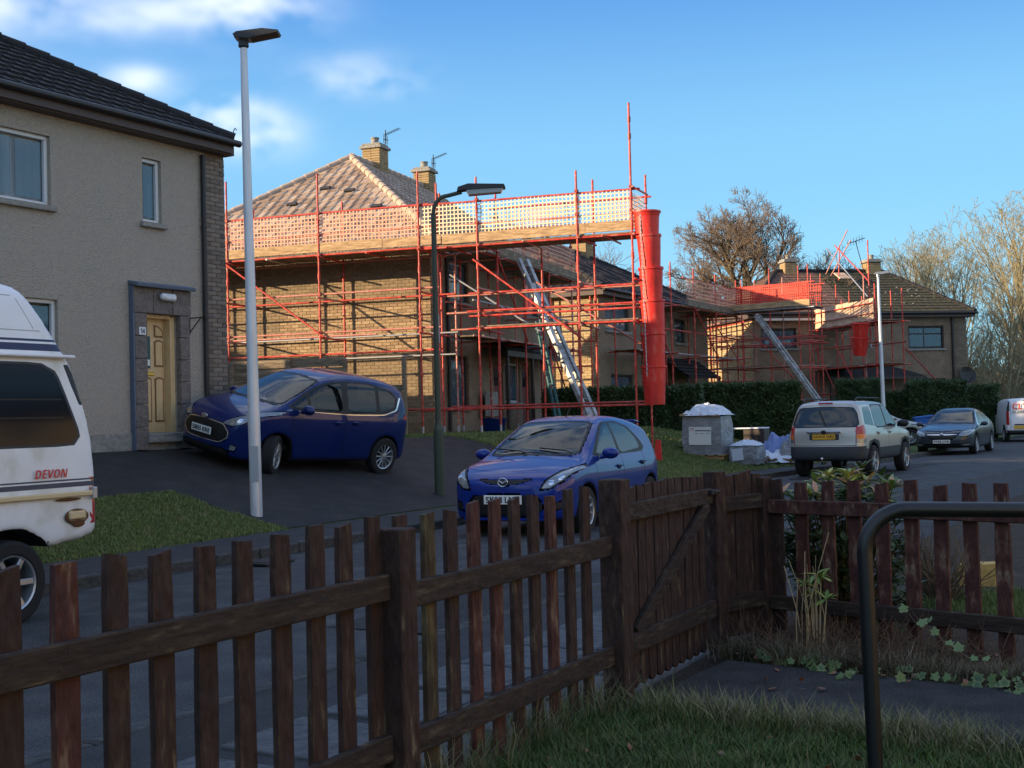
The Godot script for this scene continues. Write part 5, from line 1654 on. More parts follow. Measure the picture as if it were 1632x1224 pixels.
# feats: [name, material, view S/F/R/T, polygon, xmin, xmax]; sides are mirrored, F/R/T features join across the middle
func car(key: String, q: Dictionary, root: Node3D, body: Material, mats: Dictionary = {}) -> void:
	if not hulls.has(key):
		var hh := hull(q)
		var V: PackedVector3Array = hh[0]
		var N: PackedVector3Array = hh[1]
		var T: PackedInt32Array = hh[2]
		var feats: Array = q.feats
		var polys: Array[PackedVector2Array] = []
		var boxes: Array[Rect2] = []
		for f in feats:
			var p := pv(f[3])
			if p.size() > 4: p = soften(p)
			if Geometry2D.is_polygon_clockwise(p): p.reverse()
			polys.append(p)
			var bx := Rect2(p[0], Vector2.ZERO)
			for e in p: bx = bx.expand(e)
			boxes.append(bx)
		var out := {}
		for t in range(0, T.size(), 3):
			var a := V[T[t]]; var b := V[T[t + 1]]; var c := V[T[t + 2]]
			var na := N[T[t]]; var nb := N[T[t + 1]]; var nc := N[T[t + 2]]
			var fn := (b - a).cross(c - a)
			if fn.length() < 1e-9: continue
			fn = fn.normalized()
			var cen := (a + b + c) / 3.0
			var arch := false
			for w in q.wheels:
				if Vector2(cen.x - w, cen.y - q.wr).length() < q.arch + 0.03 and (fn.dot(Vector3(cen.x - w, cen.y - q.wr, 0).normalized()) < -0.5 or cen.z < q.zin + 0.03) and cen.z < q.hw - 0.02 and cen.z > q.zin - 0.1: arch = true
			if arch or (fn.y < -0.6 and cen.y < 0.4):
				_emit(out, "underside", [a, b, c], [na, nb, nc])
				continue
			var todo: Array = [[Vector3(1, 0, 0), Vector3(0, 1, 0), Vector3(0, 0, 1)]]
			for fi in feats.size():
				if todo.is_empty(): break
				var f: Array = feats[fi]
				var ok := false
				match f[2]:
					"S": ok = fn.z > 0.3
					"F": ok = fn.x > 0.04
					"R": ok = fn.x < -0.06
					"T": ok = fn.y > 0.25
				if not ok: continue
				if f.size() > 4 and (cen.x < f[4] or cen.x > f[5]): continue
				var A2 := _pj(a, f[2]); var B2 := _pj(b, f[2]); var C2 := _pj(c, f[2])
				var tb := Rect2(A2, Vector2.ZERO).expand(B2).expand(C2)
				if not boxes[fi].intersects(tb, true): continue
				var area := (B2 - A2).cross(C2 - A2)
				if absf(area) < 1e-8: continue
				var rest: Array = []
				for w3 in todo:
					var poly := PackedVector2Array()
					for e in w3: poly.append(A2 * e.x + B2 * e.y + C2 * e.z)
					var hit := Geometry2D.intersect_polygons(poly, polys[fi])
					if hit.is_empty():
						rest.append(w3)
						continue
					for h in hit: _emit_poly(out, f[0] + "|" + f[1], h, A2, B2, C2, area, [a, b, c], [na, nb, nc], fn)
					for h in Geometry2D.clip_polygons(poly, polys[fi]):
						var ws: Array = []
						for e in h: ws.append(_bary(e, A2, B2, C2, area))
						rest.append(ws)
				todo = rest
			for w3 in todo:
				if w3.size() < 3: continue
				for i in range(1, w3.size() - 1):
					var pp: Array = []
					var nn: Array = []
					for e in [w3[0], w3[i], w3[i + 1]]:
						pp.append(a * e.x + b * e.y + c * e.z)
						nn.append(na * e.x + nb * e.y + nc * e.z)
					_emit(out, "body", pp, nn)
		hulls[key] = out
	var made: Dictionary = hulls[key]
	if q.has("arr"): pass
	for k in made:
		var nm: String = k.split("|")[0]
		var mk: Material = body if nm == "body" else (M.black if nm == "underside" else mats.get(k.split("|")[1], M.get(k.split("|")[1])))
		var half: Array = made[k]
		var central := false
		for f in q.feats:
			if f[0] + "|" + f[1] == k and f[2] != "S" and (f.size() < 7): central = true
		if nm == "body" or nm == "underside": central = true
		var bb := mb()
		for sgn in [1.0, -1.0]:
			if not central: bb = mb()
			var hv: PackedVector3Array = half[0]
			var hn: PackedVector3Array = half[1]
			for i in range(0, hv.size(), 3):
				for e in ([0, 2, 1] if sgn > 0 else [0, 1, 2]):
					bb.v.append(Vector3(hv[i + e].x, hv[i + e].y, hv[i + e].z * sgn))
					bb.n.append(Vector3(hn[i + e].x, hn[i + e].y, hn[i + e].z * sgn))
					bb.c.append(Color.WHITE)
			if not central: put(bb, nm, mk, root)
		if central: put(bb, nm, mk, root)
func _pj(p: Vector3, view: String) -> Vector2:
	match view:
		"S": return Vector2(p.x, p.y)
		"T": return Vector2(p.x, p.z)
	return Vector2(p.z, p.y)
func _bary(p: Vector2, a: Vector2, b: Vector2, c: Vector2, area: float) -> Vector3:
	var v := (p - a).cross(c - a) / area
	var w := (b - a).cross(p - a) / area
	return Vector3(1.0 - v - w, v, w)
func _emit(out: Dictionary, k: String, p: Array, n: Array) -> void:
	if not out.has(k): out[k] = [PackedVector3Array(), PackedVector3Array()]
	out[k][0].append_array(PackedVector3Array(p))
	out[k][1].append_array(PackedVector3Array(n))
func _emit_poly(out: Dictionary, k: String, poly: PackedVector2Array, a2: Vector2, b2: Vector2, c2: Vector2, area: float, p: Array, n: Array, fn: Vector3) -> void:
	var ix := Geometry2D.triangulate_polygon(poly)
	for i in range(0, ix.size(), 3):
		var pp: Array = []
		var nn: Array = []
		for e in 3:
			var w := _bary(poly[ix[i + e]], a2, b2, c2, area)
			pp.append(p[0] * w.x + p[1] * w.y + p[2] * w.z)
			nn.append(n[0] * w.x + n[1] * w.y + n[2] * w.z)
		if (pp[1] - pp[0]).cross(pp[2] - pp[0]).dot(fn) < 0:
			pp = [pp[0], pp[2], pp[1]]
			nn = [nn[0], nn[2], nn[1]]
		_emit(out, k, pp, nn)
func wheel(root: Node3D, at: Vector3, r: float, wd: float, spokes: int, outer: float, steer := 0.0, rm: Material = null) -> void:
	var w := sub("wheel", root, Transform3D(Basis(Vector3.UP, steer) * Basis(Vector3.RIGHT, PI / 2 * outer), at))
	# local y points out of the car
	var b := mb()
	var rr := r * 0.66
	b.lathe([Vector2(rr, -wd / 2), Vector2(r * 0.9, -wd / 2), Vector2(r * 0.98, -wd * 0.4), Vector2(r, -wd * 0.25), Vector2(r, wd * 0.25), Vector2(r * 0.98, wd * 0.4), Vector2(r * 0.9, wd / 2), Vector2(rr * 1.05, wd * 0.5), Vector2(rr, wd * 0.42)], 32)
	put(b, "tyre", M.tyre, w)
	b = mb()
	b.lathe([Vector2(rr, wd * 0.44), Vector2(rr * 0.99, wd * 0.5), Vector2(rr * 0.93, wd * 0.46), Vector2(rr * 0.9, wd * 0.2), Vector2(rr * 0.88, -wd * 0.3)], 32)
	for i in spokes:
		var t := TAU * i / spokes
		var bs := Basis(Vector3.UP, t)
		b.cbox(bs * Vector3(rr * 0.54, wd * 0.34, 0), Vector3(rr * 0.82, wd * 0.14, rr * (1.3 / spokes)), 0.006, bs * Basis(Vector3.BACK, 0.06))
	b.lathe([Vector2(rr * 0.27, wd * 0.2), Vector2(rr * 0.25, wd * 0.42), Vector2(rr * 0.1, wd * 0.45), Vector2(0.0, wd * 0.45)], 16)
	put(b, "rim", rm if rm else M.rim, w)
	b = mb()
	b.lathe([Vector2(rr * 0.88, -wd * 0.28), Vector2(0.0, -wd * 0.25)], 24)
	b.lathe([Vector2(0.0, wd * 0.1), Vector2(rr * 0.5, wd * 0.1), Vector2(rr * 0.5, -wd * 0.2)], 20)
	put(b, "brake", M.black, w)
func plate(root: Node3D, s: String, t: Transform3D, m: Material, w := 0.52, h := 0.111) -> void:
	var b := mb()
	b.cbox(Vector3.ZERO, Vector3(w, h, 0.012), 0.004)
	var p := put(b, "number_plate", m, root)
	p.transform = t
	if s != "": text(p, "lettering", s, Transform3D(Basis.IDENTITY, Vector3(0, 0, 0.0075)), w * 0.88, h * 0.66, M.ink)
# transform facing forward (+x) or backward on a car
func face(x: float, y: float, z: float, back := false, tilt := 0.0) -> Transform3D:
	var b := Basis(Vector3(0, 0, -1), Vector3.UP, Vector3(1, 0, 0)) if not back else Basis(Vector3(0, 0, 1), Vector3.UP, Vector3(-1, 0, 0))
	return Transform3D(b * Basis(Vector3.RIGHT, tilt), Vector3(x, y, z))
func mirrors(root: Node3D, x: float, y: float, z: float, m: Material, s := 1.0) -> void:
	for sg in [-1.0, 1.0]:
		var b := mb()
		b.ball(Vector3(x, y, sg * z), Vector3(0.085, 0.075, 0.115) * s, 14)
		b.tube(Vector3(x + 0.02, y - 0.05, sg * (z - 0.14)), Vector3(x, y - 0.02, sg * (z - 0.02)), 0.03, 0.04, 8)
		put(b, "mirror", m, root)
func handles(root: Node3D, pts: Array, z: float, m: Material) -> void:
	for p in pts:
		for sg in [-1.0, 1.0]:
			var b := mb()
			b.ball(Vector3(p[0] + 0.02, p[1] - 0.01, sg * (z - 0.012)), Vector3(0.075, 0.035, 0.014), 10)
			b.path([Vector3(p[0] - 0.09, p[1], sg * (z - 0.005)), Vector3(p[0] - 0.05, p[1] + 0.005, sg * (z + 0.018)), Vector3(p[0] + 0.06, p[1] + 0.007, sg * (z + 0.018)), Vector3(p[0] + 0.1, p[1] + 0.004, sg * (z - 0.004))], 0.011, 6)
			put(b, "door_handle", m, root)
func disc(x: float, y: float, r: float) -> Array:
	var a: Array = []
	for i in 8: a.append_array([x + r * cos(TAU * i / 8), y + r * sin(TAU * i / 8)])
	return a
func rect(x0: float, y0: float, x1: float, y1: float) -> Array: return [x0, y0, x1, y0, x1, y1, x0, y1]
func seat_car(t: Transform3D, pitch := 0.0, roll := 0.0) -> Transform3D:
	return t * Transform3D(Basis(Vector3.BACK, pitch) * Basis(Vector3.RIGHT, roll), Vector3.ZERO)

func spec_mazda() -> Dictionary:
	return {cell = 0.027, zin = 0.5, hw = 0.848, wr = 0.295, arch = 0.335, wheels = [1.15, -1.34], belt = 0.95, bow = 0.1, bow_glass = 0.3, crown = 0.045, round = 0.1,
		side = [1.90, 0.2, 1.95, 0.36, 1.965, 0.55, 1.93, 0.68, 1.78, 0.79, 1.45, 0.89, 1.02, 0.975, 0.62, 1.21, 0.25, 1.38, -0.1, 1.462, -0.55, 1.482, -1.05, 1.45, -1.5, 1.375, -1.7, 1.31, -1.76, 1.22, -1.84, 1.0, -1.93, 0.86, -1.96, 0.6, -1.94, 0.36, -1.86, 0.24, -1.5, 0.19, 1.5, 0.17],
		front = [-0.5, 0.12, 0.66, 0.12, 0.8, 0.2, 0.845, 0.42, 0.86, 0.66, 0.835, 0.86, 0.775, 0.97, 0.69, 1.2, 0.6, 1.38, 0.53, 1.49, 0.42, 1.6, -0.5, 1.62],
		plan = [1.98, -0.4, 1.98, 0.3, 1.95, 0.55, 1.84, 0.74, 1.6, 0.84, 1.1, 0.868, -1.3, 0.868, -1.7, 0.83, -1.9, 0.72, -1.97, 0.5, -1.98, -0.4],
		feats = [["windscreen", "glass_car", "F", [-0.1, 1.005, 0.6, 0.995, 0.56, 1.17, 0.485, 1.375, -0.1, 1.395], 0.0, 1.1],
			["windscreen_trim", "black", "F", [-0.1, 0.98, 0.625, 0.972, 0.585, 1.18, 0.505, 1.392, -0.1, 1.412], 0.0, 1.1],
			["window", "glass_car", "S", [0.66, 0.985, 0.4, 1.16, 0.18, 1.29, 0.0, 1.355, -0.15, 1.375, -0.13, 0.965], -0.2, 0.9],
			["quarter_window", "glass_car", "S", [-0.23, 0.965, -0.22, 1.375, -0.55, 1.36, -0.85, 1.28, -1.02, 1.14, -1.06, 1.01], -1.1, -0.15],
			["window_trim", "black", "S", [0.86, 0.945, 0.42, 1.2, 0.18, 1.325, 0.0, 1.385, -0.5, 1.395, -0.9, 1.31, -1.15, 1.14, -1.26, 1.02, -1.1, 0.955], -1.4, 1.0],
			["rear_window", "glass_car", "R", [-0.1, 1.0, 0.58, 1.0, 0.5, 1.3, -0.1, 1.32], -2.0, -1.5],
			["headlamp_bowl", "chrome", "F", disc(0.705, 0.735, 0.036), 1.1, 2.0, 2], ["headlamp_bowl", "chrome", "F", disc(0.61, 0.675, 0.034), 1.1, 2.0, 2], ["headlight", "lens", "F", [0.5, 0.605, 0.6, 0.61, 0.74, 0.71, 0.815, 0.83, 0.79, 0.855, 0.67, 0.79, 0.56, 0.7], 1.1, 2.0, 2],
			["headlight_rim", "black", "F", [0.48, 0.595, 0.61, 0.597, 0.755, 0.7, 0.83, 0.84, 0.79, 0.868, 0.66, 0.805, 0.545, 0.71], 1.1, 2.0, 2],
			["badge_slot", "black", "F", [-0.1, 0.645, 0.14, 0.655, 0.34, 0.7, 0.36, 0.715, -0.1, 0.705], 1.5, 2.0],
			["lower_grille", "black", "F", [-0.1, 0.27, 0.38, 0.27, 0.5, 0.34, 0.5, 0.42, 0.4, 0.52, -0.1, 0.53], 1.5, 2.0],
			["fog_lamp", "black", "F", [0.6, 0.33, 0.72, 0.36, 0.72, 0.44, 0.62, 0.42], 1.4, 2.0, 2],
			["tail_light", "lamp_red", "S", [-1.62, 0.83, -1.74, 0.83, -1.86, 0.98, -1.78, 1.04, -1.7, 1.0], -2.0, -1.5],
			["panel_gap", "gap", "S", stripe(0.84, 0.95, 0.76, 0.3)], ["panel_gap", "gap", "S", stripe(-0.19, 0.96, -0.22, 0.26)], ["panel_gap", "gap", "S", stripe(-1.12, 0.97, -0.98, 0.55)], ["panel_gap", "gap", "S", stripe(0.78, 0.25, -0.9, 0.25)],
			]}
func spec_bmax() -> Dictionary:
	return {cell = 0.029, zin = 0.5, hw = 0.875, wr = 0.315, arch = 0.36, wheels = [1.17, -1.32], belt = 1.0, bow = 0.12, bow_glass = 0.25, crown = 0.045, round = 0.1,
		side = [2.0, 0.22, 2.04, 0.4, 2.05, 0.62, 2.0, 0.78, 1.88, 0.89, 1.55, 1.0, 1.15, 1.08, 0.75, 1.27, 0.35, 1.46, 0.0, 1.56, -0.4, 1.605, -0.95, 1.6, -1.5, 1.54, -1.78, 1.46, -1.86, 1.3, -1.95, 1.05, -2.02, 0.92, -2.05, 0.62, -2.02, 0.34, -1.9, 0.26, -1.5, 0.22, 1.5, 0.19],
		front = [-0.5, 0.12, 0.7, 0.12, 0.84, 0.22, 0.875, 0.45, 0.885, 0.7, 0.865, 0.92, 0.82, 1.04, 0.73, 1.28, 0.645, 1.48, 0.56, 1.6, 0.42, 1.72, -0.5, 1.74],
		plan = [2.07, -0.4, 2.07, 0.3, 2.03, 0.58, 1.9, 0.77, 1.6, 0.87, 1.1, 0.89, -1.4, 0.89, -1.75, 0.85, -1.96, 0.74, -2.05, 0.5, -2.06, -0.4],
		feats = [["windscreen", "glass_car", "F", [-0.1, 1.11, 0.64, 1.1, 0.59, 1.3, 0.51, 1.47, -0.1, 1.5], -0.2, 1.3],
			["windscreen_trim", "black", "F", [-0.1, 1.085, 0.665, 1.075, 0.615, 1.31, 0.53, 1.488, -0.1, 1.518], -0.2, 1.3],
			["front_quarter_window", "glass_car", "S", [0.93, 1.08, 0.62, 1.24, 0.56, 1.24, 0.56, 1.07], 0.4, 1.1],
			["window", "glass_car", "S", [0.5, 1.06, 0.5, 1.29, 0.3, 1.38, 0.05, 1.455, -0.22, 1.485, -0.22, 1.03], -0.3, 0.6],
			["rear_door_window", "glass_car", "S", [-0.36, 1.03, -0.36, 1.49, -0.85, 1.48, -1.02, 1.45, -1.02, 1.05], -1.1, -0.3],
			["rear_quarter_window", "glass_car", "S", [-1.1, 1.06, -1.1, 1.43, -1.36, 1.38, -1.5, 1.28, -1.46, 1.13], -1.6, -1.05],
			["window_trim", "black", "S", [1.02, 1.05, 0.6, 1.28, 0.3, 1.41, 0.0, 1.49, -0.36, 1.515, -0.9, 1.505, -1.4, 1.41, -1.56, 1.28, -1.5, 1.1, -1.2, 1.03, -0.3, 1.0], -1.7, 1.2],
			["chrome_strip", "chrome", "S", [1.1, 1.03, 0.3, 1.0, -0.4, 0.985, -1.2, 1.0, -1.52, 1.08, -1.64, 1.3, -1.6, 1.3, -1.5, 1.1, -1.2, 1.018, -0.4, 1.0, 0.3, 1.015], -1.8, 1.2],
			["rear_window", "glass_car", "R", [-0.1, 1.05, 0.66, 1.05, 0.56, 1.42, -0.1, 1.45], -2.1, -1.6],
			["headlamp_bowl", "chrome", "F", disc(0.6, 0.775, 0.034), 1.0, 2.1, 2], ["headlamp_bowl", "chrome", "F", disc(0.7, 0.82, 0.036), 1.0, 2.1, 2], ["headlight", "lens", "F", [0.42, 0.74, 0.62, 0.72, 0.76, 0.78, 0.85, 0.98, 0.82, 1.0, 0.68, 0.9, 0.5, 0.8], 1.0, 2.1, 2],
			["grille", "black", "F", [-0.1, 0.44, 0.42, 0.45, 0.56, 0.54, 0.56, 0.62, 0.44, 0.72, -0.1, 0.75], 1.5, 2.1],
			["grille_surround", "chrome", "F", [-0.1, 0.425, 0.43, 0.435, 0.58, 0.53, 0.58, 0.63, 0.45, 0.735, -0.1, 0.762], 1.5, 2.1],
			["lower_intake", "black", "F", [-0.1, 0.2, 0.5, 0.2, 0.62, 0.3, 0.5, 0.36, -0.1, 0.37], 1.5, 2.1],
			["fog_lamp", "lens", "F", [0.62, 0.36, 0.7, 0.36, 0.72, 0.42, 0.64, 0.44], 1.4, 2.1, 2],
			["tail_light", "lamp_red", "S", [-1.68, 0.95, -1.86, 0.93, -2.02, 0.98, -2.0, 1.06, -1.84, 1.1], -2.1, -1.6],
			["panel_gap", "gap", "S", stripe(0.9, 1.03, 0.84, 0.32)], ["panel_gap", "gap", "S", stripe(-0.29, 1.02, -0.3, 0.28)], ["panel_gap", "gap", "S", stripe(-1.35, 1.02, -1.05, 0.62)], ["panel_gap", "gap", "S", stripe(0.85, 0.28, -0.95, 0.28)],
			]}
func spec_suv() -> Dictionary:
	return {cell = 0.04, zin = 0.55, hw = 0.9, wr = 0.36, arch = 0.42, wheels = [1.32, -1.3], belt = 1.08, bow = 0.08, bow_glass = 0.2, crown = 0.03, round = 0.1,
		side = [2.16, 0.36, 2.2, 0.6, 2.18, 0.9, 2.0, 1.02, 1.2, 1.1, 0.95, 1.15, 0.5, 1.52, 0.3, 1.68, 0.0, 1.74, -1.5, 1.75, -1.9, 1.72, -2.0, 1.62, -2.1, 1.2, -2.17, 1.1, -2.18, 0.72, -2.24, 0.66, -2.24, 0.45, -2.1, 0.36],
		front = [-0.5, 0.24, 0.74, 0.24, 0.86, 0.36, 0.905, 0.6, 0.905, 0.9, 0.88, 1.06, 0.8, 1.3, 0.73, 1.55, 0.66, 1.7, 0.52, 1.8, -0.5, 1.84],
		plan = [2.22, -0.4, 2.2, 0.55, 2.0, 0.82, 1.6, 0.91, -1.8, 0.91, -2.08, 0.85, -2.2, 0.7, -2.25, 0.4, -2.25, -0.4],
		feats = [["rear_window", "glass_grey", "R", [-0.1, 1.16, 0.68, 1.16, 0.74, 1.22, 0.68, 1.45, 0.6, 1.57, -0.1, 1.6], -2.3, -1.85],
			["rear_window_seal", "black", "R", [-0.1, 1.14, 0.7, 1.135, 0.765, 1.21, 0.7, 1.46, 0.61, 1.59, -0.1, 1.62], -2.3, -1.85],
			["tail_light", "lamp_red", "R", [0.72, 0.98, 0.86, 0.98, 0.92, 1.12, 0.82, 1.19, 0.74, 1.13], -2.3, -1.6, 2],
			["indicator", "lamp_amber", "R", [0.72, 0.88, 0.9, 0.88, 0.9, 0.98, 0.72, 0.98], -2.3, -1.6, 2],
			["reversing_lamp", "lens", "R", [0.72, 0.79, 0.9, 0.79, 0.9, 0.88, 0.72, 0.88], -2.3, -1.6, 2],
			["tail_light_side", "lamp_red", "S", [-1.98, 0.8, -2.18, 0.8, -2.18, 1.12, -2.05, 1.18], -2.3, -1.8],
			["tailgate_gap", "gap", "R", stripe(-0.1, 0.735, 0.72, 0.735, 0.014)], ["tailgate_gap", "gap", "R", stripe(0.705, 0.735, 0.715, 1.2, 0.014)],
			["plate_recess", "plastic_dark", "R", rect(-0.1, 0.86, 0.34, 1.0), -2.3, -2.0],
			["cladding", "plastic_dark", "R", rect(-0.1, 0.2, 1.0, 0.715), -2.4, -1.5],
			["cladding", "plastic_dark", "S", rect(-2.4, 0.2, 2.4, 0.66)],
			["cladding", "plastic_dark", "S", [0.86, 0.66, 0.95, 0.82, 1.32, 0.86, 1.7, 0.82, 1.8, 0.66]],
			["cladding", "plastic_dark", "S", [-1.76, 0.66, -1.66, 0.82, -1.3, 0.86, -0.94, 0.82, -0.84, 0.66]],
			["cladding", "plastic_dark", "F", rect(-0.1, 0.2, 1.0, 0.62), 1.5, 2.4],
			["window", "glass_car", "S", [0.62, 1.17, 0.3, 1.5, 0.15, 1.6, -0.1, 1.62, -0.1, 1.13], -0.2, 0.9], ["rear_door_window", "glass_car", "S", [-0.2, 1.13, -0.2, 1.62, -0.85, 1.62, -1.0, 1.55, -1.05, 1.14], -1.1, -0.15], ["rear_quarter_window", "glass_car", "S", [-1.15, 1.15, -1.1, 1.6, -1.65, 1.58, -1.82, 1.2], -1.9, -1.05],
			["window_trim", "black", "S", [0.75, 1.12, 0.25, 1.6, 0.0, 1.645, -1.0, 1.65, -1.1, 1.1], -1.1, 0.9],
			["windscreen", "glass_car", "F", [-0.1, 1.18, 0.7, 1.17, 0.6, 1.6, -0.1, 1.64], 0.0, 1.2],
			["headlight", "lens", "F", [0.5, 0.78, 0.84, 0.78, 0.86, 0.98, 0.5, 0.96], 1.6, 2.3, 2], ["grille", "black", "F", rect(-0.1, 0.7, 0.42, 0.9), 1.6, 2.3],
			["panel_gap", "gap", "S", stripe(0.85, 1.1, 0.85, 0.4)], ["panel_gap", "gap", "S", stripe(-0.15, 1.1, -0.15, 0.4)], ["panel_gap", "gap", "S", stripe(-1.08, 1.1, -0.9, 0.7)]]}
func spec_saloon() -> Dictionary:
	return {cell = 0.042, zin = 0.55, hw = 0.92, wr = 0.33, arch = 0.375, wheels = [1.42, -1.32], belt = 0.92, bow = 0.12, bow_glass = 0.25, crown = 0.04, round = 0.1,
		side = [2.36, 0.2, 2.41, 0.4, 2.41, 0.58, 2.33, 0.72, 2.0, 0.83, 1.5, 0.92, 1.05, 0.98, 0.6, 1.2, 0.15, 1.4, -0.3, 1.49, -0.8, 1.49, -1.4, 1.36, -1.9, 1.14, -2.3, 1.03, -2.4, 0.9, -2.42, 0.55, -2.36, 0.3, -2.2, 0.22],
		front = [-0.5, 0.12, 0.74, 0.12, 0.88, 0.22, 0.92, 0.5, 0.925, 0.7, 0.89, 0.88, 0.83, 0.97, 0.72, 1.22, 0.6, 1.42, 0.5, 1.52, 0.3, 1.6, -0.5, 1.62],
		plan = [2.43, -0.4, 2.42, 0.35, 2.36, 0.64, 2.2, 0.82, 1.9, 0.91, 1.2, 0.93, -1.5, 0.93, -2.1, 0.86, -2.36, 0.7, -2.43, 0.4, -2.43, -0.4],
		feats = [["windscreen", "glass_car", "F", [-0.1, 1.02, 0.7, 1.0, 0.55, 1.38, -0.1, 1.42], 0.0, 1.2],
			["windscreen_trim", "black", "F", [-0.1, 0.99, 0.74, 0.97, 0.57, 1.41, -0.1, 1.44], 0.0, 1.2],
			["window", "glass_car", "S", [0.75, 0.97, 0.3, 1.23, 0.0, 1.35, -0.25, 1.395, -0.25, 0.95], -0.3, 0.9], ["rear_door_window", "glass_car", "S", [-0.35, 0.95, -0.35, 1.395, -0.8, 1.385, -1.15, 1.28, -1.5, 1.1, -1.3, 1.0], -1.6, -0.3],
			["window_trim", "chrome", "S", [0.88, 0.94, 0.3, 1.26, 0.0, 1.375, -0.3, 1.415, -0.85, 1.405, -1.2, 1.3, -1.62, 1.1, -1.35, 0.97, -0.3, 0.93], -1.7, 1.0],
			["rear_window", "glass_car", "R", [-0.1, 1.15, 0.6, 1.14, 0.5, 1.38, -0.1, 1.4], -2.0, -1.0],
			["headlight", "lens", "F", [0.5, 0.62, 0.68, 0.6, 0.84, 0.66, 0.9, 0.8, 0.86, 0.83, 0.7, 0.78, 0.54, 0.72], 1.6, 2.5, 2],
			["chrome_bar", "chrome", "F", [-0.1, 0.63, 0.46, 0.655, 0.46, 0.675, -0.1, 0.69], 1.8, 2.5],
			["grille", "black", "F", [-0.1, 0.53, 0.38, 0.54, 0.45, 0.65, -0.1, 0.66], 1.8, 2.5],
			["lower_intake", "black", "F", [-0.1, 0.22, 0.5, 0.22, 0.56, 0.34, -0.1, 0.36], 1.8, 2.5], ["fog_lamp", "lens", "F", [0.62, 0.3, 0.8, 0.32, 0.82, 0.37, 0.62, 0.36], 1.6, 2.5, 2],
			["tail_light", "lamp_red", "R", [0.5, 0.82, 0.85, 0.82, 0.88, 0.98, 0.5, 0.96], -2.5, -1.9, 2],
			["panel_gap", "gap", "S", stripe(0.9, 0.94, 0.86, 0.3)], ["panel_gap", "gap", "S", stripe(-0.3, 0.94, -0.32, 0.3)], ["panel_gap", "gap", "S", stripe(-1.3, 0.95, -1.0, 0.6)], ["bonnet_gap", "gap", "F", stripe(-0.1, 0.74, 0.56, 0.78, 0.012), 1.4, 2.5]]}
func spec_hatch() -> Dictionary:
	return {cell = 0.045, zin = 0.5, hw = 0.87, wr = 0.31, arch = 0.36, wheels = [1.3, -1.3], belt = 0.95, bow = 0.1, bow_glass = 0.25, crown = 0.04, round = 0.1,
		side = [2.08, 0.2, 2.14, 0.5, 2.08, 0.68, 1.8, 0.82, 1.3, 0.93, 1.0, 1.0, 0.5, 1.28, 0.1, 1.42, -0.4, 1.48, -1.1, 1.46, -1.6, 1.36, -1.85, 1.2, -2.0, 0.95, -2.1, 0.8, -2.12, 0.4, -2.0, 0.22],
		front = [-0.5, 0.12, 0.7, 0.12, 0.83, 0.22, 0.87, 0.5, 0.87, 0.75, 0.83, 0.93, 0.74, 1.15, 0.62, 1.38, 0.5, 1.5, -0.5, 1.58],
		plan = [2.15, -0.4, 2.1, 0.5, 1.9, 0.76, 1.5, 0.88, -1.6, 0.88, -1.95, 0.8, -2.1, 0.55, -2.13, -0.4],
		feats = [["windscreen", "glass_car", "F", [-0.1, 1.03, 0.68, 1.02, 0.56, 1.38, -0.1, 1.41], 0.0, 1.2],
			["window", "glass_car", "S", [0.72, 1.02, 0.3, 1.26, 0.0, 1.37, -0.25, 1.39, -0.25, 0.98], -0.3, 0.9], ["rear_door_window", "glass_car", "S", [-0.34, 0.98, -0.34, 1.39, -0.9, 1.35, -1.3, 1.22, -1.4, 1.05], -1.5, -0.3],
			["window_trim", "black", "S", [0.9, 0.97, 0.3, 1.3, 0.0, 1.4, -0.3, 1.42, -0.95, 1.38, -1.4, 1.24, -1.52, 1.03, -0.3, 0.95], -1.6, 1.0],
			["rear_window", "glass_car", "R", [-0.1, 1.02, 0.62, 1.02, 0.5, 1.34, -0.1, 1.37], -2.2, -1.5],
			["headlight", "lens", "F", [0.45, 0.6, 0.7, 0.58, 0.83, 0.78, 0.6, 0.74], 1.3, 2.2, 2], ["lower_grille", "black", "F", rect(-0.1, 0.26, 0.5, 0.44), 1.5, 2.2],
			["tail_light", "lamp_red", "R", [0.55, 0.72, 0.84, 0.72, 0.86, 0.98, 0.6, 0.94], -2.2, -1.6, 2],
			["panel_gap", "gap", "S", stripe(0.85, 0.95, 0.8, 0.3)], ["panel_gap", "gap", "S", stripe(-0.3, 0.95, -0.3, 0.3)]]}
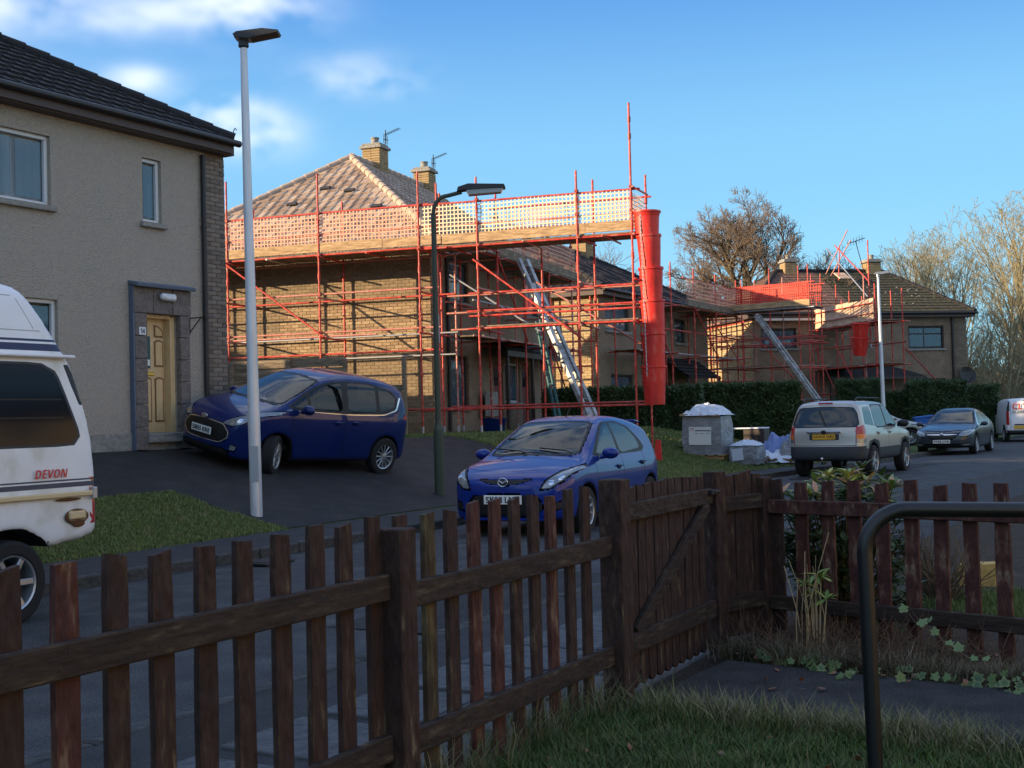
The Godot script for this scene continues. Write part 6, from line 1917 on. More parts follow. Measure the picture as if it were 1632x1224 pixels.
func spec_van() -> Dictionary:
	return {cell = 0.046, zin = 0.55, hw = 0.9, wr = 0.32, arch = 0.38, wheels = [1.35, -1.3], belt = 1.1, bow = 0.06, bow_glass = 0.15, crown = 0.03, round = 0.1,
		side = [2.1, 0.25, 2.14, 0.6, 2.05, 0.85, 1.6, 1.0, 1.2, 1.12, 0.8, 1.45, 0.5, 1.68, 0.1, 1.8, -0.8, 1.84, -1.9, 1.82, -2.08, 1.74, -2.12, 1.2, -2.14, 0.5, -2.05, 0.3],
		front = [-0.5, 0.2, 0.78, 0.2, 0.87, 0.32, 0.9, 0.7, 0.89, 1.1, 0.84, 1.5, 0.78, 1.75, 0.64, 1.86, -0.5, 1.92],
		plan = [2.15, -0.4, 2.1, 0.5, 1.85, 0.8, 1.4, 0.9, -1.9, 0.9, -2.1, 0.84, -2.15, 0.6, -2.15, -0.4],
		feats = [["tail_light", "lamp_red", "R", rect(0.765, 0.72, 0.9, 1.3), -2.3, -1.8, 2], ["upper_lamp_trim", "plastic_dark", "R", [0.74, 1.3, 0.86, 1.3, 0.77, 1.7, 0.73, 1.7], -2.3, -1.8, 2],
			["bumper", "plastic_dark", "R", rect(-0.1, 0.2, 1.0, 0.5), -2.3, -1.6], ["door_gap", "gap", "R", stripe(0.72, 0.52, 0.7, 1.72, 0.014)], ["door_gap", "gap", "R", stripe(-0.02, 0.52, -0.02, 1.72, 0.014)],
			["window", "glass_car", "S", [1.0, 1.15, 0.65, 1.45, 0.5, 1.55, 0.2, 1.58, 0.2, 1.12], 0.1, 1.2], ["windscreen", "glass_car", "F", [-0.1, 1.16, 0.74, 1.15, 0.66, 1.62, -0.1, 1.68], 0.2, 1.3],
			["headlight", "lens", "F", [0.5, 0.72, 0.8, 0.72, 0.82, 0.95, 0.55, 0.9], 1.5, 2.2, 2], ["bumper", "plastic_dark", "F", rect(-0.1, 0.2, 0.95, 0.55), 1.5, 2.3], ["panel_gap", "gap", "S", stripe(0.1, 1.6, 0.08, 0.4)]]}
func spec_camper() -> Dictionary:
	var f: Array = [["window", "camper_glass", "S", [1.15, 2.075, -0.36, 2.075, -0.5, 2.0, -0.7, 1.5, -0.62, 1.42, 1.15, 1.42], -0.9, 1.2], ["window_seal", "plastic_dark", "S", [1.2, 2.095, -0.36, 2.095, -0.52, 2.02, -0.725, 1.49, -0.64, 1.4, 1.2, 1.4], -0.9, 1.3],
		["rear_quarter_window", "black", "S", [-0.595, 2.08, -0.66, 2.08, -0.78, 1.85, -0.80, 1.75, -0.73, 1.74, -0.66, 1.9], -0.9, -0.5],
		["stripe", "ink_navy", "S", rect(3.0, 2.268, -0.58, 2.288)], ["stripe", "ink_navy", "S", [3.0, 2.19, -0.62, 2.19, -0.595, 2.25, 3.0, 2.25]],
		["stripe", "ink_slate", "S", rect(3.0, 1.117, -0.9, 1.131)], ["stripe", "ink_slate", "S", rect(3.0, 1.065, -0.9, 1.105)],
		["panel_gap", "groove", "S", stripe(2.5, 2.66, -0.2, 2.64, 0.008)], ["panel_gap", "groove", "S", stripe(-0.24, 2.62, -0.36, 2.37, 0.008)], ["panel_gap", "groove", "S", stripe(2.5, 2.355, -0.42, 2.355, 0.008)],
		["panel_gap", "groove", "S", stripe(-0.885, 1.1, -0.885, 0.62, 0.007)],
		["tail_light_side", "lamp_red", "S", rect(-1.05, 0.75, -0.945, 0.93)], ["tail_light_side_amber", "lamp_amber", "S", rect(-1.05, 0.93, -0.935, 1.14)], ["tail_light", "lamp_red", "R", rect(0.84, 0.75, 1.0, 0.93), -1.1, -0.5, 2], ["tail_light_amber", "lamp_amber", "R", rect(0.84, 0.93, 1.0, 1.14), -1.1, -0.5, 2], ["rear_window", "glass_car", "R", rect(-0.1, 1.4, 0.7, 2.0), -1.1, -0.5],
		["windscreen", "glass_car", "F", rect(-0.1, 1.2, 0.75, 1.9), 2.5, 4.2]]
	return {cell = 0.036, zin = 0.62, hw = 0.96, wr = 0.34, arch = 0.435, wheels = [0.0, 2.9], belt = 9.0, bow = 0.05, bow_glass = 0.0, crown = 0.02, round = 0.06,
		side = [-0.97, 0.6, -0.965, 0.9, -0.93, 1.3, -0.86, 1.65, -0.75, 2.0, -0.69, 2.16, -0.52, 2.45, -0.36, 2.7, -0.28, 2.76, -0.1, 2.77, 2.0, 2.8, 2.7, 2.7, 3.0, 2.2, 3.35, 1.75, 3.8, 1.25, 3.95, 0.9, 3.95, 0.45, 3.8, 0.4, 0.8, 0.42, 0.5, 0.58],
		front = [-0.5, 0.38, 0.8, 0.38, 0.92, 0.46, 0.955, 0.7, 0.965, 1.0, 0.945, 1.45, 0.88, 2.05, 0.86, 2.15, 0.845, 2.18, 0.74, 2.62, 0.66, 2.74, 0.5, 2.82, -0.5, 2.86],
		plan = [4.0, -0.4, 3.95, 0.5, 3.6, 0.85, 3.0, 0.97, -0.85, 0.97, -0.96, 0.9, -1.0, 0.7, -1.0, -0.4], feats = f}

func build_vehicles() -> void:
	var fm := func(x: float, d: float, deg: float, y := 0.0) -> Transform3D: return fr(x, y, d, deg)
	# blue hatchback at the kerb
	var c := thing("blue_hatchback", "bright blue small hatchback at the kerb facing the picket fence", "car", fm.call(0.70, 18.15, 205.0).scaled_local(Vector3(1.03, 1.05, 1.03)))
	car("mazda", spec_mazda(), c, M.paint_blue, {"glass_car": M.glass_clear})
	cabin(c, 0.0)
	for p in [[1.15, 1], [1.15, -1], [-1.34, 1], [-1.34, -1]]: wheel(c, Vector3(p[0], 0.295, p[1] * 0.73), 0.295, 0.19, 9, p[1])
	mirrors(c, 0.6, 0.985, 0.93, M.paint_blue)
	handles(c, [[-0.02, 0.80], [-0.98, 0.82]], 0.842, M.paint_navy)
	plate(c, "SK08 LNX", face(1.972, 0.47, 0), M.plate_white)
	plate(c, "", face(-1.96, 0.5, 0, true), M.plate_yellow)
	var b := mb()
	var em := Transform3D(Basis(Vector3.BACK, -PI / 2), Vector3(1.955, 0.675, 0))
	for i in 24:
		var t0 := TAU * i / 24
		var t1 := TAU * (i + 1) / 24
		b.tube(Vector3(1.957, 0.682 + 0.05 * sin(t0), 0.066 * cos(t0)), Vector3(1.957, 0.682 + 0.05 * sin(t1), 0.066 * cos(t1)), 0.008, -1, 6)
	b.path([Vector3(1.96, 0.695, -0.058), Vector3(1.962, 0.695, -0.03), Vector3(1.962, 0.668, 0.0), Vector3(1.962, 0.695, 0.03), Vector3(1.96, 0.695, 0.058)], 0.008, 6)
	put(b, "badge", M.chrome, c)
	b = mb()
	b.tube(Vector3(-0.15, 1.46, 0), Vector3(-0.35, 1.62, 0), 0.008, 0.004, 6)
	put(b, "aerial", M.black, c)
	b = mb()
	b.cbox(Vector3(-1.68, 1.375, 0), Vector3(0.22, 0.03, 1.0), 0.012, Basis(Vector3.BACK, 0.12))
	put(b, "spoiler", M.paint_blue, c)
	for sg in [0.1, -0.55]:
		b = mb()
		b.path([Vector3(1.0, 1.0, sg), Vector3(0.96, 1.035, sg + 0.1), Vector3(0.9, 1.07, sg + 0.5)], 0.009, 5)
		put(b, "wiper", M.black, c)
	b = mb()
	b.box(Vector3(1.92, 0.235, 0), Vector3(0.08, 0.03, 1.1))
	put(b, "bumper_lip", M.paint_blue, c)
	# navy people carrier on the sloping drive
	var t: Transform3D = fm.call(-3.86, 22.3, 220.0, 0.80)
	c = thing("blue_people_carrier", "dark blue tall hatchback on the sloping drive beside the wooden door", "car", seat_car(t, 0.045, -0.2).scaled_local(Vector3(1.0, 1.07, 1.0)))
	car("bmax", spec_bmax(), c, M.paint_navy, {"glass_car": M.glass_clear})
	for p in [[1.17, 1], [1.17, -1], [-1.32, 1], [-1.32, -1]]: wheel(c, Vector3(p[0], 0.315, p[1] * 0.76), 0.315, 0.2, 12, p[1], 0.6 if p[0] > 0 else 0.0)
	mirrors(c, 0.72, 1.06, 1.0, M.paint_navy, 1.05)
	handles(c, [[-0.13, 0.86], [-0.52, 0.87]], 0.872, M.paint_navy)
	plate(c, "SM65 KNB", face(2.066, 0.58, 0), M.plate_white)
	b = mb()
	b.ball(Vector3(2.035, 0.79, 0), Vector3(0.014, 0.035, 0.085), 14)
	put(b, "badge", M.chrome, c)
	b = mb()
	b.box(Vector3(1.0, 1.105, -0.1), Vector3(0.05, 0.004, 0.24), Basis(Vector3.BACK, -0.4))
	put(b, "paper_on_dashboard", M.plate_white, c)
	# silver off-roader
	cabin(c, 0.05)
	# silver off-roader
	c = thing("silver_off_roader", "silver off-roader with grey lower cladding seen from behind at the kerb", "car", fm.call(8.12, 30.35, 32.0))
	car("suv", spec_suv(), c, M.paint_silver)
	for p in [[1.32, 1], [1.32, -1], [-1.3, 1], [-1.3, -1]]: wheel(c, Vector3(p[0], 0.36, p[1] * 0.78), 0.36, 0.23, 5, p[1])
	mirrors(c, 0.62, 1.18, 1.02, M.black, 1.2)
	handles(c, [[-0.02, 1.0], [-0.95, 1.0]], 0.895, M.paint_silver)
	plate(c, "SO53 UEJ", face(-2.19, 0.93, 0, true), M.plate_yellow)
	b = mb()
	for sg in [-1.0, 1.0]:
		b.path([Vector3(0.1, 1.72, sg * 0.62), Vector3(0.0, 1.79, sg * 0.61), Vector3(-1.6, 1.8, sg * 0.6), Vector3(-1.75, 1.73, sg * 0.6)], 0.02, 6)
	put(b, "roof_rail", M.black, c)
	b = mb()
	b.path([Vector3(-2.11, 1.17, 0.05), Vector3(-2.13, 1.2, 0.02), Vector3(-2.04, 1.52, -0.14)], 0.012, 6)
	put(b, "wiper", M.black, c)
	b = mb()
	b.cbox(Vector3(-2.185, 1.035, 0), Vector3(0.02, 0.045, 0.8), 0.008)
	put(b, "chrome_garnish", M.chrome, c)
	b = mb()
	b.ball(Vector3(-2.2, 1.04, 0), Vector3(0.012, 0.045, 0.06), 12)
	put(b, "badge", M.black, c)
	b = mb()
	b.cbox(Vector3(-1.98, 1.685, 0), Vector3(0.02, 0.035, 0.34), 0.008)
	put(b, "high_stop_lamp", M.lamp_red, c)
	b = mb()
	b.path([Vector3(-2.1, 0.34, 0), Vector3(-2.34, 0.34, 0), Vector3(-2.36, 0.42, 0)], 0.025, 8)
	b.ball(Vector3(-2.36, 0.45, 0), Vector3(0.035, 0.035, 0.035), 10)
	put(b, "tow_ball", M.chrome, c)
	# slate saloon facing us
	c = thing("grey_saloon", "dark slate grey saloon facing the camera with a chrome grille bar", "car", fm.call(14.7, 42.15, 210.0))
	car("saloon", spec_saloon(), c, M.paint_slate)
	for p in [[1.42, 1], [1.42, -1], [-1.32, 1], [-1.32, -1]]: wheel(c, Vector3(p[0], 0.33, p[1] * 0.79), 0.33, 0.22, 7, p[1])
	mirrors(c, 0.72, 0.98, 1.02, M.paint_slate)
	plate(c, "PF08 UYB", face(2.425, 0.44, 0), M.plate_white)
	b = mb()
	b.ball(Vector3(2.385, 0.665, 0), Vector3(0.014, 0.05, 0.05), 14)
	b.box(Vector3(2.395, 0.668, 0), Vector3(0.02, 0.012, 0.13), Basis(Vector3.RIGHT, 0.5))
	put(b, "badge", M.chrome, c)
	# silver hatchback on a drive
	c = thing("silver_hatchback", "silver hatchback on a driveway facing right between off-roader and saloon", "car", fm.call(13.75, 48.5, 103.0, 0.12))
	car("hatch", spec_hatch(), c, M.paint_silver)
	for p in [[1.3, 1], [1.3, -1], [-1.3, 1], [-1.3, -1]]: wheel(c, Vector3(p[0], 0.31, p[1] * 0.74), 0.31, 0.2, 10, p[1])
	mirrors(c, 0.66, 1.03, 0.95, M.paint_silver)
	c = thing("white_hatchback", "white hatchback mostly hidden behind the silver off-roader, by the hedge", "car", fm.call(9.75, 42.5, 305.0, 0.14))
	car("hatch", spec_hatch(), c, M.paint_white)
	for p in [[1.3, 1], [1.3, -1], [-1.3, 1], [-1.3, -1]]: wheel(c, Vector3(p[0], 0.31, p[1] * 0.74), 0.31, 0.2, 10, p[1])
	# contractor's van
	c = thing("white_panel_van", "white panel van with red lettering on its rear doors, cut by the right edge", "van", fm.call(21.6, 54.2, 11.0))
	car("van", spec_van(), c, M.paint_white)
	for p in [[1.35, 1], [1.35, -1], [-1.3, 1], [-1.3, -1]]: wheel(c, Vector3(p[0], 0.32, p[1] * 0.78), 0.32, 0.2, 8, p[1])
	mirrors(c, 0.95, 1.15, 1.02, M.black, 1.1)
	plate(c, "", face(-2.145, 0.62, -0.36, true), M.plate_yellow, 0.5, 0.12)
	b = mb()
	b.cbox(Vector3(-2.14, 0.73, 0), Vector3(0.015, 0.05, 1.2), 0.005)
	put(b, "number_plate_lamp_strip", M.black, c)
	text(c, "lettering", "CLY", face(-2.122, 1.48, -0.34, true), 0.62, 0.24, M.ink_red)
	text(c, "lettering", "SCAFFO", face(-2.127, 1.25, -0.34, true), 0.66, 0.11, M.ink_grey)
	b = mb()
	b.cbox(Vector3(-2.12, 1.72, -0.1), Vector3(0.02, 0.03, 0.26), 0.006)
	put(b, "high_stop_lamp", M.black, c)
	# camper
	mat("camper_glass", S(20, 25, 34), 0.12).metallic_specular = 0.3
	mat("groove", S(150, 152, 146), 0.7)
	mat("cream_trim", S(206, 184, 140), 0.5)
	mat("rust", S(96, 62, 32), 0.9)
	c = thing("camper_van", "white high-top camper van with dark stripes and red lettering, cut by the left edge", "camper van", fm.call(-4.78, 10.43, 208.0))
	car("camper", spec_camper(), c, M.camper_white)
	for p in [[0.0, 1], [0.0, -1], [2.9, 1], [2.9, -1]]: wheel(c, Vector3(p[0], 0.34, p[1] * 0.83), 0.34, 0.23, 6, p[1])
	for sg in [-1.0, 1.0]:
		b = mb()
		b.cbox(Vector3(1.2, 2.145, sg * 0.885), Vector3(3.8, 0.03, 0.06), 0.01)
		put(b, "gutter_ledge", M.upvc, c)
		b = mb()
		b.cbox(Vector3(1.2, 1.005, sg * 0.972), Vector3(4.0, 0.045, 0.03), 0.01)
		put(b, "rub_strip", M.cream_trim, c)
		b = mb()
		b.cbox(Vector3(-0.82, 1.005, sg * 0.972), Vector3(0.05, 0.1, 0.036), 0.008)
		put(b, "strip_end", M.galv, c)
	b = mb()
	b.cbox(Vector3(-0.64, 0.83, -0.962), Vector3(0.19, 0.085, 0.03), 0.02)
	put(b, "filler_flap", M.cream_trim, c)
	b = mb()
	b.ball(Vector3(-0.64, 0.82, -0.957), Vector3(0.13, 0.065, 0.012), 12)
	b.ball(Vector3(-0.66, 0.76, -0.955), Vector3(0.07, 0.03, 0.012), 10)
	b.ball(Vector3(-0.55, 0.965, -0.96), Vector3(0.14, 0.014, 0.01), 8)
	put(b, "rust_patch", M.rust, c)
	text(c, "lettering", "DEVON", Transform3D(Basis(Vector3(-1, 0, 0), Vector3.UP, Vector3(0, 0, -1)), Vector3(-0.375, 1.185, -0.966)), 0.32, 0.07, M.ink_red, false, 0.22)
	for y in [1.93, 1.79, 1.64]:
		b = mb()
		b.box(Vector3(0.3, y, -0.935 + (y - 1.5) * 0.13), Vector3(1.7, 0.012, 0.02))
		put(b, "blind_slat", M.black, c)
	b = mb()
	b.cbox(Vector3(0.3, 2.82, -0.3), Vector3(0.6, 0.09, 0.5), 0.02)
	put(b, "roof_vent", M.galv, c)

func cabin(c: Node3D, dy: float) -> void:  # seats, dashboard and wheel behind clear glass
	var b := mb()
	b.cbox(Vector3(-0.3, 0.45 + dy, 0), Vector3(2.3, 0.3, 1.36), 0.03)
	put(b, "cabin_floor", M.black, c)
	b = mb()
	b.cbox(Vector3(0.82, 0.86 + dy, 0), Vector3(0.42, 0.18, 1.3), 0.06)
	b.ball(Vector3(0.74, 0.95 + dy, 0.36), Vector3(0.16, 0.06, 0.2), 10)
	put(b, "dashboard", M.black, c)
	for z in [-0.36, 0.36]:
		b = mb()
		b.cbox(Vector3(-0.22, 0.93 + dy, z), Vector3(0.13, 0.6, 0.46), 0.05, Basis(Vector3.BACK, 0.22))
		b.cbox(Vector3(0.03, 0.62 + dy, z), Vector3(0.5, 0.14, 0.46), 0.05)
		b.cbox(Vector3(-0.31, 1.3 + dy, z), Vector3(0.09, 0.17, 0.26), 0.04, Basis(Vector3.BACK, 0.15))
		put(b, "front_seat", M.seat_cloth, c)
	b = mb()
	b.cbox(Vector3(-1.12, 0.9 + dy, 0), Vector3(0.14, 0.55, 1.2), 0.05, Basis(Vector3.BACK, 0.25))
	for z in [-0.38, 0.38]: b.cbox(Vector3(-1.2, 1.2 + dy, z), Vector3(0.08, 0.13, 0.24), 0.03)
	put(b, "rear_bench", M.seat_cloth, c)
	b = mb()
	var ring: Array = []
	var bs := Basis(Vector3.BACK, 0.45)
	for i in 21: ring.append(Vector3(0.5, 0.95 + dy, 0.36) + bs * Vector3(0, 0.18 * cos(TAU * i / 20), 0.18 * sin(TAU * i / 20)))
	b.path(ring, 0.016, 6)
	put(b, "steering_wheel", M.black, c)

# ---------- street furniture, pallets ----------
func build_furniture() -> void:
	for k in 2:
		var t: Transform3D = fr(-3.62, 0.14, 17.81, 90.0) if k == 0 else fr(15.05, 0.15, 51.5, 90.0)
		var p := thing("street_lamp", ["tall pale grey street lamp with flat black head beside the drive", "distant pale grey street lamp rising behind the silver off-roader"][k], "street lamp", t, "new pale grey street lamps")
		var b := mb()
		b.lathe([Vector2(0.085, 0), Vector2(0.085, 1.6), Vector2(0.083, 1.62), Vector2(0.05, 6.6), Vector2(0.05, 6.75)], 20, Transform3D(Basis(Vector3.BACK, 0.008), Vector3.ZERO))
		put(b, "column", M.column_grey, p)
		b = mb()
		b.box(Vector3(0, 0.85, 0.086), Vector3(0.11, 0.5, 0.006))
		put(b, "service_door", M.galv, p)
		b = mb()
		b.lathe([Vector2(0.052, 6.72), Vector2(0.075, 6.74), Vector2(0.07, 6.84)], 16, Transform3D(Basis.IDENTITY, Vector3(-0.055, 0, 0)))
		put(b, "collar", M.lamp_black if k == 0 else M.galv, p)
		b = mb()
		var hb := Basis(Vector3.BACK, 0.10)
		b.xf = Transform3D(hb, Vector3(-0.06, 6.88, 0))
		b.prism(pv([-0.1, -0.02, 0.1, -0.06, 0.5, -0.03, 0.52, 0.0, 0.3, 0.05, -0.06, 0.05, -0.12, 0.02]), -0.14, 0.14)
		put(b, "lamp_head", M.lamp_black if k == 0 else M.galv, p)
		b = mb()
		b.xf = Transform3D(hb, Vector3(-0.06, 6.88, 0))
		b.box(Vector3(0.0, -0.035, 0), Vector3(0.22, 0.012, 0.24), Basis(Vector3.BACK, -0.2))
		put(b, "rim_strip", M.galv, p)
	var o := thing("old_street_lamp", "old dark green street lamp with swan-neck arm in front of the scaffold", "street lamp", fr(-1.29, 0.12, 21.94, 90.0))
	var b := mb()
	b.lathe([Vector2(0.09, 0), Vector2(0.085, 1.25), Vector2(0.06, 1.33), Vector2(0.052, 1.4), Vector2(0.045, 5.0)], 16)
	var arc: Array = []
	for i in 9: arc.append(Vector3(0.25 - 0.25 * cos(i * PI / 16), 5.0 + 0.3 * sin(i * PI / 16), 0))
	arc.append(Vector3(0.5, 5.36, 0))
	b.path(arc, 0.036, 10)
	put(b, "column", M.lamp_green, o)
	b = mb()
	b.xf = Transform3D(Basis(Vector3.BACK, 0.03), Vector3(0.42, 5.38, 0))
	b.prism(pv([0.0, -0.02, 0.02, 0.05, 0.2, 0.1, 0.82, 0.06, 0.84, 0.0, 0.12, 0.0]), -0.13, 0.13)
	put(b, "lamp_head", M.lamp_black, o)
	b = mb()
	b.xf = Transform3D(Basis(Vector3.BACK, 0.03), Vector3(0.42, 5.38, 0))
	b.prism(pv([0.16, -0.005, 0.2, -0.09, 0.76, -0.07, 0.8, -0.005]), -0.11, 0.11)
	var dif := mat("diffuser", S(150, 158, 160), 0.25)
	put(b, "diffuser", dif, o)
	b = mb()
	b.box(Vector3(0.05, 3.0, 0.0), Vector3(0.01, 0.5, 0.06))
	put(b, "number_strip", M.galv, o)
	# hoists and leaning pole
	hoist("inclined_hoist", "long dirty aluminium roofing hoist leaning from lawn to the loading bay", W(2.35, 0.55, 31.6), W(0.35, 5.75, 33.9), 0.27)
	hoist("inclined_hoist", "far aluminium roofing hoist leaning on the scaffold with red netting", W(13.7, 0.9, 54.0), W(11.0, 5.8, 56.5), 0.3)
	var l := thing("teal_ladder", "teal painted pole ladder leaning inside the scaffold behind the blue hatchback", "ladder", Transform3D(Basis.IDENTITY, W(1.2, 1.0, 33.0)))
	for s in [0.0, 0.34]:
		b = mb()
		b.tube(Vector3(s * 0.3, 0, s), Vector3(-0.52 + s * 0.3, 3.1, -0.6 + s), 0.04, -1, 8)
		put(b, "stile", M.teal, l)
	for i in 10:
		b = mb()
		var q := Vector3(0, 0, 0).lerp(Vector3(-0.52, 3.1, -0.6), (i + 0.5) / 10.0)
		b.tube(q, q + Vector3(0.1, 0, 0.34), 0.018, -1, 6)
		put(b, "rung", M.teal, l)
	# wrapped pallets on the lawn
	var T := fr(5.05, gy(5.1, 33.0) - 0.06, 33.0, 118.0)
	var p := thing("wrapped_pallet", "tall shrink-wrapped pallet of tiles with white printed sheet and timber lid", "pallet", T)
	b = mb()
	for i in 3: b.cbox(Vector3(0, 0.05, -0.4 + i * 0.4), Vector3(1.1, 0.1, 0.1), 0.01)
	for i in 5: b.cbox(Vector3(-0.48 + i * 0.24, 0.115, 0), Vector3(0.14, 0.025, 1.0), 0.005)
	put(b, "pallet_base", M.pallet_wood, p)
	b = mb()
	_crumple(b, Vector3(-0.53, 0.13, -0.48), Vector3(0.53, 1.12, 0.48), 0.012, 5)
	put(b, "shrink_wrap", M.wrap, p)
	b = mb()
	b.cbox(Vector3(-0.05, 1.15, 0.47), Vector3(1.06, 0.06, 0.1), 0.01, Basis(Vector3.BACK, -0.03))
	b.cbox(Vector3(-0.05, 1.15, -0.35), Vector3(1.06, 0.06, 0.1), 0.01)
	put(b, "timber_lid", M.pallet_wood, p)
	b = mb()
	_heap(b, Vector3(0, 1.14, 0), Vector3(0.58, 0.3, 0.55), 9, 0.05)
	put(b, "loose_plastic", M.wrap_white, p)
	b = mb()
	b.box(Vector3(-0.03, 0.62, 0.508), Vector3(0.6, 0.46, 0.006), Basis(Vector3.BACK, -0.02))
	var sg := put(b, "printed_sheet", M.plate_white, p)
	text(sg, "lettering", "TC", Transform3D(Basis(Vector3.BACK, -0.02), Vector3(-0.24, 0.79, 0.513)), 0.11, 0.07, M.ink_red)
	b = mb()
	b.box(Vector3(0.05, 0.755, 0.513), Vector3(0.42, 0.028, 0.003), Basis(Vector3.BACK, -0.02))
	for i in 3: b.box(Vector3(-0.12 + 0.15 * i, 0.68, 0.513), Vector3(0.1, 0.012, 0.003), Basis(Vector3.BACK, -0.02))
	put(b, "printed_line", M.ink_grey, sg)
	T = fr(6.02, gy(6.0, 33.0) - 0.04, 32.7, 118.0)
	p = thing("small_wrapped_bale", "small grey shrink-wrapped bale beside the tall pallet", "pallet", T)
	b = mb()
	_crumple(b, Vector3(-0.36, 0.02, -0.35), Vector3(0.36, 0.5, 0.35), 0.018, 8)
	put(b, "shrink_wrap", M.wrap, p)
	b = mb()
	_heap(b, Vector3(0, 0.5, 0), Vector3(0.38, 0.14, 0.36), 12, 0.06)
	put(b, "loose_plastic", M.wrap_white, p)
	b = mb()
	b.box(Vector3(-0.15, 0.28, 0.385), Vector3(0.3, 0.3, 0.006), Basis(Vector3.BACK, 0.1))
	put(b, "paper_sheet", M.wrap_white, p)
	T = fr(7.1, gy(7.0, 34.4), 34.0, 118.0)
	p = thing("plastic_sheeting", "crumpled white and blue plastic sheets with broken tiles beside the off-roader", "sheeting", T)
	b = mb()
	_heap(b, Vector3(0, 0.0, 0), Vector3(0.62, 0.7, 0.3), 15, 0.16)
	put(b, "blue_sheet", M.wrap_blue, p)
	b = mb()
	_heap(b, Vector3(-0.15, 0.0, 0.35), Vector3(0.85, 0.3, 0.5), 16, 0.14)
	put(b, "white_sheet", M.wrap_white, p)
	b = mb()
	_heap(b, Vector3(0.5, 0.0, 0.3), Vector3(0.4, 0.72, 0.35), 17, 0.08)
	put(b, "grey_sheet", M.wrap, p)
	for i in 14:
		b = mb()
		b.cbox(Vector3(R(-0.7, 0.8), R(0.02, 0.1), R(0.55, 0.95)), Vector3(0.22, 0.03, 0.14), 0.006, Basis(Vector3(R(-1, 1), R(-1, 1), R(-1, 1)).normalized(), R(0, 1.2)))
		put(b, "broken_tile", M.tile_tan1 if i % 2 else M.brick1, p)
	p = thing("brown_crate", "dark brown crate with white lid standing behind the small bale", "crate", fr(6.7, gy(6.6, 35.2), 35.0, 118.0))
	b = mb()
	b.cbox(Vector3(0, 0.35, 0), Vector3(0.6, 0.7, 0.5), 0.02)
	put(b, "box", M.upvc_dark, p)
	b = mb()
	b.cbox(Vector3(-0.15, 0.73, 0), Vector3(0.9, 0.04, 0.5), 0.01)
	put(b, "lid", M.wrap_white, p)
	p = thing("red_barrier_foot", "upright red plastic panel on the grass behind the blue hatchback", "barrier", fr(3.5, gy(3.5, 30.8), 30.8, 110.0))
	b = mb()
	b.prism(pv([-0.09, 0, 0.09, 0, 0.07, 0.5, -0.05, 0.5]), -0.03, 0.03)
	put(b, "panel", M.chute_red, p)
	for k in 2:
		p = thing("recycling_bin", ["blue recycling bin with lid ajar behind the grey saloon", "small yellow bin beside the blue one behind the grey saloon"][k], "bin", fr(16.15 + k * 0.62, 0.12, 50.0, 100.0))
		b = mb()
		var hh := 1.0 - k * 0.06
		b.lathe([Vector2(0.0, 0), Vector2(0.38 - k * 0.2, 0), Vector2(0.5 - k * 0.24, hh), Vector2(0.45 - k * 0.2, hh)], 4, Transform3D(Basis(Vector3.UP, PI / 4), Vector3.ZERO), true)
		put(b, "tub", M.bin_blue if k == 0 else M.bin_yellow, p)
		b = mb()
		b.cbox(Vector3(0, hh + 0.04, 0), Vector3(0.76 - k * 0.3, 0.07, 0.76 - k * 0.3), 0.02, Basis(Vector3.BACK, 0.1))
		put(b, "lid", M.bin_blue if k == 0 else M.bin_yellow, p)
	p = thing("blue_tub", "small dark blue tub on the grass under the scaffold corner", "tub", fr(-0.5, 1.12, 33.2, 0.0))
	b = mb()
	b.lathe([Vector2(0.0, 0), Vector2(0.26, 0), Vector2(0.34, 0.4), Vector2(0.36, 0.4), Vector2(0.36, 0.43), Vector2(0.0, 0.43)], 20)
	put(b, "tub", M.paint_navy, p)
	# low board fence between the drive and the brick gable
	var f := thing("board_fence", "low weathered board fence behind the dark blue car", "fence", fr(-2.55, 0, 30.9, 286.0))
	for i in 5:
		b = mb()
		b.cbox(Vector3(0.05 + i * 1.55, 2.05, -0.06), Vector3(0.1, 2.1, 0.1), 0.01)
		put(b, "post", M.board_old, f)
	for i in 4:
		for j in 8:
			if i == 0 and j > 4: continue
			b = mb()
			b.cbox(Vector3(0.82 + i * 1.55, 1.35 + j * 0.24, 0.0), Vector3(1.53, 0.21, 0.03), 0.005)
			put(b, "plank", M.board_old, f)

func _crumple(b: MB, lo: Vector3, hi: Vector3, amp: float, seed_: int) -> void:
	var nz := FastNoiseLite.new()
	nz.seed = seed_
	nz.frequency = 2.6
	nz.fractal_octaves = 3
	var n := 14
	var c := (lo + hi) / 2
	var h := (hi - lo) / 2
	for ax in 3:
		for sg in [-1.0, 1.0]:
			var u := (ax + 1) % 3
			var w := (ax + 2) % 3
			for i in n:
				for j in n:
					var q: Array[Vector3] = []
					for e in [[i, j], [i + 1, j], [i + 1, j + 1], [i, j + 1]]:
						var p := Vector3.ZERO
						p[ax] = sg * h[ax]
						p[u] = h[u] * (2.0 * e[0] / n - 1.0)
						p[w] = h[w] * (2.0 * e[1] / n - 1.0)
						p += c
						var d := Vector3(nz.get_noise_3dv(p), nz.get_noise_3dv(p + Vector3(9, 0, 0)), nz.get_noise_3dv(p + Vector3(0, 9, 0)))
						var pinch := 1.0 - 0.05 * smoothstep(0.3, 1.0, absf((p.y - c.y) / h.y))
						q.append(Vector3(p.x * pinch, p.y, p.z * pinch) + d * amp * 2.0)
					if sg > 0: b.quad(q[0], q[1], q[2], q[3])
					else: b.quad(q[3], q[2], q[1], q[0])
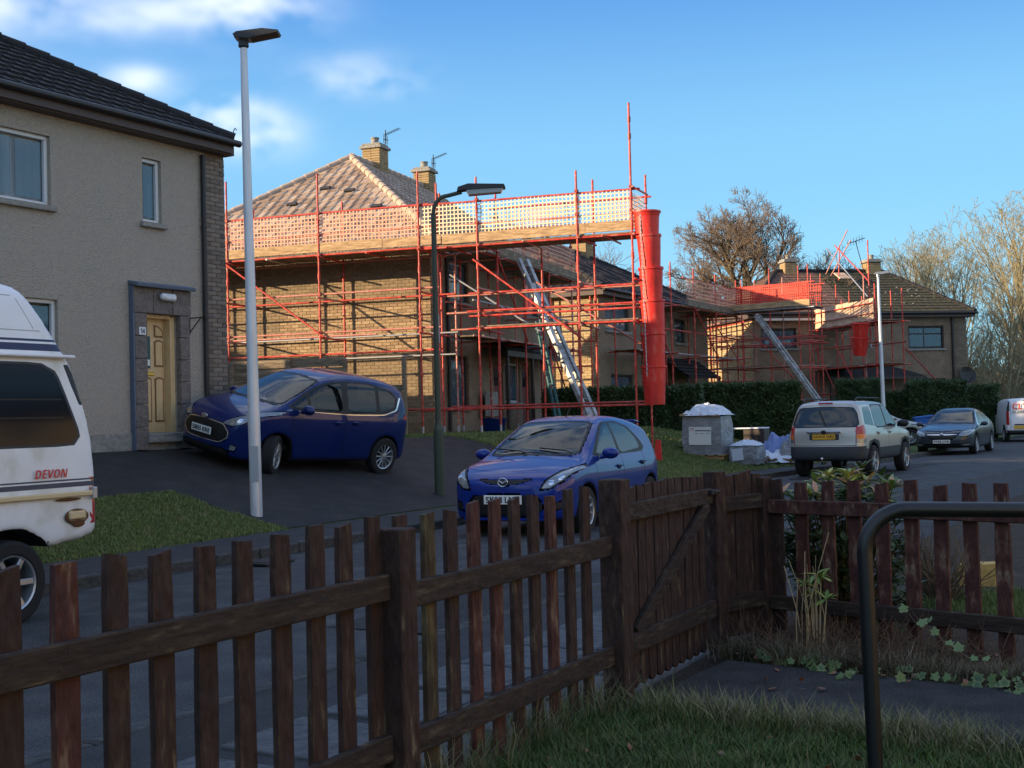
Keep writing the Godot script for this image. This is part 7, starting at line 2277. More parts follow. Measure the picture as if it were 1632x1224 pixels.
func _heap(b: MB, at: Vector3, r: Vector3, seed_: int, amp: float) -> void:
	var nz := FastNoiseLite.new()
	nz.seed = seed_
	nz.frequency = 1.1
	nz.fractal_octaves = 3
	var n := 22
	var f := func(i: int, j: int) -> Vector3:
		var u := 2.0 * i / n - 1.0
		var v := 2.0 * j / n - 1.0
		var k := nz.get_noise_2d(u * 2.0, v * 2.0)
		var y := maxf(0.0, (1.0 - pow(absf(u), 2.6)) * (1.0 - pow(absf(v), 2.6))) * (0.85 + 0.55 * k) + 0.35 * amp * nz.get_noise_2d(u * 3 + 7, v * 3) / maxf(r.y, 0.01)
		return at + Vector3(u * r.x * (1.0 + 0.15 * k), maxf(y, 0.0) * r.y + 0.005, v * r.z * (1.0 - 0.15 * k))
	for i in n:
		for j in n: b.quad(f.call(i, j + 1), f.call(i + 1, j + 1), f.call(i + 1, j), f.call(i, j))

# ---------- plants ----------
func multi(called: String, me: Mesh, xs: Array, cols: Array, m: Material, parent: Node = null) -> MultiMeshInstance3D:
	var mm := MultiMesh.new()
	mm.transform_format = MultiMesh.TRANSFORM_3D
	mm.use_colors = true
	mm.mesh = me
	mm.instance_count = xs.size()
	for i in xs.size():
		mm.set_instance_transform(i, xs[i])
		mm.set_instance_color(i, cols[i])
	var o := MultiMeshInstance3D.new()
	o.multimesh = mm
	o.material_override = m
	o.name = numbered(called) if parent == null else called
	(self if parent == null else parent).add_child(o, true)
	stuff(o)
	return o
func tuft(n: int, h: float, spread: float, w: float, bend := 0.5) -> ArrayMesh:
	var b := mb()
	b.colored = true
	for i in n:
		var a := R(0, TAU)
		var r := spread * sqrt(rng.randf())
		var p := Vector3(cos(a) * r, -0.01, sin(a) * r)
		var t := R(0, TAU)
		var lean := Vector3(cos(t), 0, sin(t)) * R(0.1, bend) * h
		var s := Vector3(-sin(t), 0, cos(t)) * w
		var hh := h * R(0.55, 1.1)
		var m := p + Vector3.UP * hh * 0.55 + lean * 0.3
		var e := p + Vector3.UP * hh + lean
		var k := R(0.8, 1.15)
		b.col = Color(k, k, k)
		b.quad(p - s, p + s, m + s * 0.7, m - s * 0.7)
		b.tri(m - s * 0.7, m + s * 0.7, e)
	return b.mesh()
func grass(called: String, n: int, at: Callable, me: ArrayMesh, pal: Array, s0 := 0.7, s1 := 1.25) -> void:
	var xs: Array = []
	var cs: Array = []
	for i in n:
		var p: Vector3 = at.call()
		if p.y < -50: continue
		var sc := R(s0, s1)
		xs.append(Transform3D(Basis(Vector3.UP, R(0, TAU)).scaled(Vector3(sc, sc * R(0.8, 1.2), sc)), p))
		var c: Color = pal[rng.randi() % pal.size()]
		cs.append(c * R(0.75, 1.2))
	multi(called, me, xs, cs, M.grass_blade)

func hedge(label: String, t: Transform3D, sz: Vector3, density := 260.0, called := "hedge") -> void:
	var h := thing(called, label, "hedge", t)
	var nz := FastNoiseLite.new()
	nz.seed = int(sz.x * 100 + sz.y * 37)
	nz.frequency = 0.9
	nz.fractal_octaves = 3
	var b := mb()
	_crumple(b, Vector3(-sz.x / 2 + 0.1, 0, -sz.z / 2 + 0.1), Vector3(sz.x / 2 - 0.1, sz.y - 0.12, sz.z / 2 - 0.1), 0.06, 4)
	put(b, "inner_twigs", M.hedge_core, h)
	var leaf := mb()
	leaf.colored = true
	for i in 9:
		var d := Vector3(R(-1, 1), R(-0.4, 1), R(-1, 1)).normalized()
		var p := d * R(0.0, 0.05)
		var s := d.cross(Vector3(R(-1, 1), R(-1, 1), R(-1, 1))).normalized() * R(0.012, 0.022)
		var k := R(0.75, 1.25)
		leaf.col = Color(k, k, k)
		leaf.quad(p, p + d * 0.05 - s, p + d * 0.11, p + d * 0.05 + s)
	var xs: Array = []
	var cs: Array = []
	var faces := [[Vector3(1, 0, 0), Vector3(0, 1, 0), Vector3(0, 0, 1), sz.x, sz.y, sz.z], [Vector3(0, 0, 1), Vector3(0, 1, 0), Vector3(1, 0, 0), sz.z, sz.y, sz.x], [Vector3(1, 0, 0), Vector3(0, 0, 1), Vector3(0, 1, 0), sz.x, sz.z, 0.0]]
	for f in faces:
		for sg in [-1.0, 1.0]:
			if f[5] == 0.0 and sg < 0: continue
			for i in int(f[3] * f[4] * density):
				var u := R(-0.5, 0.5)
				var v := R(-0.5, 0.5)
				var p: Vector3 = f[0] * u * f[3] + f[1] * v * f[4]
				var e: float = 1.0 - 0.35 * pow(2.0 * maxf(absf(u), absf(v)), 8.0) * 0.3
				p += f[2] * (sg * f[5] / 2 * e if f[5] > 0 else sz.y / 2)
				p.y += sz.y / 2 * (1.0 if f[5] > 0 else 1.0)
				if f[5] == 0.0: p.y = sz.y - R(0, 0.06)
				var nn := nz.get_noise_3dv(p * 1.5)
				p += f[2] * sg * (0.12 * nn - R(0, 0.09))
				xs.append(Transform3D(Basis.from_euler(Vector3(R(-0.6, 0.6), R(0, TAU), R(-0.6, 0.6))).scaled(Vector3.ONE * R(0.8, 1.5)), p))
				var k := R(0.7, 1.25) * (1.0 + nn * 0.5)
				cs.append(Color(0.050 * k, 0.088 * k, 0.030 * k))
	multi("foliage", leaf.mesh(), xs, cs, M.leaf, h)

# bare trees ------------------------------------------------
var TW: MB
var TB: MB
func branch(p: Vector3, d: Vector3, len: float, r: float, lvl: int, q: Dictionary) -> void:
	var segs := 4 if lvl < 2 else (3 if lvl < 4 else 2)
	var b: MB = TB if lvl < q.trunk_levels else TW
	var sides := 8 if lvl == 0 else (6 if lvl == 1 else (4 if lvl == 2 else 3))
	var pts: Array = [p]
	var dirs: Array = [d]
	var cur := p
	var dir := d
	for i in segs:
		dir = (dir + Vector3(R(-1, 1), R(-1, 1), R(-1, 1)) * q.wiggle + Vector3.UP * (q.lift if lvl > 0 else 0.0) + q.wind * (0.3 if lvl > 2 else 0.0)).normalized()
		var nx := cur + dir * len / segs
		var r0 := r * (1.0 - 0.62 * i / segs)
		var r1 := r * (1.0 - 0.62 * (i + 1) / segs)
		b.tube(cur, nx, r0, r1 if lvl < q.levels - 1 or i < segs - 1 else r1 * 0.4, sides, false)
		cur = nx
		pts.append(cur)
		dirs.append(dir)
	if lvl >= q.levels - 1: return
	var n: int = q.kids[lvl]
	for i in n:
		var t: float = lerpf(q.start[mini(lvl, q.start.size() - 1)], 1.0, (i + R(0.2, 0.8)) / n)
		var f := t * segs
		var k := mini(int(f), segs - 1)
		var at: Vector3 = pts[k].lerp(pts[k + 1], f - k)
		var dd: Vector3 = dirs[k + 1]
		var ang := TAU * (i * 0.382 + R(-0.08, 0.08)) + lvl
		var u := dd.cross(Vector3.UP if absf(dd.y) < 0.95 else Vector3.RIGHT).normalized()
		var side := u.rotated(dd, ang)
		var sp: float = q.spread[mini(lvl, q.spread.size() - 1)] * R(0.75, 1.25)
		var nd := (dd * cos(sp) + side * sin(sp)).normalized()
		if lvl == 0 and q.has("even"):
			var f0: float = (t - q.start[0]) / (1.0 - q.start[0])
			sp = lerpf(1.5, 0.15, pow(f0, 1.3))
			nd = (dd * cos(sp) + side * sin(sp)).normalized()
		var l: float = len * q.shrink[mini(lvl, q.shrink.size() - 1)] * (R(0.7, 1.15) * (1.15 - 0.45 * t) if lvl > 0 or not q.has("even") else R(0.9, 1.08))
		branch(at, nd, l, maxf(r * (1.0 - 0.6 * t) * q.thin, q.rmin), lvl + 1, q)
func bare_tree(called: String, label: String, t: Transform3D, q: Dictionary, bark: Material, twig: Material, group := "") -> Node3D:
	TB = mb()
	TW = mb()
	var o := thing(called, label, "tree", t, group)
	branch(Vector3(0, -0.3, 0), Vector3(q.get("lean", 0.0), 1, 0).normalized(), q.height, q.radius, 0, q)
	put(TB, "trunk", bark, o)
	put(TW, "crown", twig, o)
	return o

func build_trees() -> void:
	rng.seed = 71
	bare_tree("beech_tree", "big bare spreading beech tree behind the terrace, its crown against the sky", fr(16.4, 0.1, 83.0, 0.0).scaled_local(Vector3(2.1, 0.86, 1.0)), {even = true, height = 11.0, radius = 0.6, levels = 7, trunk_levels = 3, wiggle = 0.15, lift = 0.05, wind = Vector3(0.12, 0.12, 0), kids = [15, 6, 5, 5, 4, 2], start = [0.6, 0.2, 0.15, 0.15], spread = [0.95, 0.7, 0.65, 0.6, 0.6], shrink = [0.5, 0.56, 0.62, 0.62, 0.7, 0.9], thin = 0.7, rmin = 0.015}, M.bark, M.twig_brown)
	rng.seed = 78
	bare_tree("bare_tree", "bare tree crown just showing over the loading bay netting", fr(3.1, 0.5, 75.0, 0.0), {height = 8.0, radius = 0.4, levels = 6, trunk_levels = 3, wiggle = 0.17, lift = 0.03, wind = Vector3(0.05, 0.1, 0), kids = [6, 6, 5, 5, 4], start = [0.55, 0.3, 0.25], spread = [0.8, 0.7, 0.65], shrink = [0.85, 0.62, 0.62, 0.6], thin = 0.7, rmin = 0.012}, M.bark, M.twig_brown)
	# woodland of slim pale trees at the right
	var protos: Array = []
	var ps := [[26.0, 80.0, 13.5, 1.0], [31.5, 76.0, 16.0, 1.15], [23.0, 84.0, 12.5, 0.9], [28.5, 90.0, 15.0, 1.0], [34.5, 84.0, 17.5, 1.1], [21.5, 92.0, 12.0, 0.85], [25.0, 97.0, 14.0, 1.0], [31.0, 100.0, 16.0, 1.0], [37.5, 92.0, 18.0, 1.1], [35.0, 104.0, 17.0, 1.0], [28.0, 72.0, 11.0, 0.85], [24.4, 74.0, 10.0, 0.8], [33.0, 70.0, 14.5, 1.0], [40.5, 100.0, 18.0, 1.1], [29.6, 84.0, 14.0, 0.95], [22.3, 78.5, 9.5, 0.7], [37.0, 78.0, 18.0, 1.15], [26.8, 88.0, 14.0, 0.9], [19.5, 96.0, 10.0, 0.8], [42.0, 88.0, 19.0, 1.1], [30.2, 69.0, 9.0, 0.8], [26.3, 69.5, 8.0, 0.7], [33.8, 93.0, 16.5, 1.0], [36.0, 72.0, 12.0, 0.9]]
	var looks := ["slim pale bare tree", "tall bare tree with twin upright limbs", "slender bare birch-like tree with fine twigs", "bushy bare tree with many upright rods"]
	for i in 4:
		rng.seed = 90 + i
		var q := {height = 9.0, radius = 0.15, levels = 6, trunk_levels = 2, wiggle = 0.09, lift = 0.10, wind = Vector3(0.02, 0.05, 0), kids = [10 if i != 1 else 8, 5, 4, 3, 2], start = [0.16 if i != 3 else 0.05, 0.2, 0.2], spread = [0.5, 0.6, 0.6, 0.6], shrink = [0.55, 0.55, 0.58, 0.6, 0.6], thin = 0.6, rmin = 0.013, lean = R(-0.06, 0.06)}
		var p: Array = ps[i]
		var sc: float = p[2] / 13.5
		var o := bare_tree("woodland_tree", "x", Transform3D.IDENTITY, q, M.bark_gold, M.twig_gold, "bare woodland trees beyond the far house")
		o.transform = Transform3D(Basis(Vector3.UP, R(0, TAU)).scaled(Vector3(sc, sc, sc)), W(p[0], 0.2, p[1]))
		protos.append(o)
	var where := ["just right of the far house roof", "rising highest at the right edge", "low beside the far house corner", "in the middle of the wood", "at the back of the wood on the right", "peeping over the mossy roof", "behind the middle trees", "deep in the wood", "tall at the far right", "deep in the wood near the right edge", "low at the front of the wood", "leaning close to the satellite dish gable", "at the front of the wood above the white van", "outermost at the right", "in the thick middle of the wood", "shortest beside the gable", "front right above the van roof", "in the left middle of the wood", "farthest left behind the mossy roof", "outside right of the picture", "low bush-like above the saloon", "lowest beside the hedge end", "rear right of the wood", "low at the front right"]
	for i in ps.size():
		var p: Array = ps[i]
		var lb: String = looks[i % 4] + " " + where[i]
		rng.seed = 200 + i
		var sc: float = p[2] / 13.5
		var t := Transform3D(Basis(Vector3.UP, R(0, TAU)).scaled(Vector3(sc * p[3], sc, sc * p[3])), W(p[0], 0.2, p[1]))
		if i < 4: protos[i].set_meta("label", lb)
		else: copy(protos[i % 4], t, lb)
	rng.seed = 31
	# undergrowth along the wood edge: bramble rods
	var rods := mb()
	for i in 7500:
		var x := R(21.0, 46.0)
		var d := R(67.0, 90.0)
		var h := R(1.5, 9.0) * R(0.35, 1.0)
		var p := W(x, 0.0, d)
		var l := Vector3(R(-0.8, 0.8), 1, R(-0.8, 0.8)).normalized()
		var m := p + l * h * 0.6
		rods.tube(p, m, 0.034, 0.024, 3, false)
		rods.tube(m, m + (l + Vector3(R(-0.9, 0.9), R(-0.5, 0.4), R(-0.9, 0.9))).normalized() * h * 0.5, 0.024, 0.01, 3, false)
	stuff(put(rods, "undergrowth", M.twig_gold))
	# far bank that closes the view behind the wood
	var hb := mb()
	for i in 60:
		var a0 := -50.0 + i * 5.0
		var f := func(x: float) -> float: return 6.0 + 1.6 * sin(x * 0.05) + 0.8 * sin(x * 0.17 + 1.0)
		hb.quad(W(a0, -0.1, 122), W(a0 + 5, -0.1, 122), W(a0 + 5, f.call(a0 + 5), 150), W(a0, f.call(a0), 150))
		hb.quad(W(a0, f.call(a0), 150), W(a0 + 5, f.call(a0 + 5), 150), W(a0 + 5, -0.1, 200), W(a0, -0.1, 200))
	struct(hb, "hill", M.far_ground)

func lance(len: float, w: float) -> ArrayMesh:  # a long pointed leaf along +y, folded at the midrib
	var b := mb()
	b.colored = true
	b.col = Color(1, 1, 1)
	var prev := [Vector3.ZERO, Vector3.ZERO, Vector3.ZERO]
	for i in range(1, 5):
		var t := i / 4.0
		var y := len * t
		var ww := w * sin(PI * pow(t, 0.8)) if i < 4 else 0.0
		var z := 0.25 * len * t * t
		var row := [Vector3(-ww, y, -z + ww * 0.3), Vector3(0, y, -z), Vector3(ww, y, -z + ww * 0.3)]
		b.quad(prev[0], prev[1], row[1], row[0])
		b.quad(prev[1], prev[2], row[2], row[1])
		prev = row
	return b.mesh()
func leafmat(key: String, c: Color) -> StandardMaterial3D:
	var m := mat(key, c, 0.45)
	m.backlight_enabled = true
	m.backlight = Color(0.25, 0.3, 0.1)
	return m

# ---------- the picket fence and the front garden ----------
func picket(parent: Node, x: float, y0: float, y1: float, w: float, z: float, m: Material, th := 0.021, round_foot := false) -> void:
	var b := mb()
	var sl := R(-0.008, 0.008)
	var lean := R(-0.008, 0.008)
	b.xf = Transform3D(Basis(Vector3.BACK, lean), Vector3(x, y0, z + R(-0.003, 0.003)))
	var h := y1 - y0
	var n := 8
	var ws: Array = []
	for i in n + 1: ws.append(w / 2 + R(-0.0022, 0.0022))
	var poly := PackedVector2Array()
	if round_foot:
		for i in 5: poly.append(Vector2(-w / 2 + w * i / 4.0, -0.03 * sin(PI * i / 4.0)))
	else:
		poly.append(Vector2(-ws[0], 0)); poly.append(Vector2(ws[0], 0))
	for i in range(1, n): poly.append(Vector2(ws[i], h * i / n))
	poly.append(Vector2(w / 2 - 0.004, h - 0.002 + sl))
	poly.append(Vector2(-w / 2 + 0.004, h - 0.002 - sl))
	for i in range(n - 1, 0, -1): poly.append(Vector2(-ws[i], h * i / n))
	b.prism(poly, -th / 2, th / 2)
	put(b, "picket", m, parent)
func rail(parent: Node, x0: float, x1: float, y: float, h: float, z: float, m: Material, th := 0.036) -> void:
	var b := mb()
	var n := 10
	for i in n:   # slightly waney board
		pass
	b.cbox(Vector3((x0 + x1) / 2, y, z), Vector3(x1 - x0, h, th), 0.005, Basis(Vector3.BACK, R(-0.002, 0.002)))
	put(b, "rail", m, parent)
	b = mb()
	for i in int((x1 - x0) / 0.1735):
		for k in 2: b.tube(Vector3(x0 + 0.08 + i * 0.1735 + k * 0.03, y + (0.022 if k else -0.02), z), Vector3(x0 + 0.08 + i * 0.1735 + k * 0.03, y + (0.022 if k else -0.02), z + th / 2 + 0.0015), 0.0045, -1, 6)
	stuff(put(b, "nail_heads", M.iron, parent))
func upright(parent: Node, x: float, y0: float, y1: float, s: float, z: float, m: Material) -> void:
	var b := mb()
	b.cbox(Vector3(x, (y0 + y1) / 2, z), Vector3(s, y1 - y0, s), 0.006, Basis(Vector3.UP, R(-0.02, 0.02)))
	put(b, "post", m, parent)

func build_fence() -> void:
	rng.seed = 5
	var T := fr(0.46, 0, 6.24, 28.4)
	var f := thing("picket_fence", "dark weathered picket fence along the pavement, left of the gate", "fence", T)
	var up := [M.fence_up, M.fence_up, M.fence_up, M.fence_up, M.fence_red, M.fence_algae]
	for x in [-4.62, -1.92, 0.0]:
		upright(f, x, -0.1, [1.22, 1.165, 1.235][[-4.62, -1.92, 0.0].find(x)], 0.105 if x < -0.1 else 0.12, 0.03, M.fence_up)
	for i in 26:
		var x := -0.27 - i * 0.1735
		if absf(x + 1.92) < 0.04 or absf(x + 4.62) < 0.04: continue
		picket(f, x, 0.16 + R(-0.02, 0.02), 1.205 + R(-0.014, 0.014), 0.078, -0.008, up[rng.randi() % 6])
	rail(f, -4.57, -1.975, 0.965, 0.092, 0.022, M.fence_along)
	rail(f, -1.865, -0.06, 0.915, 0.092, 0.022, M.fence_along)
	rail(f, -4.57, -1.975, 0.40, 0.092, 0.022, M.fence_along)
	rail(f, -1.865, -0.06, 0.385, 0.092, 0.022, M.fence_along)
	var g := thing("garden_gate", "dark wooden garden gate of close boards with a diagonal brace", "gate", T)
	var x := 0.165
	var k := 0
	while x < 1.40:
		picket(g, x, 0.19, 1.165 + 0.03 * sin((x - 0.1) * 2.2), 0.097, -0.008, M.fence_up, 0.02, true)
		x += 0.113
		k += 1
	rail(g, 0.115, 1.415, 1.06, 0.09, 0.022, M.fence_along)
	rail(g, 0.115, 1.415, 0.40, 0.10, 0.022, M.fence_along)
	var b := mb()
	b.cbox(Vector3(0.79, 0.73, 0.023), Vector3(1.24, 0.075, 0.032), 0.005, Basis(Vector3.BACK, atan2(0.56, 1.08)))
	put(b, "diagonal_brace", M.fence_along, g)
	for y in [1.06, 0.40]:
		b = mb()
		b.cbox(Vector3(0.12, y, 0.046), Vector3(0.14, 0.035, 0.008), 0.002)
		put(b, "hinge", M.iron, g)
	b = mb()
	b.cbox(Vector3(1.40, 1.085, 0.055), Vector3(0.16, 0.03, 0.025), 0.004)
	b.tube(Vector3(1.36, 1.085, 0.065), Vector3(1.48, 1.085, 0.065), 0.009, -1, 6)
	put(b, "latch", M.iron, g)
	var f2 := thing("picket_fence", "short close-boarded fence piece between the gate and the corner post", "fence", fr(1.16, 0, 7.54, 46.0))
	upright(f2, 0.0, -0.1, 1.2, 0.1, 0.03, M.fence_up)
	for i in 5: picket(f2, 0.085 + i * 0.096, 0.2, 1.18 + R(-0.015, 0.015), 0.088, -0.008, M.fence_up)
	rail(f2, 0.05, 0.53, 1.0, 0.09, 0.022, M.fence_along)
	rail(f2, 0.05, 0.53, 0.40, 0.09, 0.022, M.fence_along)
	b = mb()
	b.cbox(Vector3(0.8, 0.08, -0.05), Vector3(1.3, 0.14, 0.09), 0.01)
	put(b, "threshold_stone", M.slab, f2).transform = f2.transform.affine_inverse() * T
	var f3 := thing("picket_fence", "red stained picket fence with flaking paint on the right, before the evergreen shrub", "fence", fr(1.56, 0, 7.9, 135.0))
	for px in [-0.02, 1.86, 3.7]: upright(f3, px, -0.1, 1.14, 0.1, -0.045 if px > 0 else 0.02, M.fence_up if px < 0 else M.fence_red)
	for i in 20:
		var xx := 0.075 + i * 0.1775
		picket(f3, xx, 0.16 + R(-0.02, 0.02), 1.12 + R(-0.012, 0.012) + (0.02 if i == 5 else 0.0), 0.082, -0.008, M.fence_red if i > 0 else M.fence_up)
	rail(f3, 0.03, 3.7, 0.963, 0.085, 0.022, M.fence_red)
	rail(f3, 0.03, 3.7, 0.375, 0.085, 0.022, M.fence_along)
	# handrail
	var h := thing("handrail", "black tubular handrail with a rounded corner in front of the path", "handrail", fr(1.245, 0, 4.5, 90.0))
	b = mb()
	var pts: Array = [Vector3(0.006, -0.1, 0), Vector3(-0.006, 0.6, 0), Vector3(-0.014, 1.04, 0)]
	for i in range(1, 10):
		var t := i / 9.0 * PI / 2
		pts.append(Vector3(-0.014 + 0.15 * (1 - cos(t)), 1.04 + 0.15 * sin(t), 0))
	pts.append(Vector3(0.6, 1.176, 0))
	pts.append(Vector3(2.4, 1.12, 0))
	b.path(pts, 0.0275, 20)
	put(b, "tube", M.rail_black, h)
	b = mb()
	b.tube(Vector3(2.3, -0.1, 0), Vector3(2.3, 1.12, 0), 0.0275, -1, 16)
	put(b, "rear_leg", M.rail_black, h)

func build_garden() -> void:
	rng.seed = 9
	var b := mb()
	var poly := [W(0.1, 0.155, 5.6), W(-3.2, 0.155, -0.6), W(6.0, 0.155, -2.5), W(6.0, 0.155, 3.2)]
	for i in range(poly.size() - 2): b.tri(poly[0], poly[i + 1], poly[i + 2])
	struct(b, "front_lawn", M.turf)
	b = mb()
	b.prism(PackedVector2Array([Vector2(0.52, -6.08), Vector2(2.08, -5.14), Vector2(4.2, -3.9), Vector2(4.8, -4.8), Vector2(2.5, -6.1), Vector2(1.16, -7.1)]), -0.17, -0.02, Transform3D(Basis(Vector3(1, 0, 0), Vector3(0, 0, 1), Vector3(0, -1, 0)), Vector3.ZERO))
	struct(b, "garden_path", M.garden_path)
	# grass in the front
	var pal := [Color(0.05, 0.11, 0.013), Color(0.065, 0.13, 0.017), Color(0.04, 0.085, 0.011), Color(0.10, 0.13, 0.026), Color(0.13, 0.125, 0.042)]
	var t1 := tuft(16, 0.075, 0.045, 0.0028, 1.0)
	var in_lawn := func() -> Vector3:
		for tr in 30:
			var x := R(-1.2, 3.4)
			var d := R(3.2, 6.0)
			var lim := lerpf(6.0, 3.85, clampf((x - 0.5) / 3.7, 0, 1)) + 0.1 * sin(x * 9.0)
			var fx := 0.46 + (d - 6.24) * 0.54 + 0.06
			if d < lim and x > fx: return W(x, 0.155, d)
		return Vector3(0, -100, 0)
	grass("lawn_grass", 7000, in_lawn, t1, pal)
	var t2 := tuft(12, 0.14, 0.06, 0.0026, 1.2)
	var edge := func() -> Vector3:
		var t := rng.randf()
		var p := Vector2(0.55, 6.0).lerp(Vector2(2.9, 4.55), t) + Vector2(R(-0.1, 0.1), R(-0.14, 0.1) - 0.06)
		return W(p.x, 0.155, p.y)
	grass("path_edge_grass", 420, edge, t2, [Color(0.16, 0.16, 0.06), Color(0.12, 0.15, 0.04), Color(0.26, 0.22, 0.12)])
	var edge2 := func() -> Vector3:
		var t := rng.randf()
		var p := Vector2(1.17, 7.16).lerp(Vector2(3.2, 5.75), t) + Vector2(R(-0.05, 0.1), R(-0.02, 0.22))
		return W(p.x, 0.14, p.y)
	grass("dead_grass", 460, edge2, tuft(14, 0.14, 0.07, 0.0022, 1.6), [Color(0.16, 0.13, 0.075), Color(0.26, 0.21, 0.13), Color(0.11, 0.11, 0.05), Color(0.09, 0.07, 0.045)])
	var along := func() -> Vector3:
		var t := R(-4.4, -0.1)
		var p := Vector2(0.46, 6.24) + dv(28.4) * t + Vector2(R(-0.12, 0.1), R(-0.1, 0.1))
		return W(p.x, 0.14, p.y)
	grass("fence_foot_grass", 380, along, tuft(9, 0.22, 0.06, 0.0024, 1.0), [Color(0.10, 0.13, 0.04), Color(0.24, 0.2, 0.11)])
	# verge and hillside lawns
	var lawn_pal := [Color(0.13, 0.185, 0.04), Color(0.16, 0.20, 0.05), Color(0.11, 0.15, 0.035), Color(0.19, 0.185, 0.075)]
	var t3 := tuft(10, 0.055, 0.09, 0.006, 0.8)
	grass("verge_grass", 9000, func() -> Vector3:
		var k := R(-9.0, -1.95)
		var s := R(1.42, 3.5)
		var p := ks(k, s)
		return W(p.x, ky(k, s), p.y), t3, lawn_pal)
	grass("bank_grass", 16000, func() -> Vector3:
		var k := R(9.4, 24.0)
		var s := R(0.9, 9.0)
		var p := ks(k, s)
		return W(p.x, ky(k, s), p.y), t3, lawn_pal, 0.9, 1.7)
	# evergreen shrub behind the right fence
	var sh := thing("evergreen_shrub", "leafy evergreen shrub with yellow and pinkish tips behind the red fence", "shrub", fr(2.1, 0.14, 8.2, 0.0))
	var greens := [leafmat("leaf_green", S(66, 92, 42)), leafmat("leaf_light", S(104, 128, 62)), leafmat("leaf_dark", S(48, 70, 38))]
	var tips := [leafmat("leaf_yellow", S(176, 172, 82)), leafmat("leaf_pink", S(176, 128, 92)), leafmat("leaf_lime", S(150, 164, 78))]
	var lm := lance(0.11, 0.016)
	var count := 0
	var mx: Array = []
	var mc: Array = []
	b = mb()
	for i in 120:
		var a := R(0, TAU)
		var r := sqrt(rng.randf())
		var tip := Vector3(cos(a) * r * 0.55, R(0.35, 1.05) - 0.25 * r * r, sin(a) * r * 0.42)
		if i >= 80: tip.y = R(0.12, 0.6)
		if i < 36: tip.y = R(0.86, 1.06) - 0.14 * r
		b.tube(Vector3(tip.x * 0.2, 0, tip.z * 0.2), tip, 0.008, 0.004, 5, false)
		for w in 2 + i % 2:
			var c := tip - Vector3(tip.x * 0.12, 0.09, tip.z * 0.12) * w
			for j in 11:
				var dir := Basis(Vector3.UP, TAU * j * 0.382 + i) * Basis(Vector3.RIGHT, -R(0.6, 1.45) - w * 0.25)
				var t := Transform3D(dir.scaled_local(Vector3.ONE * R(0.75, 1.2)), c + Vector3.UP * R(-0.02, 0.02))
				var top := tip.y > 0.84 and w == 0
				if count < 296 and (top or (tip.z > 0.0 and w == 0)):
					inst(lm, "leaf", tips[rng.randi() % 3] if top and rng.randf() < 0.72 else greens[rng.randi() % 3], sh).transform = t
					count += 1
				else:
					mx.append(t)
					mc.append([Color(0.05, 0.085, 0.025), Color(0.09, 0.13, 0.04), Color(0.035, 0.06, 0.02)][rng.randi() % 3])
	put(b, "stems", M.bark, sh)
	multi("foliage", lm, mx, mc, M.leaf, sh)
	sh = thing("young_shrub", "small bright green leaf rosette on bare stems before the red fence", "shrub", fr(1.68, 0.12, 7.2, 0.0))
	b = mb()
	for i in 5:
		var tip := Vector3(R(-0.07, 0.07), R(0.36, 0.5), R(-0.06, 0.06))
		b.tube(Vector3(tip.x * 0.4, 0, tip.z * 0.4), tip, 0.006, 0.004, 5, false)
		for j in 12:
			var dir := Basis(Vector3.UP, TAU * j * 0.382 + i) * Basis(Vector3.RIGHT, -R(0.7, 1.9))
			inst(lm, "leaf", greens[1] if j % 3 else tips[2], sh).transform = Transform3D(dir.scaled_local(Vector3.ONE * R(0.6, 0.9)), tip)
	put(b, "stems", M.dry_stem, sh)
	# dead stems fanning out of the bed
	var ds := thing("dead_stems", "fan of tall pale dead stems in the bed by the corner post", "plant", fr(1.62, 0.12, 7.05, 0.0))
	for i in 10:
		b = mb()
		var a := -0.75 + i * 0.14 + R(-0.08, 0.08)
		var l := R(0.45, 0.78)
		var p0 := Vector3(R(-0.08, 0.24), 0, R(-0.1, 0.1))
		b.path([p0, p0 + Vector3(sin(a) * l * 0.5, l * 0.52, R(-0.03, 0.03)), p0 + Vector3(sin(a) * l, l, R(-0.08, 0.08))], R(0.0018, 0.003), 5)
		put(b, "stem", M.dry_stem, ds)
	# tangled brush
	b = mb()
	for i in 3000:
		var p := W(R(1.2, 3.1), 0.12, R(6.7, 7.5))
		var lim := 7.95 - (p.x - 1.5) * 1.0
		if -p.z > lim or -p.z < lim - 0.85: continue
		var d := Vector3(R(-1, 1), R(0.25, 1.1), R(-1, 1)).normalized()
		var l := R(0.1, 0.34)
		var m := p + d * l * 0.5
		b.tube(p, m, 0.0032, 0.0026, 3, false)
		b.tube(m, m + (d + Vector3(R(-0.8, 0.8), R(-0.7, 0.2), R(-0.8, 0.8))).normalized() * l * 0.6, 0.0026, 0.0012, 3, false)
	stuff(put(b, "dry_brush", M.brush))
	# ivy: trailing stems with lobed variegated leaves
	var iv := thing("ivy", "variegated ivy trailing along the bed under the red fence", "ivy", fr(2.2, 0.12, 6.5, 135.0))
	var lf := mb()
	var shape := pv([0, 0, 0.014, -0.008, 0.034, 0.004, 0.026, 0.02, 0.04, 0.036, 0.018, 0.042, 0.0, 0.07, -0.018, 0.042, -0.04, 0.036, -0.026, 0.02, -0.034, 0.004, -0.014, -0.008])
	lf.prism(shape, -0.0006, 0.0006)
	var inner := mb()
	var sm := PackedVector2Array()
	for p in shape: sm.append((p - Vector2(0, 0.024)) * 0.66 + Vector2(0, 0.024))
	inner.prism(sm, -0.0012, 0.0012)
	var lfm := lf.mesh()
	var inm := inner.mesh()
	var cream := leafmat("ivy_cream", S(104, 120, 70))
	var ig := [leafmat("ivy_green", S(62, 88, 50)), leafmat("ivy_light", S(92, 116, 62))]
	b = mb()
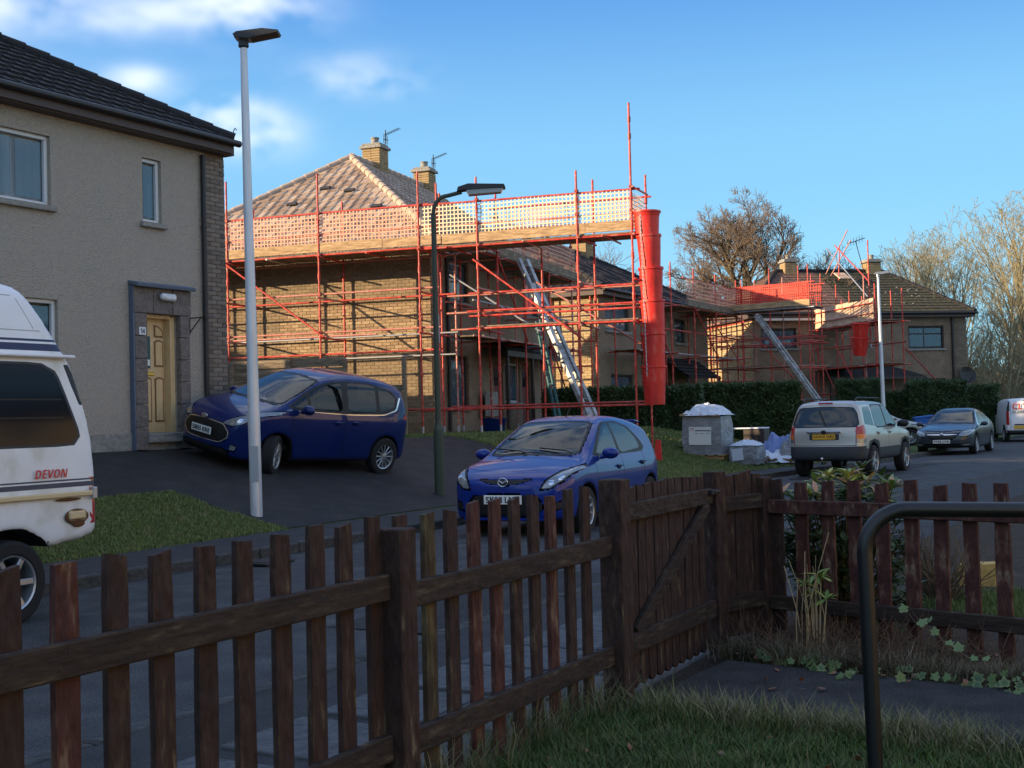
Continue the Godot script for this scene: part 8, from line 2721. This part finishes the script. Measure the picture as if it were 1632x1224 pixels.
	for i in 18:
		var p := Vector3(R(-0.9, 1.3), 0.02, R(0.1, 0.34))
		var heading := R(-0.6, 0.6) + (PI if rng.randf() < 0.5 else 0.0)
		var climb := 0.5 if i < 5 else 0.04
		if i < 5: p = Vector3(R(0.15, 1.3), 0.05, R(-0.12, 0.08))
		var pts: Array = [p]
		for j in 9:
			heading += R(-0.4, 0.4)
			p += Vector3(cos(heading) * 0.07, R(0.0, 1.0) * climb * 0.14, sin(heading) * 0.03)
			pts.append(p)
			var t := Transform3D(Basis.from_euler(Vector3(R(-1.2, -0.3), R(-0.9, 0.9), R(-0.8, 0.8))).scaled(Vector3.ONE * R(0.5, 0.85)), p + Vector3(R(-0.02, 0.02), R(0.01, 0.05), R(0.0, 0.05)))
			var vg := rng.randf() < 0.7
			var o := inst(lfm, "leaf", cream if vg else ig[1], iv)
			o.transform = t
			if vg: inst(inm, "leaf_centre", ig[rng.randi() % 2], o)
		b.path(pts, 0.0025, 4)
	put(b, "stems", M.bark, iv)
	# stone, low lawn and twigs in the next garden
	var st := thing("sandstone_block", "yellow sandstone block lying beyond the red fence", "stone", fr(3.66, 0.1, 10.1, 120.0))
	b = mb()
	_crumple(b, Vector3(-0.14, 0, -0.09), Vector3(0.14, 0.2, 0.09), 0.012, 21)
	put(b, "block", M.sandstone, st)
	grass("neighbour_grass", 1500, func() -> Vector3:
		return W(R(2.9, 4.6), 0.13, R(8.3, 9.6)), tuft(10, 0.07, 0.07, 0.004, 0.8), [Color(0.10, 0.16, 0.035), Color(0.12, 0.17, 0.05)])
	var tw := thing("bare_shrub", "low bare twiggy shrub behind the red fence, right of the evergreen", "shrub", fr(3.05, 0.1, 9.2, 0.0))
	b = mb()
	for i in 70:
		var d := Vector3(R(-1, 1), R(0.4, 1.2), R(-0.7, 0.7)).normalized()
		var m := d * R(0.15, 0.4)
		b.tube(Vector3(d.x * 0.05, 0, d.z * 0.05), m, 0.008, 0.005, 4, false)
		for j in 3: b.tube(m, m + (d + Vector3(R(-0.8, 0.8), R(-0.2, 0.7), R(-0.8, 0.8))).normalized() * R(0.15, 0.35), 0.004, 0.0015, 3, false)
	put(b, "twigs", M.bark, tw)
	# fallen leaves
	var fl := mb()
	fl.prism(pv([0, 0, 0.02, 0.015, 0.024, 0.035, 0.0, 0.06, -0.022, 0.036, -0.02, 0.014]), -0.0006, 0.0006)
	var xs: Array = []
	var cs: Array = []
	for i in 60:
		var p := Vector2(R(0.0, 1.6), R(4.5, 5.4)) if i < 24 else Vector2(R(1.2, 2.8), R(6.2, 7.2))
		xs.append(Transform3D(Basis.from_euler(Vector3(R(-2.2, -0.6), R(0, TAU), R(-0.9, 0.9))).scaled(Vector3.ONE * R(0.45, 0.85)), W(p.x, 0.185, p.y)))
		cs.append([Color(0.22, 0.09, 0.04), Color(0.16, 0.08, 0.04), Color(0.28, 0.13, 0.06)][i % 3])
	multi("fallen_leaves", fl.mesh(), xs, cs, M.leaf)
	# hedges
	rng.seed = 15
	hedge("dark clipped hedge behind the debris chute, before the stepped terrace", fr(3.3, 0.75, 38.0, 92.0), Vector3(4.6, 1.55, 1.0))
	hedge("dark clipped hedge behind the wrapped pallets", fr(7.35, 0.4, 39.6, 97.0), Vector3(3.0, 1.95, 1.3))
	hedge("rounded green bush at the right end of the clipped hedge", fr(9.15, 0.35, 40.4, 97.0), Vector3(1.0, 1.1, 1.0))
	hedge("square clipped hedge before the far porch, left of the far lamp", fr(14.6, 0.35, 53.6, 95.0), Vector3(1.7, 2.35, 1.0), 150.0)
	hedge("low dark hedge between the far lamp and the rounded bush", fr(16.2, 0.3, 55.0, 95.0), Vector3(1.6, 1.9, 0.9), 150.0)
	hedge("broad rounded green bush under the far house window", fr(18.2, 0.3, 54.6, 95.0), Vector3(2.3, 2.3, 1.4), 150.0)
	hedge("dark bush at the corner of the far house by the wood", fr(20.3, 0.3, 55.6, 95.0), Vector3(1.6, 2.1, 1.2), 150.0)
func dv(deg: float) -> Vector2: return Vector2(sin(deg_to_rad(deg)), cos(deg_to_rad(deg)))

func _ready() -> void:
	rng.seed = 1
	var cam := Camera3D.new()
	cam.name = "camera"
	cam.fov = 33.67
	cam.near = 0.05
	cam.far = 1500.0
	add_child(cam)
	cam.transform = Transform3D(Basis(Vector3.RIGHT, atan(53.0 / 2022.0)) * Basis(Vector3.BACK, -0.025), Vector3(0, 1.55, 0))
	cam.current = true
	var we := WorldEnvironment.new()
	we.name = "environment"
	var env := Environment.new()
	env.background_mode = Environment.BG_SKY
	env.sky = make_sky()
	env.background_energy_multiplier = 1.0
	env.ambient_light_source = Environment.AMBIENT_SOURCE_SKY
	env.reflected_light_source = Environment.REFLECTION_SOURCE_SKY
	env.tonemap_mode = Environment.TONE_MAPPER_LINEAR
	env.tonemap_exposure = 2.05
	env.sdfgi_enabled = true
	env.ssao_enabled = true
	env.ssil_enabled = true
	we.environment = env
	add_child(we)
	var sun := DirectionalLight3D.new()
	sun.name = "sun"
	sun.light_energy = 1.6
	sun.light_color = Color(1.0, 0.88, 0.71)
	sun.light_angular_distance = 0.5
	sun.shadow_enabled = true
	add_child(sun)
	var el := deg_to_rad(12.5)
	var to_sun := Vector3(-0.971 * cos(el), sin(el), 0.24 * cos(el))
	sun.transform = Transform3D(Basis.looking_at(-to_sun, Vector3.UP), Vector3(-30, 20, 0))
	make_materials()
	mat("hedge_core", S(34, 42, 24), 1.0)
	mat("dry_stem", S(168, 148, 112), 0.85)
	mat("brush", S(98, 78, 60), 0.95)
	tmat("sandstone", tex(128, 0.06, 4, 0.02, 0.4, [S(170, 138, 76), S(206, 176, 108)], 90), Vector3(2, 2, 2), 0.9)
	street_init()
	build_street()
	build_house_one()
	build_house_two()
	build_house_three()
	build_house_four()
	build_hidden_rows()
	build_scaffold_main()
	build_chute()
	build_scaffold_far()
	build_vehicles()
	build_furniture()
	build_fence()
	build_garden()
	build_trees()
